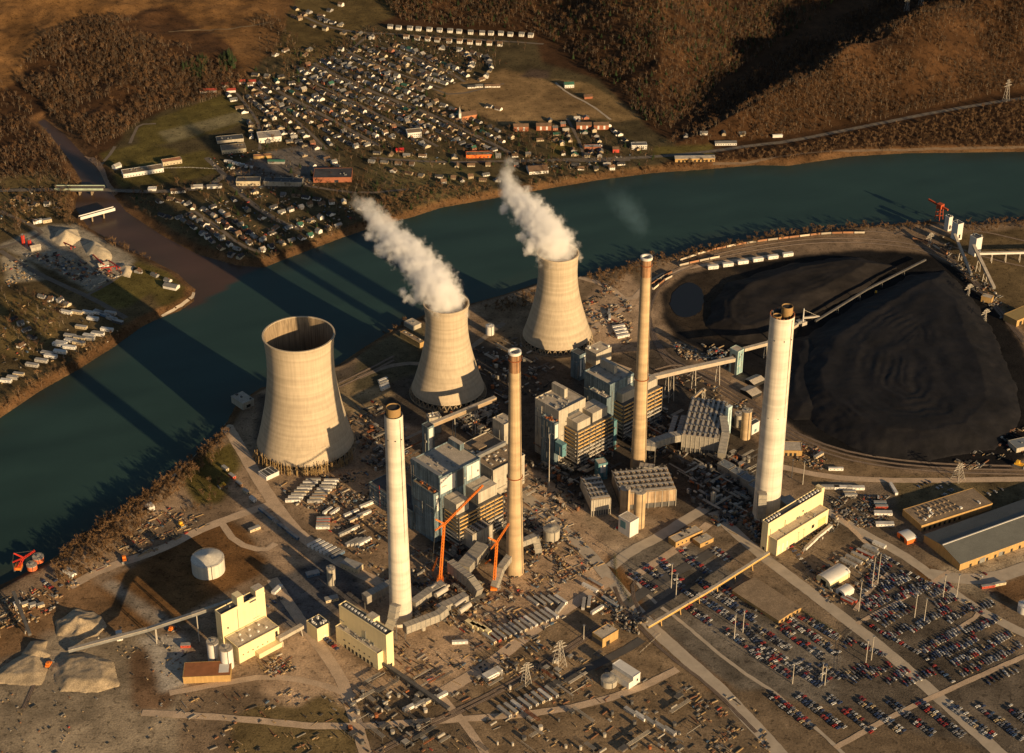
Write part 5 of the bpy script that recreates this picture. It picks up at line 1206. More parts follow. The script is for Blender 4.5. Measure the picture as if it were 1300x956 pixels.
trailers('in the red and tan cluster below the trailer yard, from the back', (411,660), (410,671), 4, ['red','red','tan','white'], 15, 3.4, 2)
trailers('in the dark roofed block left of the white chimney, from the left', (438,678), (448,673), 3, ['grey','white','grey'], 16, 3.2, 40)
trailers('in the lower dark roofed block left of the white chimney', (447,690), (463,689), 4, ['grey','grey','grey','white'], 17, 4, 42)
trailers('in the slanting row beside the shaded yard', (399,691), (429,706), 7, ['white','white','white','white','white','grey','blue'], 17, 3.2, 43)
trailers('along the upper shaded road edge from upper left', (333,650), (375,683), 8, ['blue','dark','blue','grey','blue','dark','blue','blue'], 11, 3.2, -48)
trailers('broad one with an ochre end beside the dirt road', (447,722), (447,722), 1, ['tan'], 22, 11, -32, 7)
trailers('parked alone on the dirt near the stepped yellow building', (352,750), (352,750), 1, ['white'], 15, 4.5, 62)
trailers('from the left in the long row at the bottom centre', (621,812), (700,780), 13, ['tan','red','grey','tan','grey','grey','tan','grey','white','tan','grey','tan','white'], 19, 3.2, -50)
trailers('of the back row above the tracks at the bottom centre', (676,765), (712,763), 5, ['grey','dark','tan','grey','white'], 17, 3.2, -50)
trailers('white roofed at the lower left end of the long bottom row', (625,858), (625,858), 1, ['white'], 20, 8, 40, 5)
trailers('beside the road fork at the bottom centre', (749,748), (756,742), 2, ['white','brown'], 20, 3.2, -42)
trailers('standing upright next to the red fence at the bottom centre', (741,768), (748,766), 2, ['grey','tan'], 18, 3.4, 82)
trailers('with a red stripe beside the switchgear building', (758,776), (758,776), 1, ['white'], 17, 3, 42)
trailers('leaning by the dark trapezoid near the bottom centre', (711,774), (711,774), 1, ['grey'], 15, 4, 60)
trailers('blue pair by the road fork at the bottom centre', (772,764), (777,768), 2, ['blue'], 16, 3, -45)
trailers('beside the crooked flue at the pipe yard', (584,817), (584,817), 1, ['white'], 16, 3.4, 3)
trailers('parked in the yard right of the farthest cooling tower, from the back', (785,416), (791,428), 4, ['white','white','white','white'], 17, 3.6, 22)
trailers('parked crosswise in the yard right of the farthest cooling tower', (773,398), (774,404), 2, ['grey','white'], 14, 3, 85)
trailers('in the fenced pad behind the white chimney top, from the back', (486,484), (489,494), 4, ['white','grey','white','white'], 13, 3.4, 40)
trailers('of the long white row above the settling pond, from the left', (905,341), (1000,325), 6, ['white'], 15, 5, 14, 5)
trailers('along the top edge of the storage yard from the left', (1054,620), (1086,621), 3, ['grey','white','white'], 20, 5, 0)
trailers('below the top row of the storage yard', (1078,626), (1080,630), 2, ['tan','grey'], 14, 4, 0)
trailers('on the dirt above the storage yard near the ring railway', (1061,597), (1061,597), 1, ['white'], 17, 3.4, 0)
trailers('tilted beside the ring railway right of the thick chimney', (1039,580), (1039,580), 1, ['tan'], 15, 4, 45)
trailers('standing upright left of the brown roofed workshop', (1134,622), (1134,622), 1, ['white'], 22, 3.4, 100)
trailers('of the pair between storage yard and workshop, from the back', (1121,653), (1123,667), 2, ['white'], 20, 6, 0)
trailers('of red boxes between storage yard and workshop', (1119,645), (1117,640), 2, ['red','blue'], 14, 4, 0)
trailers('in the cluster beside the vaulted sheds, from the left', (1077,716), (1105,700), 5, ['grey','grey','tan','red','grey'], 20, 4, -42)
trailers('along the road by the car park above the vaulted sheds', (1106,697), (1116,693), 2, ['grey','white'], 15, 4, -40)
trailers('red in the car park beside the smaller vaulted shed', (1075,764), (1080,762), 2, ['red'], 14, 3, -42)
trailers('red and long at the road bend right of the car park', (1254,746), (1268,743), 2, ['red','tan'], 15, 3, 14)
trailers('near the shaded yard below the short concrete silo', (397,730), (421,762), 2, ['blue','tan'], 14, 7, 20)
trailers('with a yellow end on the dirt loop above the storage tank', (323,673), (323,673), 1, ['tan'], 13, 5, 35)
trailers('in the line on the dirt road verge, from upper left', (286,596), (321,635), 5, ['tan','red','brown','tan','white'], 10, 4, -48)
trailers('on the riverside pad at the bottom left', (89,728), (89,728), 1, ['white'], 15, 7, -35)
trailers('of small site huts by the riverside crane, from the left', (22,768), (52,770), 4, ['white','tan','grey','tan'], 7, 5, 30)
trailers('small and red roofed under the foot of the ash conveyor leg', (236,821), (236,821), 1, ['red'], 10, 5, 5)
trailers('white and upright beside the ash conveyor', (152,812), (152,812), 1, ['white'], 6, 5, 20, 10)
# mobile homes on the far bank
trailers('in the lowest mobile home row across the river from the left', (41,465), (136,420), 9, ['grey','grey','white','white','white','tan','grey','white','white'], 17, 5, -14, 4, 'mobile homes across the river', 'mobile home')
trailers('in the highest mobile home row across the river from left', (84,398), (140,399), 5, ['white','tan','white','white','grey'], 17, 5, -20, 4, 'mobile homes across the river', 'mobile home')
trailers('in the middle mobile home row across the river, from left', (78,437), (125,425), 5, ['white','white','tan','white','grey'], 16, 5, -14, 4, 'mobile homes across the river', 'mobile home')
trailers('in the inner mobile home row across the river, from left', (60,450), (118,406), 5, ['grey','white','grey','tan','white'], 16, 5, -16, 4, 'mobile homes across the river', 'mobile home')
trailers('beside the dark lot on the far riverbank', (126,398), (150,410), 4, ['grey','blue','grey','dark'], 16, 5, -30, 4, 'mobile homes across the river', 'mobile home')
trailers('at the left edge of the far bank', (8,485), (24,477), 3, ['white','grey','tan'], 14, 5, -10, 4, 'mobile homes across the river', 'mobile home')
trailers('long hut beside the bridges across the river', (48,283), (60,282), 2, ['white','tan'], 13, 6, 25, 5, 'mobile homes across the river', 'mobile home')
trailers('coach in the lot below the sports field', (290,206), (316,213), 6, ['white','grey','white','white','grey','white'], 13, 3.5, -15, 3.2, 'buses parked near the sports field', 'bus')

# ================================================================ cars
paint = {'white': (.58,.57,.54), 'silver': (.34,.34,.34), 'grey': (.18,.18,.19), 'black': (.02,.02,.025), 'red': (.33,.035,.028), 'maroon': (.20,.02,.02), 'dark blue': (.03,.05,.12), 'blue': (.05,.09,.18), 'tan': (.42,.33,.2)}
wts = ['white'] * 5 + ['silver'] * 4 + ['grey'] * 6 + ['black'] * 8 + ['red'] * 3 + ['maroon'] * 2 + ['dark blue'] * 5 + ['blue', 'tan', 'tan']
carm = {k: mat('car_paint_' + k.replace(' ', '_'), c, .35, var=.03, spec=.5) for k, c in paint.items()}
tyre = mat('tyre_rubber', (.02,.02,.02), .9)
def car_geo(kind):
    b = MB(); g = MB(); w = MB()
    if kind == 'car':
        b.box(-2.3, 2.3, -.95, .95, .35, .95); b.add([(-1.2,-.75,1.42),(.55,-.75,1.42),(.55,.75,1.42),(-1.2,.75,1.42),(-1.2,-.75,1.5),(.55,-.75,1.5),(.55,.75,1.5),(-1.2,.75,1.5)], [(0,1,5,4),(1,2,6,5),(2,3,7,6),(3,0,4,7),(4,5,6,7)])
        g.add([(-1.9,-.88,.96),(1.2,-.88,.96),(1.2,.88,.96),(-1.9,.88,.96),(-1.2,-.74,1.42),(.5,-.74,1.42),(.5,.74,1.42),(-1.2,.74,1.42)], [(0,1,5,4),(1,2,6,5),(2,3,7,6),(3,0,4,7)])
    else:
        b.box(-2.8, 2.8, -1.0, 1.0, .5, 1.15); b.box(-2.8, -.6, -1.0, -.85, 1.15, 1.5); b.box(-2.8, -.6, .85, 1.0, 1.15, 1.5); b.box(-.5, .9, -.85, .85, 1.75, 1.85)
        g.add([(-.6,-.95,1.16),(1.5,-.95,1.16),(1.5,.95,1.16),(-.6,.95,1.16),(-.5,-.84,1.75),(.85,-.84,1.75),(.85,.84,1.75),(-.5,.84,1.75)], [(0,1,5,4),(1,2,6,5),(2,3,7,6),(3,0,4,7)])
    x = 1.45 if kind == 'car' else 1.8
    for sx in (-x, x):
        for sy in (-.95, .75): w.tube((sx, sy, .34), (sx, sy + .2, .34), .34, .34, 8)
    return b, g, w
CARM = {}
def car_mesh(kind, c):
    if (kind, c) not in CARM:
        b, g, w = car_geo(kind); m = MB(); m.add(b.v, b.f, 0); m.add(g.v, g.f, 1); m.add(w.v, w.f, 2)
        me = bpy.data.meshes.new('parked_' + kind); me.from_pydata(m.v, [], m.f); me.polygons.foreach_set('material_index', m.m)
        for q in (carm[c], glass, tyre): me.materials.append(q)
        me.update(); CARM[(kind, c)] = me
    return CARM[(kind, c)]
proto_done = set(); car_list = []
def car_row(desc, p0, p1, n, fill=.85, head=None, jit=.4, seed=None, tow=None):
    rg = random.Random(hash_(desc)); A = Vector(at(*p0)); B = Vector(at(*p1)); d = B - A; a0 = math.atan2(d.y, d.x); k = 0
    if tow is None: tow = 1
    for i in range(n):
        if rg.random() > min(1, fill + .1): continue
        p = A + d * (i / max(n - 1, 1)); a = (a0 + math.pi / 2 if head is None else R(head)) + rg.uniform(-.05, .05) + (math.pi if rg.random() < .4 else 0)
        c = rg.choice(wts); kind = 'pickup_truck' if rg.random() < .35 else 'car'
        n_ = Vector((math.cos(a), math.sin(a))) * rg.uniform(-jit, jit)
        car_list.append((p.x + n_.x, p.y + n_.y, a, c, kind, k, desc)); k += 1
def hash_(s): 
    h = 7
    for ch in s: h = (h * 31 + ord(ch)) & 0xffffff
    return h
# upper/left car park, rows run down to the right
L_ = [((865,700),(880,712),5,'by the two roofed tan office'),((838,715),(862,740),8,'below the tan office, first short row'),((818,722),(836,735),7,'nearest the drainage channel by the office'),
      ((800,730),(832,752),10,'along the rail curve left of the pipe bridge'),((872,712),(898,730),8,'second row below the tan office'),((905,700),(925,714),6,'between the office and the pipe bridge'),
      ((860,746),(885,762),8,'just above the middle of the pipe bridge'),((885,738),(904,752),6,'above the upper half of the pipe bridge'),
      ((912,746),(940,764),9,'below the pipe bridge beside the long brown roofed shed'),((900,752),(958,790),17,'below the pipe bridge, second row from the long shed'),
      ((884,758),(944,798),18,'below the pipe bridge, third row from the long shed'),((872,773),(902,794),10,'nearest the drainage channel below the pipe bridge'),
      ((945,768),(972,780),8,'along the lower side of the long brown roofed shed'),((920,803),(962,832),12,'by the channel, fifth row from the long shed'),
      ((960,800),(1000,826),13,'below the long shed end, first row'),((985,796),(1003,806),6,'short row off the end of the long shed'),((940,796),(985,840),15,'below the long shed, fourth row out'),
      ((955,830),(1005,862),14,'near the bottom edge by the masts'),((975,828),(1040,872),18,'near the bottom edge, second row'),((1008,780),(1062,812),16,'right of the long shed along the hedge'),
      ((1002,790),(1062,832),18,'right of the long shed, second row'),((1000,806),(1045,838),13,'right of the long shed, third row'),((1040,845),(1065,862),6,'beside the hedge corner near the bottom edge'),((1015,842),(1050,866),9,'low row beside the hedge corner')]
for a, b, n, dsc in L_:
    car_row(dsc, a, b, n, .85)
    car_row('back-to-back with ' + dsc, (a[0]+3.5, a[1]-3.6), (b[0]+3.5, b[1]-3.6), n, .7)
R_ = [((1108,728),(1126,716),7),((1104,738),(1132,722),10),((1095,752),(1108,744),5),((1120,742),(1148,730),10),((1118,752),(1154,735),13),((1096,758),(1112,770),6),((1098,770),(1122,758),9),((1100,776),(1132,760),10),
      ((1148,752),(1176,745),9),((1112,788),(1150,768),14),((1122,795),(1160,772),11),((1138,762),(1150,758),5),((1170,738),(1176,748),4),((1160,758),(1184,742),8),((1182,758),(1208,745),10),((1158,802),(1186,785),10),((1168,795),(1205,775),13),((1190,770),(1215,760),9),((1205,790),(1235,772),11),
      ((1128,812),(1152,798),9),((1172,828),(1200,812),11),((1195,815),(1222,800),11),((1182,838),(1214,820),12),((1200,834),(1240,812),14),((1212,845),(1245,828),12),((1228,806),(1262,790),12),((1240,800),(1268,786),9),((1250,825),(1285,806),12),((1222,858),(1262,838),13),((1262,840),(1296,820),11),
      ((1070,862),(1100,845),10),((1082,868),(1112,850),10),((1104,862),(1130,846),10),((1128,868),(1152,852),10),((1072,822),(1085,815),5),((1098,822),(1128,836),9),((1150,870),(1185,855),9),((1236,776),(1262,768),7),((1255,868),(1296,850),8)]
for i, (a, b, n) in enumerate(R_):
    car_row('in right car park, %s row from its top' % nth(i), a, b, n, .85)
    car_row('in right car park, backing %s row from its top' % nth(i), (a[0]-3.2, a[1]-3.8), (b[0]-3.2, b[1]-3.8), n, .7)
for a, b, n, dsc in [((1122,706),(1145,720),9,'along the road edge above the right car park'),((1150,726),(1180,742),7,'on the road edge middle, right car park'),((1185,742),(1205,750),4,'on the road verge near the paired lamp masts'),((1090,786),(1170,832),20,'along the lane between the two car parks'),
      ((1168,830),(1210,866),10,'down the lane toward the bottom edge'),((1228,765),(1248,780),7,'by the junction right of the paired lamp masts'),((1240,735),(1250,729),3,'in front of the huge grey roofed warehouse'),((1166,618),(1180,612),4,'above the brown roofed workshop, left'),((1190,620),(1202,615),4,'above the brown roofed workshop, middle'),((1198,630),(1208,622),5,'beside the brown roofed workshop roof edge'),
      ((1255,628),(1272,622),3,'on the drive right of the brown roofed workshop'),((1070,628),(1115,632),9,'in the storage yard right of the bright yellow slab'),((1000,690),(1030,725),8,'on the road below the bright yellow slab'),((330,806),(345,818),4,'below the stepped yellow building'),((414,812),(428,824),5,'beside the small square yellow hut'),
      ((1100,708),(1112,720),6,'at the upper left corner of the right car park'),((55,738),(72,752),6,'on the riverside pad, bottom left'),((62,732),(78,744),5,'on the riverside pad, second row'),((340,770),(356,760),3,'near the lone trailer on the dirt')]: car_row(dsc, a, b, n, .85)
LB = PX([(0,864),(1300,864)])[0][1]
photo_cars = list(car_list); car_list.clear()
for i in range(9):
    car_row('near edge %d' % i, (975 + i * 38, 884 + i * 2), (1030 + i * 38, 926 + i * 2), 15, .8); car_row('near edge b%d' % i, (979 + i * 38, 880 + i * 2), (1034 + i * 38, 922 + i * 2), 15, .7)
edge_cars = list(car_list); car_list[:] = photo_cars
car_list.sort(key=lambda c: c[1])
rowlen = {}
for i, (x, y, a, c, kind, k, desc) in enumerate(car_list[:300]):
    me = car_mesh(kind, c)
    if kind not in proto_done:
        proto_done.add(kind); b, g, w = car_geo(kind); o = b.build('parked_' + kind, carm[c]); g.build('window', glass, o)
        for j in range(4):
            q = MB(); q.v = w.v[j*16:(j+1)*16]; q.f = [tuple(v - j*16 for v in f) for f in w.f[j*10:(j+1)*10]]; q.m = [0] * 10; q.build('wheel', tyre, o)
    else: o = bpy.data.objects.new('parked_' + kind, me); COL.objects.link(o)
    o.location = (x, y, hz(x, y) + .16); o.rotation_euler = (0, 0, a)
    tag(o, '%s %s, %s from left %s' % (c, 'pickup' if kind != 'car' else 'car', nth(k), desc), 'car' if kind == 'car' else 'pickup truck', 'cars parked at the power station')
m = MB(); mats_ = [carm[k] for k in paint] + [glass, tyre]; keys = list(paint)
for (x, y, a, c, kind, k, desc) in car_list[300:] + edge_cars:
    b, g, w = car_geo(kind); ca_, sa_ = math.cos(a), math.sin(a)
    for geo, mi in ((b, keys.index(c)), (g, len(keys)), (w, len(keys) + 1)): m.add([(x + vx * ca_ - vy * sa_, y + vx * sa_ + vy * ca_, vz + .16) for vx, vy, vz in geo.v], geo.f, mi)
o = m.build('other_parked_cars', mats_); tag(o, 'the other rows of parked cars filling the rest of the car parks', 'cars', kind='stuff')

trailers('in the row near the bottom edge by the wide pylon', (640,905), (700,880), 8, ['grey','tan','white','grey'], 18, 3.4, -50)
trailers('by the bottom edge below the tall yellow slab', (520,900), (560,885), 4, ['white','grey','tan','white'], 14, 4, 40)
trailers('near the bottom edge left of the car park road', (800,905), (850,930), 5, ['grey','white','tan','grey'], 14, 4, -48)
# ================================================================ masts, pylons
def lamp_mast(px, py, h, label):
    X, Y = at(px, py); t = empty('lamp_mast', (X, Y, 0), 0, label, 'lamp mast', 'tall lamp masts around the plant')
    m = MB(); m.tube((0, 0, 0), (0, 0, h), .5, .3, 8); m.build('pole', lsteel, t)
    m = MB(); m.lathe([(.2, h), (1.3, h), (1.3, h + .4), (.2, h + .4)], 12); m.build('lamp_ring', steel, t); return t
for i, (x, y, yt, d) in enumerate([(1019,757,0,''),(852,747,716,'taller mast left of the car park, above the pipe bridge'),(858,759,729,'second mast left of the car park, above the pipe bridge'),(932,812,780,'left mast of the pair below the long brown roofed shed'),(943,803,775,'right mast of the pair below the long brown roofed shed'),
    (1107,745,707,'left mast of the pair at the upper corner of the right car park'),(1114,741,703,'right mast of the pair at the upper corner of the right car park'),(1197,759,730,'left mast of the pair on the verge by the huge warehouse'),(1214,760,730,'right mast of the pair on the verge by the huge warehouse'),
    (1161,784,753,'left mast of the pair in the middle of the right car park'),(1173,789,760,'right mast of the pair in the middle of the right car park'),(1099,842,813,'left mast of the pair by the hedge corner between car parks'),(1106,838,808,'right mast of the pair by the hedge corner between car parks'),
    (1006,868,842,'mast near the bottom edge below the long shed'),(1043,866,842,'left mast at the bottom edge by the hedge'),(1047,870,846,'right mast at the bottom edge by the hedge'),(697,617,551,'tall pale mast in the shade left of the centre steel bay'),(1019,615,586,'taller mast beside the grey annex of the thick chimney'),(1005,607,584,'shorter mast beside the grey annex of the thick chimney'),
    (1090,776,738,'mast by the lane, left side of the right car park'),(741,812,794,'pale mast beside the switchgear building')]):
    if not yt: continue
    X, Y = at(x, y); h = CAM_H - Y * math.tan(PITCH + math.atan((yt - PY0) / FPX)); lamp_mast(x, y, h, d)
def pylon(px, py, h, label, w=8):
    X, Y = at(px, py); Z = hz(X, Y); t = empty('pylon', (X, Y, Z - .5), R(35), label, 'pylon', 'lattice pylons'); m = MB()
    C4 = [(-1,-1),(1,-1),(1,1),(-1,1)]; wz = lambda z: w / 2 * (1 - .8 * z / h)
    for sx, sy in C4: m.beam((sx * w/2, sy * w/2, 0), (sx * wz(h), sy * wz(h), h), .38)
    n = 6
    for i in range(n):
        z0, z1 = h * i / n, h * (i + 1) / n
        for k in range(4):
            a, b = C4[k], C4[(k + 1) % 4]; m.beam((a[0]*wz(z0), a[1]*wz(z0), z0), (b[0]*wz(z1), b[1]*wz(z1), z1), .24)
    m.build('tower', lsteel, t)
    for z, l in ((h * .72, 9), (h * .86, 7), (h * .97, 4)):
        m = MB(); m.beam((-l, 0, z), (l, 0, z), .5); m.beam((-l, 0, z), (0, 0, z + 2), .25); m.beam((l, 0, z), (0, 0, z + 2), .25); m.build('cross_arm', lsteel, t)
    return t
pylon(710,846,32,'wide lattice pylon below the long trailer row at the bottom centre', 11)
pylon(1216,609,22,'pale lattice pylon on the dirt between the coal yard and the brown workshop', 12)
pylon(668,868,26,'thin lattice pylon at the bottom edge left of the wide one')
pylon(1148,40,40,'lattice pylon on the hilltop clearing, left of two')
pylon(1166,32,40,'lattice pylon on the hilltop clearing, right of two')
pylon(1277,128,38,'lattice pylon in the scrub between the far road and the river at the right')
pylon(1180,312,20,'slim pylon beside the white coal loading towers', 4)
pylon(1229,376,18,'thin pole pylon in the dark strip right of the coal pile', 3)
pylon(1250,408,18,'second thin pole pylon in the dark strip right of the coal pile', 3)
# stacker in the coal yard
X, Y = at(1019,412); t = empty('coal_stacker', (X, Y, 0), R(30), 'white lattice coal stacker standing in the black yard right of the thick chimney top', 'coal stacker')
m = MB(); m.box(-4, 4, -4, 4, 0, 5); m.build('base', lsteel, t); m = MB(); m.tube((0,0,5), (0,0,24), 1, .6, 8); m.build('mast', whitep, t)
m = MB(); m.beam((0,0,10), (22,-6,9), 2.4, 2); m.beam((0,0,22), (20,-6,10), .3); m.build('boom', lsteel, t); m = MB(); m.box(-10, -4, -3, 3, 4, 8); m.build('counterweight', steel, t)
# yellow machines in the coal yard and heaps
def dozer(px, py, label, colr=None, s=1.0):
    X, Y = at(px, py); t = empty('bulldozer', (X, Y, hz(X, Y)), random.uniform(0, 6), label, 'bulldozer', 'earth moving machines'); c = colr or mat('machine_yellow', (.72,.40,.04), .6)
    m = MB(); m.box(-2.4*s, 2.6*s, -1.3*s, 1.3*s, 1*s, 2.2*s); m.box(-1.6*s, .3*s, -1.1*s, 1.1*s, 2.2*s, 3.6*s); m.build('body', c, t)
    for sy in (-2.0, 1.3): m = MB(); m.box(-3*s, 3*s, sy*s, (sy + .7)*s, .1, 1.3*s); m.build('crawler_track', dsteel, t)
    m = MB(); m.box(3.2*s, 3.6*s, -2.2*s, 2.2*s, .2, 1.8*s); m.build('blade', steel, t)
for a in [(1293,592,'bright yellow machine beside the ring railway at the right edge',None,2.0),(1262,546,'orange machine in the dark lower right of the coal yard',orange,1.7),(1268,541,'second orange machine in the dark lower right of the coal yard',orange,1.5),(62,846,'orange loader in the shade of the flat topped pale heap',orange,1.6),(218,800,'orange digger by the earth strips under the ash conveyor',orange,1.4),(1112,372,'small machine on the coal yard conveyor ridge',None,1.0),(283,618,'yellow digger on the verge of the curved dirt road',None,1.5),(230,668,'yellow lifting machine on the dirt above the storage tank',None,1.5),(158,712,'orange pipe layer beside the dirt road left of the storage tank',orange,1.6),(786,672,'red truck crane on the shaded yard',redm,1.2)]: dozer(*a)
# red tree-like loading boom by the river
X, Y = at(1192,276); t = empty('barge_unloader', (X, Y, -3), R(40), 'red steel barge unloader on the riverside beyond the white loading towers', 'barge unloader')
m = MB()
for sx in (-4, 4):
    for sy in (-4, 4): m.beam((sx, sy, 0), (sx * .7, sy * .7, 22), .9)
for z in (6, 12, 18, 22): m.beam((-4, -4, z), (4, 4, z), .7); m.beam((4, -4, z), (-4, 4, z), .7)
m.build('frame', mat('unloader_red', (.38,.07,.025), .8), t); m = MB(); m.box(-4, 4, -4, 4, 18, 25); m.build('cab', mat('unloader_red', (.38,.07,.025), .8), t); m = MB(); m.beam((0, -14, 20), (0, 22, 24), 2.4); m.build('boom', mat('unloader_red', (.38,.07,.025), .8), t)
# ================================================================ bridges
def bridge(label, a, b, w, zd, mt, piers, rail=1.2, beam=2.5):
    A = Vector((*at(*a, zd), zd)); B = Vector((*at(*b, zd), zd)); t = empty('bridge', (A.x, A.y, 0), math.atan2(B.y - A.y, B.x - A.x), label, 'bridge'); L = (B - A).xy.length
    m = MB(); m.box(0, L, -w/2, w/2, zd - .6, zd); m.build('deck', road, t)
    for s in (-1, 1):
        m = MB(); m.box(0, L, s * w/2 - .3, s * w/2 + .3, zd - beam, zd + rail); m.build('girder', mt, t)
    for i in range(piers):
        x = L * (i + 1) / (piers + 1); m = MB(); m.box(x - 1, x + 1, -w/2 + .5, w/2 - .5, -12, zd - .65); m.build('pier', conc_leg, t)
bridge('concrete highway bridge with a pale green girder over the brown creek', (70,238), (132,238), 12, 3.5, mat('green_girder', (.35,.42,.33), .7), 3)
bridge('white railway bridge over the brown creek, nearer the river mouth than the road bridge', (101,276), (145,264), 6, 4, white, 2, 1.5, 3)
# ================================================================ the town across the river
hw = {'white': mat('house_white', (.70,.67,.61), .7, rand=.15), 'cream': mat('house_cream', (.48,.41,.29), .7, rand=.1), 'brick': mat('house_brick', (.32,.13,.08), .85, rand=.15), 'tan': mat('house_tan', (.34,.27,.18), .8, rand=.12), 'grey': mat('house_grey', (.27,.26,.25), .8, rand=.12)}
hr = {'grey': mat('shingle_grey', (.14,.14,.14), .9, rand=.25), 'brown': mat('shingle_brown', (.15,.095,.06), .9, rand=.25), 'black': mat('shingle_black', (.045,.045,.05), .9, rand=.2), 'green': mat('roof_green', (.04,.13,.09), .8, rand=.1), 'red': mat('roof_red', (.36,.06,.04), .8, rand=.15), 'pale': mat('roof_pale', (.34,.32,.29), .8, rand=.15)}
HM = {}
def house_meshes(wc, rc, v):
    k = (wc, rc, v)
    if k in HM: return HM[k]
    w, d, h, rise, wing = [(11,7.5,3.0,2.6,0), (12,7.5,2.8,2.4,1), (9,8,5.0,2.8,0), (8,10,3.2,2.8,1), (13,7,2.8,2.2,0)][v]
    m = MB(); m.box(-w/2, w/2, -d/2, d/2, -1.5, h); m.gwall(-w/2, w/2, -d/2, d/2, h, h + rise)
    if wing: m.box(-w/2 + 1, -w/2 + 5, -d/2 - 3, -d/2 - .01, -1.5, h - .6)
    n = 3 if w > 11 else 2
    for i in range(n):
        x = -w/2 + w * (i + .5) / n
        for zb in ([.9] if h < 5 else [.9, 3.6]): m.box(x - .55, x + .55, -d/2 - .05, d/2 + .05, zb, zb + 1.2, 1)
    r = MB(); r.gable(-w/2, w/2, -d/2, d/2, h, h + rise, ov=.5)
    if wing: r.box(-w/2 + .8, -w/2 + 5.2, -d/2 - 3.3, -d/2 + .2, h - .6, h - .35)
    r2 = MB(); r2.box(w * .2, w * .2 + .9, -.5, .4, h + rise * .6, h + rise + 1.2)
    def mk(q, name, ms):
        me = bpy.data.meshes.new(name); me.from_pydata(q.v, [], q.f); me.polygons.foreach_set('material_index', q.m)
        for x in ms: me.materials.append(x)
        me.update(); return me
    HM[k] = (mk(m, 'house_walls', [hw[wc], glass]), mk(r, 'roof', [hr[rc]]), mk(r2, 'chimney_stack', [hw['brick']]), m, r, r2); return HM[k]
HOUSES = []
def occupied(x, y, r):
    return any((x - a) ** 2 + (y - b) ** 2 < r * r for a, b, *_ in HOUSES)
wch = ['white'] * 8 + ['cream'] * 4 + ['tan'] * 4 + ['grey'] * 3 + ['brick'] * 1; rch = ['grey'] * 7 + ['brown'] * 8 + ['black'] * 7 + ['pale'] * 1 + ['green']
def house_row(desc, pts, side, off=15, gap=15.5, s0=8, s1=8, keep=.9, v=None, wc=None, rc=None, turn=0, seed=0):
    rg = random.Random(hash_(desc) + seed); P = densify(PX(pts), 1.0); acc = 0; nxt = s0; tot = sum((b - a).length for a, b in zip(P, P[1:])); k = 0
    for a, b in zip(P, P[1:]):
        acc += (b - a).length
        if acc >= nxt and acc < tot - s1:
            nxt += gap * rg.uniform(.88, 1.25)
            if rg.random() > keep: continue
            d = (b - a).normalized(); n = Vector((-d.y, d.x)) * side; q = a + n * (off + rg.uniform(-1.5, 1.5)); ang = math.atan2(d.y, d.x) + (0 if side > 0 else math.pi) + R(turn) + rg.uniform(-.06, .06)
            if rg.random() < .3 and v is None: ang += math.pi / 2
            if occupied(q.x, q.y, 13.0): continue
            HOUSES.append((q.x, q.y, ang, wc or rg.choice(wch), rc or rg.choice(rch), rg.randrange(5) if v is None else v, k, desc)); k += 1
def flank(name, near_=1, rows=(15,), keep=.9, gap=15.5, word=('upper', 'lower')):
    pts = STREETS[name]
    for j, off in enumerate(rows):
        w_ = ['', 'back row '][min(j, 1)] if j < 2 else 'third row '
        for s_, wd in ((1, word[0]), (-1, word[1])):
            house_row(('on the %s side of %s from the hill' if j == 0 else 'in the %s back row of %s from the hill') % (wd, name), pts, s_, off, gap, keep=keep)
house_row('in the back terrace at the wooded hill foot from the left', [(492,38),(560,43),(640,47),(685,50)], 1, 9, 17.5, 4, 4, 1, 2, 'white', 'grey')
house_row('in the front terrace below the wooded hill from the left', [(518,44),(560,48),(640,53),(660,54)], -1, 20, 18, 4, 20, 1, 2, 'white', 'brown')
flank('main street', rows=(16, 37), keep=.88)
flank('second street', rows=(15,), keep=.92)
flank('third street', rows=(15, 34), keep=.9)
flank('upper street', rows=(15, 33), keep=.88)
flank('curving upper lane', rows=(15,), keep=.9)
flank('hill lane', rows=(17,), keep=.75, gap=20)
flank('cross lane', rows=(15,), keep=.6, gap=18)
flank('riverfront street', rows=(16,), keep=.6, gap=22)
flank('trailer lane', rows=(13, 28), keep=.95, gap=13)
flank('orchard lane', rows=(13, 29), keep=.72, gap=16)
flank('ball field lane', rows=(14,), keep=.5, gap=18)
flank('west lane', rows=(14,), keep=.6, gap=20)
flank('east lane', rows=(14, 30), keep=.75, gap=18)
flank('school road', rows=(18,), keep=.4, gap=22)
house_row('in the crescent edging the brown field from the top', [(600,68),(618,75),(622,88),(615,100),(600,104)], 1, 2, 14, 2, 2, 1)
house_row('in the row on the field edge below the crescent', [(598,112),(645,110)], 1, 3, 14, 2, 2, 1, 4, 'white')
house_row('in the inner bend of the crescent', [(560,62),(590,66),(600,80),(594,92)], 1, 0, 15, 2, 2, .9)
house_row('on the river slope below riverfront street from left', [(500,215),(540,222),(590,224),(650,214)], -1, 8, 24, 4, 4, .85)
house_row('on the slope just above the drifting steam', [(560,232),(600,228),(640,230)], -1, 2, 26, 4, 4, .8)
house_row('on the lower town river edge counted from the creek mouth', [(335,322),(370,312),(410,300),(445,286)], 1, 12, 14, 4, 4, .95)
house_row('behind the river edge row, from the creek mouth', [(320,308),(355,298),(400,284),(440,272)], 1, 10, 15, 4, 4, .9)
house_row('in the middle lower town row above the river', [(300,292),(345,276),(400,262),(450,258)], 1, 6, 16, 4, 4, .85)
house_row('along the lane below the long dark warehouse', [(330,246),(380,250),(430,258),(470,268)], 1, 0, 16, 4, 4, .85)
house_row('in the creekside cluster below the school', [(185,262),(215,254),(245,262),(240,280)], 1, 2, 15, 4, 4, .9)
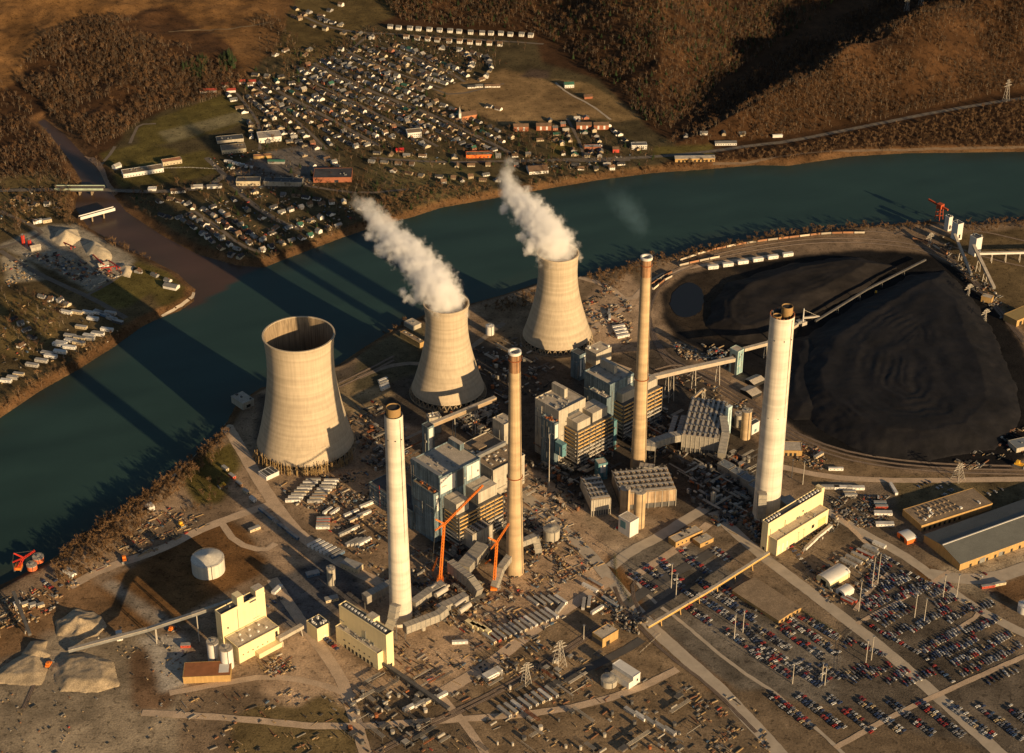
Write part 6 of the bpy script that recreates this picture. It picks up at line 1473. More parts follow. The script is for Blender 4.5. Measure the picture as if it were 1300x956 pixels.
house_row('in the shaded creekside row of lower town', [(200,275),(232,288),(262,308),(290,322)], 1, 6, 14, 4, 4, .9)
house_row('in the short row above the trailer lane', [(262,262),(290,274),(322,292)], 1, 4, 15, 4, 4, .9)
house_row('right of the sports field, upper scatter', [(322,96),(350,100),(380,96)], 1, 2, 24, 4, 4, .9)
house_row('on the hillside meadow above the town', [(372,12),(392,28),(410,22),(440,6)], 1, 6, 32, 4, 4, .9)
house_row('on the slope left of the main street top', [(350,72),(372,62),(392,64),(372,82)], 1, 3, 22, 4, 4, .9)
house_row('right of the brick apartments by the hill', [(768,160),(790,178),(812,196)], 1, 4, 20, 4, 4, .9)
house_row('below the brick apartments near the river', [(665,180),(700,178),(720,184),(700,192)], 1, 2, 20, 4, 4, .8)
house_row('on the river bluff at the right of the town', [(735,215),(770,216),(800,214)], 1, 2, 24, 4, 4, .8)
house_row('by the far river road past the river sheds', [(868,176),(890,176),(925,176),(960,174)], 1, 2, 30, 4, 4, .7)
house_row('among creek bank trees left of the bridges', [(20,252),(48,262),(70,262)], 1, 2, 18, 4, 4, .9)
house_row('in the group above the mobile homes', [(52,378),(70,382),(92,392),(98,384)], 1, 2, 14, 2, 2, .95)
house_row('at the left edge of the far bank', [(0,400),(20,410),(40,428),(8,450)], 1, 2, 20, 4, 4, .9)
house_row('on the peninsula tip by the river wall', [(175,345),(195,350),(215,358)], 1, 0, 13, 2, 2, 1)
house_row('between third street and the orchard, from above', [(360,128),(400,152),(440,178)], -1, 8, 15, 4, 4, .8)
house_row('between main street and upper street, from the hill', [(430,80),(490,106),(550,130)], 1, 2, 15, 4, 4, .85)
house_row('between main street and second street, from the hill', [(400,92),(450,118),(520,154),(570,180)], 1, 0, 15, 4, 4, .85)
house_row('in the cluster right of the white hall', [(575,170),(600,180),(625,192)], 1, 0, 14, 4, 4, .9)
house_row('left of the brick church below the main street', [(620,135),(645,142)], 1, 0, 18, 4, 2, .9)
HOUSES.sort(key=lambda h: h[1]); first = True; rest = MB(); rm = [hw[k] for k in hw] + [hr[k] for k in hr] + [glass]
seen = {}
for i, (x, y, a, wc, rc, v, k, desc) in enumerate(HOUSES):
    A, B_, Cc, m1, m2, m3 = house_meshes(wc, rc, v); z = hz(x, y)
    if i < 300:
        o = bpy.data.objects.new('house', A); COL.objects.link(o); o.location = (x, y, z); o.rotation_euler = (0, 0, a); o.scale = (.9, .9, .9)
        r = bpy.data.objects.new('roof', B_); COL.objects.link(r); r.parent = o
        if i < 60 or v == 2: c = bpy.data.objects.new('chimney_stack', Cc); COL.objects.link(c); c.parent = r
        n = seen.get(desc, 0); seen[desc] = n + 1
        tag(o, '%s house, %s roof, %s %s' % (wc, rc, nth(k), desc), 'house', 'houses of the riverside town')
    else:
        ca_, sa_ = math.cos(a), math.sin(a)
        for q, base in ((m1, list(hw).index(wc)), (m2, len(hw) + list(hr).index(rc))):
            for f, mi in zip(q.f, q.m): pass
            o_ = len(rest.v); rest.v += [(x + vx * ca_ - vy * sa_, y + vx * sa_ + vy * ca_, vz + z) for vx, vy, vz in q.v]
            rest.f += [tuple(j + o_ for j in f) for f in q.f]; rest.m += [base if mi == 0 else len(rm) - 1 for mi in q.m]
print('HOUSES', len(HOUSES), 'CARS', len(car_list))
if rest.v: tag(rest.build('farther_houses', rm), 'the farther small houses of the town, massed up the streets towards the hill', 'houses', kind='stuff')
brick = mat('red_brick', (.30,.11,.06), .85, var=.15)
def tb(label, px, py, az, w, d, h, wall, roof, cat='building', rise=0, name='town_building', ex=()):
    X, Y = at(px, py); F = ((X, Y), R(az), w, d, h)
    t = gabled(name, label, cat, F, wall, roof, rise, 'x', None, ex) if rise else block(name, label, cat, F, wall, roof, .5, ex)
    t.location.z = hz(X, Y); return t
wins = lambda n, z=1: doors([('s', (i + .5) / n, 1.6, z, z + 1.4) for i in range(n)], glass, 'window')
tb('long low school building with pale front and tan roof beside the green lawns', 157, 226, 21, 62, 17, 6, white, roofb, 'school', 0, 'school', [wins(14), vents(5, 2, 1, steel, 61)])
tb('school wing with an orange roof right of the long school building', 207, 211, 21, 30, 12, 6, hw['cream'], mat('orange_roof', (.45,.2,.1), .8), 'school', 0, 'school_wing', [wins(6)])
tb('white gabled chapel like hall at the left end of the school', 147, 216, 50, 12, 9, 5, white, hr['pale'], 'hall', 3, 'hall')
tb('large dark roofed brick supermarket near the river in the lower town', 398, 232, 2, 58, 34, 8, brick, mat('tar_roof', (.05,.05,.055), .9, var=.4, scale=.08), 'store', 0, 'store', [vents(4, 2, 1.4, steel, 62), doors([('s', .6, 6, 0, 4)], glass, 'window')])
tb('long grey warehouse with a pale front left of the dark roofed store', 300, 236, 1, 36, 16, 7, hw['cream'], roofd, 'warehouse', 0, 'warehouse', [wins(7)])
tb('long dark warehouse joined to the pale fronted one by the railway', 335, 236, -3, 58, 16, 7, greyclad, roofd, 'warehouse', 0, 'warehouse', [vents(3, 2, 1, steel, 63)])
tb('wide tan roofed gymnasium beside the sports field', 329, 182, 14, 36, 26, 8, hw['white'], roofm, 'gymnasium', 0, 'gymnasium', [wins(6, 3)])
tb('long flat classroom block left of the gymnasium', 282, 196, 14, 38, 22, 6, hw['cream'], roofb, 'school', 0, 'school_block', [wins(9), vents(5, 2, 1, steel, 64)])
tb('dark roofed classroom block behind the flat one near the sports field', 276, 183, 14, 42, 18, 5, greyclad, roofd, 'school', 0, 'school_block', [vents(5, 2, 1, steel, 65)])
tb('orange roofed shed in the lower town beside the vacant lots', 322, 202, 8, 28, 8, 4, yelloww, mat('orange_roof', (.45,.2,.1)), 'shed', 0, 'shed')
tb('green roofed shed just below the orange roofed one', 340, 208, -2, 26, 8, 4, hw['grey'], hr['green'], 'shed', 1.5, 'shed')
tb('two storey white hall with a flat roof among the houses', 518, 176, 14, 22, 16, 9, white, roofb, 'hall', 0, 'hall', [wins(7, 1.5), wins(7, 5)])
b_ = tb('orange brick church with a white steeple at the edge of the brown field', 587, 153, 22, 26, 12, 7, mat('orange_brick', (.42,.17,.08), .85), hr['brown'], 'church', 5, 'church', [wins(5, 1.5)])
m = MB(); m.box(-5, -1, 2, 6, 0, 12); st = m.build('steeple_tower', white, b_); m = MB(); m.add([(-5.2,1.8,12),(-.8,1.8,12),(-.8,6.2,12),(-5.2,6.2,12),(-3,4,24)], [(0,1,4),(1,2,4),(2,3,4),(3,0,4)]); m.build('spire', hr['pale'], st)
tb('bright red roofed building beside the riverfront street', 503, 194, 5, 12, 9, 4, brick, mat('bright_red_roof', (.55,.03,.03), .6), 'shop', 2, 'shop')
tb('shop block with an orange front on the riverfront street', 592, 201, 3, 42, 14, 5, mat('orange_front', (.75,.16,.03)), roofb, 'shops', 0, 'shop_block', [wins(7)])
tb('dark roofed hall with a steep shadowed side on the river bluff near the steam', 672, 222, 12, 30, 24, 5, white, hr['brown'], 'hall', 4, 'hall', [wins(6)])
for i, (x, y) in enumerate([(652,163),(681,162),(732,161),(754,161)]):
    tb('brick apartment house with white balconies below the brown field, ' + ['leftmost', 'second', 'third', 'rightmost'][i] + ' of four', x, y + 4, 2, 24, 12, 8, brick, hr['brown'], 'apartment house', 3, 'apartment_house', [doors([('s', .3, 3, 1, 7), ('s', .7, 3, 1, 7)], white, 'balcony')])
tb('white fronted flat building near the river at the right of the town', 802, 190, 3, 24, 12, 7, white, hr['grey'], 'building', 0, 'town_building', [wins(7, 1), wins(7, 4)])
tb('brick strip of shops in the middle right of the town', 742, 190, 2, 26, 10, 4, brick, hr['pale'], 'shops', 0, 'shop_block', [wins(5)])
tb('red shop beside the brick strip of shops', 778, 194, 2, 10, 9, 6, mat('red_house', (.42,.06,.04), .8), hr['brown'], 'shop', 2.5, 'shop')
tb('long tan shed on the riverside at the right of the town, its roof half silver', 857, 206, 2, 62, 13, 6, yelloww, hr['pale'], 'shed', 2, 'riverside_shed', [doors([('s', .1 + .1 * i, 3, 0, 3.5) for i in range(9)])])
tb('white low motel behind a pale lot on the far river road', 908, 185, 2, 34, 10, 4, white, hr['grey'], 'motel', 2, 'motel', [wins(9)])
tb('lone white truck trailer on the far river road', 981, 175, 6, 16, 3.4, 4, white, whitep, 'truck', 0, 'truck')
for i, (x, y, w) in enumerate([(254,119,28),(288,118,15),(282,111,11),(304,107,10),(316,107,12)]):
    tb('red roofed white building under the grassy hill, ' + ['the long one', 'the right front one', 'the middle back one', 'the left one of the far pair', 'the right one of the far pair'][i], x, y, 10, w, 9, 4, white, hr['red'], 'building', 2.2, 'red_roofed_building')
tb('green roofed farmhouse beside the lane through the brown field', 717, 112, 8, 16, 10, 6, white, hr['green'], 'farmhouse', 3, 'farmhouse', [wins(4)])
tb('low brick house beyond the green roofed farmhouse', 742, 126, 12, 14, 9, 4, brick, hr['brown'], 'house', 2.5, 'farmhouse')
tb('pale warehouse pair near the highway below the school, left one', 217, 246, 10, 22, 10, 4, white, hr['brown'], 'warehouse', 2, 'warehouse', [wins(4)])
tb('white shop with a canopy near the highway below the school', 243, 241, 8, 17, 10, 4, white, hr['pale'], 'shop', 2, 'shop')
tb('row of white sheds right of the highway shop', 263, 240, 8, 22, 8, 4, white, hr['grey'], 'shed', 1.5, 'shed')
tb('filling station with a white canopy beside the highway', 188, 244, 2, 12, 8, 5, white, whitep, 'filling station', 0, 'filling_station')
tb('grey gabled boathouse on the tip of the peninsula', 207, 366, -22, 20, 11, 4, hw['white'], hr['grey'], 'boathouse', 2.5, 'boathouse')
for i, (x, y, h_) in enumerate([(30,310,14),(38,312,9)]):
    silo(['taller red silo of the gravel works across the river', 'shorter red silo of the gravel works across the river'][i], x, y, 2.6, h_, redm, True)
tb('grey plant shed of the gravel works beside the red silos', 40, 320, 25, 14, 8, 6, greyclad, roofm, 'shed', 2, 'shed')
tb('white shed of the gravel works beside the red machines', 126, 341, 25, 14, 9, 4, white, roofm, 'shed', 2, 'shed')
for i, (a, b) in enumerate([((118,325),(132,336)),((138,332),(152,340)),((128,342),(146,338)),((78,308),(95,314))]):
    A = Vector((*at(*a), 2)); B = Vector((*at(*b, 8), 8)); t = empty('belt_conveyor', (A.x, A.y, 0), 0, 'red belt conveyor of the gravel works, ' + ['the uppermost of four', 'the one nearest the creek', 'the lowest by the white shed', 'the leftmost beside the long heap'][i], 'conveyor', 'red conveyors of the gravel works')
    B = B - Vector((A.x, A.y, 0)); m = MB(); m.beam((0, 0, 2), B, 1.6, 1.2); m.build('belt', redm, t); m = MB(); m.beam((B.x * .7, B.y * .7, 0), (B.x * .7, B.y * .7, B.z * .7), .8); m.build('leg', redm, t)

# ================================================================ trees along the banks and in town
def tree_thing(desc, protos, pts, scl, n_parts, group, cat='tree', name='bare_tree'):
    for i, (x, y, z) in enumerate(pts):
        k = i % len(protos); sc = float(scl[i])
        if isinstance(protos[k], tuple):
            o = bpy.data.objects.new(name, protos[k][0]); COL.objects.link(o); c = bpy.data.objects.new('crown', protos[k][1]); COL.objects.link(c); c.parent = o
        else: o = bpy.data.objects.new(name, protos[k]); COL.objects.link(o)
        o.location = (x, y, z); o.scale = (sc,) * 3; o.rotation_euler = (0, 0, random.uniform(0, 6.28)); tag(o, desc, cat, group)
def tc_mesh(seed, h, w, n, tw, tm=twig_bank):
    t, c = tree_parts(seed, h, w, n, tw); r = []
    for q, nm, mm in ((t, 'trunk', bark), (c, 'crown', tm)):
        me = bpy.data.meshes.new(nm); me.from_pydata(q.v, [], q.f); me.materials.append(mm); me.update(); r.append(me)
    return tuple(r)
big = [tc_mesh(60 + i, 12 + i, 4.6 + i * .3, 260, .2) for i in range(4)]
near_bank_pts = scatter([[(70,712),(105,682),(150,644),(200,610),(238,578),(262,556),(285,540),(292,552),(278,580),(252,604),(222,630),(185,660),(160,690),(135,712),(88,740)]], step=5.8, zmin=-6.3)
near_bank_pts = near_bank_pts[np.argsort(near_bank_pts[:,1])]
tree_thing('bare golden brown tree in the thicket lining the near riverbank left of the largest tower', big, near_bank_pts[:290], rs.uniform(.5, 1.05, len(near_bank_pts)), 1, 'bare trees on the near riverbank')
bank2 = scatter([[(0,532),(50,497),(100,468),(147,438),(152,428),(140,424),(90,452),(60,470),(0,510),(-60,550)]], step=7.5, zmin=-6.3)
bank3 = scatter([[(740,352),(800,336),(860,324),(920,310),(1000,297),(1080,290),(1180,283),(1180,291),(1080,296),(1000,304),(920,318),(860,334),(800,352),(790,370),(760,368)],[(1200,288),(1300,282),(1500,266),(1500,276),(1300,292),(1210,296)],[(620,390),(680,368),(700,380),(640,400)],[(480,412),(520,402),(520,412),(490,425)]], step=7, zmin=-6.3)
bank4 = scatter([[(335,338),(400,314),(480,286),(520,276),(600,256),(700,238),(830,219),(905,214),(905,205),(830,212),(720,224),(640,240),(560,252),(490,272),(440,290),(400,304),(340,328)],[(455,262),(540,240),(620,236),(600,250),(520,270),(470,282)]], step=8, zmin=-6.3)
bank5 = scatter([[(130,298),(160,305),(200,318),(238,340),(250,362),(240,352),(200,330),(170,322),(140,318)],[(95,232),(100,245),(95,285),(110,300),(80,290),(70,262),(80,240)]], step=8, zmin=-6.3)
farb = np.concatenate([bank2, bank3, bank4, bank5, near_bank_pts[290:]]); make_forest('riverbank_trees', farb, rs.uniform(.45, 1.05, len(farb)), bank_protos, 'golden brown bare trees strung thickly along the river and creek banks', 'trees')
town = scatter([[(300,100),(345,70),(400,60),(470,35),(680,58),(640,90),(548,118),(640,165),(720,170),(830,190),(830,212),(600,252),(440,296),(335,335),(240,318),(160,262),(160,245),(285,225),(330,190)]], holes=[[(548,112),(600,95),(640,86),(690,98),(728,118),(774,152),(700,154),(640,160),(590,142)]], step=9.5, dens=lambda x, y: np.clip(fbm(x, y, 70, 3, 91) * 2.0 - .35, .12, .95))
hx = np.array([h[0] for h in HOUSES]); hy = np.array([h[1] for h in HOUSES])
dmin = np.array([((hx - x) ** 2 + (hy - y) ** 2).min() for x, y, z in town]); town = town[dmin > 64]
make_forest('town_trees', town, rs.uniform(.4, .8, len(town)), bare_protos + [fir_protos[0]], 'bare garden trees scattered between the houses of the town', 'trees')
pen = scatter([[(0,300),(0,225),(60,215),(92,232),(88,262),(60,285)],[(0,370),(50,372),(90,400),(60,440),(0,470)],[(85,215),(120,200),(135,225),(120,240)],[(320,24),(350,20),(380,60),(340,90),(325,60)]], step=9, dens=lambda x, y: np.clip(fbm(x, y, 50, 3, 92) * 2.2 - .4, .1, .95))
make_forest('peninsula_trees', pen, rs.uniform(.5, .95, len(pen)), bare_protos, 'bare trees scattered over the far bank left of the creek', 'trees')
ev = scatter([[(232,92),(255,78),(268,92),(255,104),(238,102)],[(272,80),(290,70),(302,82),(295,92),(278,92)]], step=7)
tree_thing('dark evergreen tree in the small stand on the flank of the grassy hill', fir_protos, ev, rs.uniform(.7, 1.1, len(ev)), 0, 'evergreens under the grassy hill', 'evergreen', 'evergreen_tree')
pl = scatter([[(235,640),(260,610),(285,600),(292,625),(270,650),(245,655)]], step=9, dens=lambda x, y: .6)
tree_thing('bare brown tree in the grassy hollow above the storage tank', big, pl, rs.uniform(.4, .7, len(pl)), 0, 'bare trees in the grassy hollow')

# ================================================================ yard clutter nobody could count
pal = [mat('junk_' + n, c, .75, rand=0) for n, c in (('rust', (.20,.10,.055)), ('grey', (.21,.195,.175)), ('pale', (.42,.38,.31)), ('dark', (.05,.045,.04)), ('tan', (.33,.24,.14)), ('blue', (.08,.12,.17)), ('red', (.33,.06,.04)), ('timber', (.32,.22,.11)))]
def clutter(label, polys, n, pipe=.3, smax=5.0, hmax=2.2, wt=None, az=42.5, seed=0, cat='yard clutter', name='yard_clutter'):
    rg = random.Random(seed + n); m = MB(); w_ = list(wt or [3, 4, 1.2, 5, 3, 1, .4, 2]); w_[2] *= .7; w_[6] *= .5
    for poly in polys:
        P = PX(poly); a = np.array(P); k = 0; tries = 0
        while k < .7 * n / len(polys) and tries < n * 6:
            tries += 1; x = rg.uniform(a[:,0].min(), a[:,0].max()); y = rg.uniform(a[:,1].min(), a[:,1].max())
            if not inpoly(np.array([x]), np.array([y]), P)[0]: continue
            if float(vnoise(np.array([x / 11.0]), np.array([y / 11.0]), 5)[0]) < .38: continue
            k += 1; mi = rg.choices(range(8), w_)[0]; an = R(az + rg.choice([0, 90]) + rg.uniform(-12, 12)); d = Vector((math.cos(an), math.sin(an), 0)); z = hz(x, y)
            if rg.random() < pipe:
                L = rg.uniform(3, smax * 2.2); r = rg.uniform(.18, .55); m.beam((x, y, z + r + .1), (x + d.x * L, y + d.y * L, z + r + .1), r * 2, r * 2, mi)
            else:
                L = rg.uniform(1.0, smax); w = rg.uniform(.8, smax * .5); h = rg.uniform(.6, hmax); m.beam((x, y, z + h / 2 + .05), (x + d.x * L, y + d.y * L, z + h / 2 + .05), w, h, mi)
    return tag(m.build(name, pal), label, cat, kind='stuff')
clutter('crates, pipes and scrap spread around the foot of the largest cooling tower', [[(330,590),(345,610),(370,625),(420,600),(470,600),(480,640),(440,640),(400,650),(370,640)]], 420, .4)
clutter('pipes and crates between the trailers left of the white chimney', [[(400,650),(440,620),(500,640),(500,760),(470,720),(430,690)]], 420, .35)
clutter('stacked pipes and timber on the bare ground along the near riverbank', [[(150,690),(190,650),(230,645),(262,668),(200,700),(150,715),(110,730)]], 380, .5, 5, 1.2, [4,2,1,5,4,.4,.3,4])
clutter('machinery and pipework in the pipe yard between the white chimney and slim chimney', [[(520,790),(560,760),(600,740),(650,750),(660,790),(620,810),(560,800)],[(520,700),(560,700),(600,740),(560,760),(524,760)]], 620, .45, 5, 3.2, [3,6,2,5,2,.5,.3,1])
clutter('vehicles, drums and pipes around the foot of the slim chimney nearest the cranes', [[(660,700),(700,690),(730,730),(700,760),(660,760),(640,745)]], 300, .35, 4.5, 2.2)
clutter('small plant and cabling in the work area right of the slim chimney', [[(670,640),(700,640),(745,690),(760,720),(720,740),(700,700),(665,680)]], 420, .45, 4.5, 2.5)
clutter('pipe racks and machinery at the foot of the centre steel bay', [[(660,590),(700,590),(740,610),(745,660),(700,640),(665,615)],[(690,560),(730,575),(738,600),(700,590)]], 420, .5, 5, 5, [2,6,1,7,2,.5,.2,.5])
clutter('shaded machinery crowded between the taller slim chimney and the long precipitator', [[(800,570),(860,560),(940,600),(960,650),(905,640),(860,610),(830,640)],[(780,520),(840,520),(870,555),(830,560)]], 620, .4, 6, 4.5, [2,6,1.2,7,1.5,.8,.3,.5])
clutter('machinery crowded in the shade left of the bright yellow slab', [[(885,640),(930,640),(970,668),(965,690),(910,670)]], 260, .3, 6, 4, [3,6,1.5,5,3,1,.6,.5])
clutter('electrical gear in front of the yellow annex with the round fan opening', [[(985,700),(1010,695),(1062,655),(1068,668),(1020,702),(995,716)]], 240, .25, 3, 3, [1,7,4,3,1,.5,0,0])
clutter('bundles and scrap packed in the storage yard right of the bright yellow slab', [[(1052,632),(1125,632),(1130,660),(1120,680),(1085,670),(1055,648)]], 620, .45, 4, 1.6, [2,4,1,6,1,1.5,.6,.6])
clutter('boxes and containers in the yard around the vaulted sheds', [[(1020,735),(1070,695),(1110,700),(1100,745),(1085,770),(1050,765)]], 260, .25, 5, 2.2)
clutter('transformers and busbars of the switchyard beside the pipe bridge', [[(780,775),(800,770),(830,800),(820,812),(790,800)]], 260, .4, 3, 3.5, [1,7,2,6,1,0,0,0])
clutter('materials and machines in the construction yard at the bottom centre', [[(600,820),(680,790),(720,780),(700,830),(640,860),(600,880)],[(740,760),(770,750),(800,790),(770,800)]], 380, .4, 5, 2)
clutter('pipes and cable drums in the open ground at the bottom edge', [[(640,850),(720,830),(790,830),(760,900),(640,900)],[(500,820),(580,800),(600,850),(520,870)],[(330,850),(350,832),(380,850),(345,862)]], 360, .55, 5, 1.4, [4,2,1,5,4,.4,.3,3])
clutter('parts and vehicles in the yard between the farthest tower and the settling pond', [[(740,385),(770,360),(800,385),(800,440),(770,430),(745,410)]], 380, .3, 5, 2, [5,3,2,4,3,.6,1,1])
clutter('dark plant and pipework on the shaded ground between the cooling towers', [[(600,440),(660,420),(700,460),(700,500),(620,520),(610,500)],[(430,520),(480,510),(520,560),(520,600),(460,590),(440,560)],[(575,520),(630,510),(640,540),(600,560)]], 700, .35, 6, 3, [2,5,1,7,1.5,.7,.3,.5])
clutter('wrecks and boxes on the shaded strip below the settling pond', [[(855,432),(900,440),(935,448),(930,468),(880,462),(858,450)]], 300, .2, 5, 2.4, [2,5,3,4,2,2,.6,.5])
clutter('coal handling gear beside the sloping conveyors right of the coal yard', [[(1195,300),(1230,330),(1262,370),(1290,400),(1270,405),(1235,372),(1200,330)]], 300, .4, 5, 2.6, [2,6,2,5,1,0,0,0])
clutter('low timber and scrap on the dark floor below the coal pile', [[(1200,575),(1300,540),(1300,590),(1220,598)]], 160, .5, 6, 1.4, [4,2,1,4,2,0,.4,1])
clutter('sleepers, drums and small gear along the ring railway by the thick chimney', [[(1010,560),(1045,570),(1050,600),(1010,590)],[(860,470),(950,510),(960,540),(920,520),(860,490)]], 300, .4, 4.5, 2)
clutter('small gear beside the pale crane heaps and the black barge conveyor', [[(0,760),(60,740),(90,720),(100,742),(50,790),(0,800)]], 260, .35, 4, 1.6, [4,3,3,4,4,.5,1,2])
clutter('machines and stock of the gravel works across the river', [[(30,325),(70,320),(130,345),(165,338),(150,352),(120,368),(70,345)]], 320, .3, 7, 3, [3,5,4,4,3,1,2,1])
clutter('cars, sheds and garden bits between the town houses', [[(340,110),(400,85),(600,170),(648,196),(560,210),(470,190)],[(250,255),(330,235),(450,260),(440,290),(335,325)],[(400,80),(470,45),(600,60),(610,100),(548,112)]], 900, .02, 4.6, 1.6, [2,3,3,5,2,1.5,1,1])
clutter('cars and clutter on the lots of the lower town and school', [[(250,200),(330,190),(345,225),(285,222)],[(345,225),(390,222),(398,236),(350,238)],[(640,190),(720,205),(800,195),(830,205),(720,215),(640,212)]], 260, .02, 4.6, 1.6, [.5,3,4,4,2,1.5,1.2,.2])
clutter('stumps, cars and sheds on the far bank left of the creek', [[(0,240),(80,235),(80,280),(0,290)],[(0,380),(60,380),(150,400),(150,430),(60,470),(0,500)],[(0,335),(30,330),(50,355),(10,365)]], 260, .05, 4.5, 1.8, [2,3,4,5,4,1,.6,2])
clutter('pipes, crates and stored steel along the bottom edge of the plant', [[(230,880),(480,870),(560,960),(240,960)],[(560,870),(700,850),(860,870),(900,960),(560,960)],[(860,860),(960,900),(980,960),(900,960)]], 620, .5, 5, 1.3, [4,3,.6,7,4,.5,.3,3])
clutter('stones and scrap by the pale heaps at the bottom left', [[(0,880),(230,870),(230,960),(0,960)],[(100,800),(230,790),(240,870),(150,860)]], 160, .2, 3, 1.0, [3,3,.5,6,4,0,.3,2])
pipework('small tanks, racks and steel frames along the bottom edge of the plant', [[(600,850),(760,830),(860,880),(880,960),(600,960)],[(440,870),(560,860),(560,950),(440,950)]], 110, 6, seed=9)
# hedge and fence lines
def fence_line(label, pts, h=1.8, mt=None, name='fence'):
    P = densify(PX(pts), 6); o0 = P[0]; t = empty(name, (o0.x, o0.y, 0), 0, label, 'fence'); m = MB(); m2 = MB()
    for a, b in zip(P, P[1:]):
        a = a - o0; b = b - o0; m.beam((a.x, a.y, h * .9), (b.x, b.y, h * .9), .12); m.beam((a.x, a.y, h * .45), (b.x, b.y, h * .45), .1); m2.beam((a.x, a.y, 0), (a.x, a.y, h), .2)
    m.build('rail', mt or steel, t); m2.build('post', mt or steel, t)
fence_line('long white rail fence curving beside the school lawns', [(207,214),(240,213),(275,215)], 1.4, white)
fence_line('fence between the car parks and the hedge corner', [(1065,860),(1068,820),(1075,808),(1085,800)], 2)
fence_line('fence round the switchyard beside the road and pipe bridge', [(775,768),(790,770),(838,806),(812,830)], 2, lsteel)
hedgem = mat('dark_hedge', (.05,.055,.025), .95, var=.3)
def hedge(label, pts, w=3, h=2.2):
    rg = random.Random(4); P = densify(PX(pts), .8); m = MB()
    for p in P:
        for _ in range(10):
            x, y, z = p.x + rg.gauss(0, w * .3), p.y + rg.gauss(0, w * .3), rg.uniform(.1, h); r = rg.uniform(.4, .9)
            a = Vector((rg.gauss(0,1), rg.gauss(0,1), rg.gauss(0,1))).normalized() * r; b = a.orthogonal().normalized() * r * .7
            m.add([(x, y, z), (x + a.x, y + a.y, z + a.z), (x + b.x, y + b.y, z + b.z + .3)], [(0, 1, 2)])
    tag(m.build('hedge', hedgem), label, 'hedge', kind='stuff')
hedge('dark scrub hedge between the two car parks, right of the long brown roofed shed', [(1015,775),(1040,790),(1066,806)])
hedge('dark scrub along the railway curve left of the upper car park', [(780,705),(782,730),(800,765)], 4, 2)

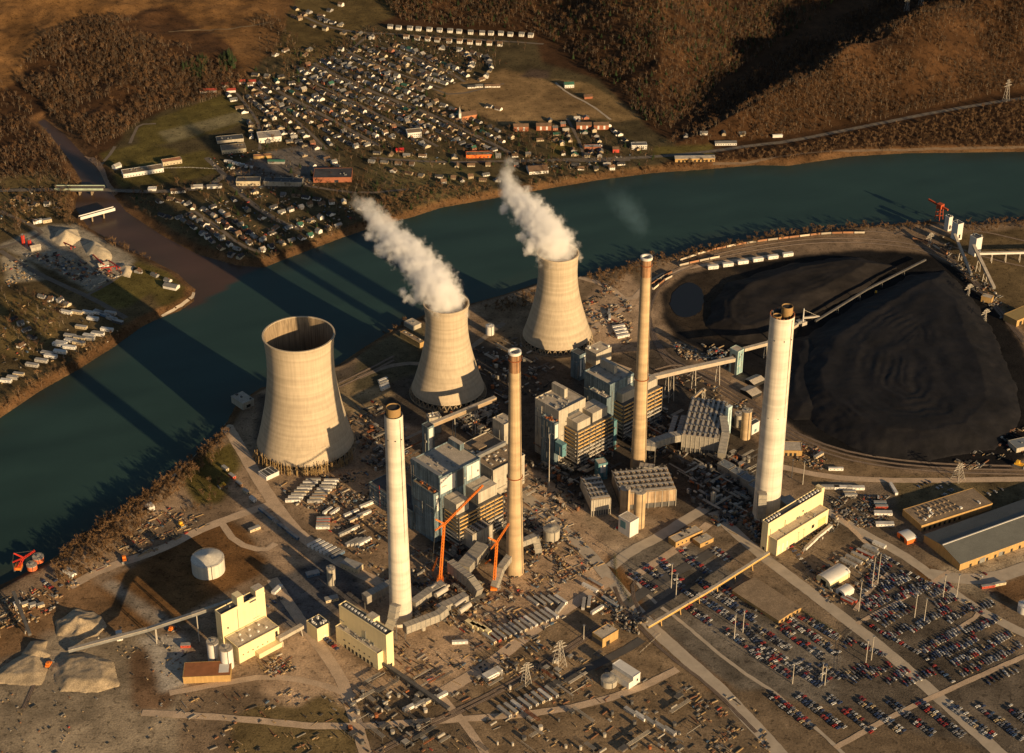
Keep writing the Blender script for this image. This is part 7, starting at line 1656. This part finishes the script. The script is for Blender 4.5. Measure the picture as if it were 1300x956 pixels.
# ================================================================ steam and smoke
def plume(name, label, nodes, dens, colr, extra=(), kind='stuff', cat='steam', nscale=.045, aniso=.0, seed=0.0, warp=9.0, thr=.18):
    C_ = [Vector((*at(x, y, z), z)) for x, y, z, r in nodes]; Rr = [n[3] for n in nodes]
    pts = []
    for c, r in list(zip(C_, Rr)) + [(Vector((*at(x, y, z), z)), r) for x, y, z, r in extra]:
        for i in range(60):
            th = math.acos(1 - 2 * (i + .5) / 60); ph = math.pi * (1 + 5 ** .5) * i
            pts.append(c + Vector((math.sin(th) * math.cos(ph), math.sin(th) * math.sin(ph), math.cos(th))) * r * 1.4)
    bm = bmesh.new()
    for p in pts: bm.verts.new(p)
    bmesh.ops.convex_hull(bm, input=bm.verts[:], use_existing_faces=False)
    for v in [v for v in bm.verts if not v.link_faces]: bm.verts.remove(v)
    me = bpy.data.meshes.new(name); bm.to_mesh(me); bm.free(); o = bpy.data.objects.new(name, me); COL.objects.link(o); tag(o, label, cat, kind=kind)
    m = bpy.data.materials.new(name); m.use_nodes = True; nt = m.node_tree; nt.nodes.remove(nt.nodes['Principled BSDF']); L = nt.links; out = nt.nodes['Material Output']
    pv = nd(nt, 'ShaderNodeVolumePrincipled'); pv.inputs['Color'].default_value = (*colr, 1); pv.inputs['Anisotropy'].default_value = aniso; L.new(pv.outputs[0], out.inputs['Volume'])
    geo = nd(nt, 'ShaderNodeNewGeometry')
    nz = nd(nt, 'ShaderNodeTexNoise'); nz.inputs['Scale'].default_value = nscale; nz.inputs['Detail'].default_value = 5; nz.inputs['Roughness'].default_value = .62
    off = nd(nt, 'ShaderNodeVectorMath', operation='ADD'); off.inputs[1].default_value = (seed, seed * 2, 0); L.new(geo.outputs['Position'], off.inputs[0]); L.new(off.outputs[0], nz.inputs['Vector'])
    sb = nd(nt, 'ShaderNodeVectorMath', operation='SUBTRACT'); sb.inputs[1].default_value = (.5, .5, .5); L.new(nz.outputs['Color'], sb.inputs[0])
    scn = nd(nt, 'ShaderNodeVectorMath', operation='SCALE'); scn.inputs['Scale'].default_value = warp * 3; L.new(sb.outputs[0], scn.inputs[0])
    wp = nd(nt, 'ShaderNodeVectorMath', operation='ADD'); L.new(geo.outputs['Position'], wp.inputs[0]); L.new(scn.outputs[0], wp.inputs[1]); last = None
    # capsule chain falloff
    fine = []
    for i in range(len(C_) - 1):
        for s in (0, .5): fine.append((C_[i].lerp(C_[i+1], s), Rr[i] + (Rr[i+1] - Rr[i]) * s))
    fine.append((C_[-1], Rr[-1])); fine += [(Vector((*at(x, y, z), z)), r) for x, y, z, r in extra]
    for c, r in fine:
        d = nd(nt, 'ShaderNodeVectorMath', operation='DISTANCE'); d.inputs[1].default_value = c; L.new(wp.outputs[0], d.inputs[0])
        q = nd(nt, 'ShaderNodeMath', operation='MULTIPLY_ADD'); q.inputs[1].default_value = -1 / r; q.inputs[2].default_value = 1; L.new(d.outputs['Value'], q.inputs[0])
        if last is None: last = q.outputs[0]
        else: mx = nd(nt, 'ShaderNodeMath', operation='MAXIMUM'); L.new(last, mx.inputs[0]); L.new(q.outputs[0], mx.inputs[1]); last = mx.outputs[0]
    n2 = nd(nt, 'ShaderNodeTexNoise'); n2.inputs['Scale'].default_value = nscale * 2.2; n2.inputs['Detail'].default_value = 6; n2.inputs['Roughness'].default_value = .68; L.new(off.outputs[0], n2.inputs['Vector'])
    ad = nd(nt, 'ShaderNodeMath', operation='MULTIPLY_ADD'); ad.inputs[1].default_value = 1.9; ad.inputs[2].default_value = -.95; L.new(n2.outputs[0], ad.inputs[0])
    sm = nd(nt, 'ShaderNodeMath', operation='ADD'); L.new(last, sm.inputs[0]); L.new(ad.outputs[0], sm.inputs[1])
    mr = nd(nt, 'ShaderNodeMapRange'); mr.inputs[1].default_value = thr; mr.inputs[2].default_value = thr + .7; mr.inputs[3].default_value = 0; mr.inputs[4].default_value = 1; L.new(sm.outputs[0], mr.inputs[0])
    # thins out along its length
    D0 = nd(nt, 'ShaderNodeVectorMath', operation='DISTANCE'); D0.inputs[1].default_value = C_[0]; L.new(geo.outputs['Position'], D0.inputs[0])
    tl = (C_[-1] - C_[0]).length; fd = nd(nt, 'ShaderNodeMapRange'); fd.inputs[1].default_value = tl * .45; fd.inputs[2].default_value = tl * 1.1; fd.inputs[3].default_value = 1; fd.inputs[4].default_value = .03; L.new(D0.outputs['Value'], fd.inputs[0])
    mm = nd(nt, 'ShaderNodeMath', operation='MULTIPLY'); L.new(mr.outputs[0], mm.inputs[0]); L.new(fd.outputs[0], mm.inputs[1])
    m3 = nd(nt, 'ShaderNodeMath', operation='MULTIPLY'); m3.inputs[1].default_value = dens; L.new(mm.outputs[0], m3.inputs[0]); L.new(m3.outputs[0], pv.inputs['Density'])
    me.materials.append(m); m.cycles.volume_step_rate = .5; return o
plume('steam_plume', 'white steam plume leaning left out of the middle cooling tower', [(566,387,122,29),(560,372,140,31),(545,350,150,29),(524,328,160,27),(502,305,172,24),(482,284,184,20),(466,264,194,16),(452,256,200,10)], .28, (.998,.995,.992), [(534,374,128,11),(522,380,124,9),(512,372,126,8),(470,300,170,11),(486,318,158,12)])
plume('steam_plume', 'white steam plume leaning left out of the farthest cooling tower', [(708,323,122,29),(702,308,140,32),(688,288,152,30),(668,264,164,26),(650,244,176,20),(643,222,190,16),(647,206,202,11)], .28, (.998,.995,.992), [(672,316,134,11),(662,304,138,10),(640,262,158,11),(690,268,160,12)], seed=37.0)
plume('smoke_wisp', 'faint blue smoke drifting over the river beyond the taller slim chimney', [(812,285,296,16),(800,268,300,18),(785,252,306,16),(766,242,310,10)], .0045, (.45,.75,.95), cat='smoke', thr=.05, seed=11.0)
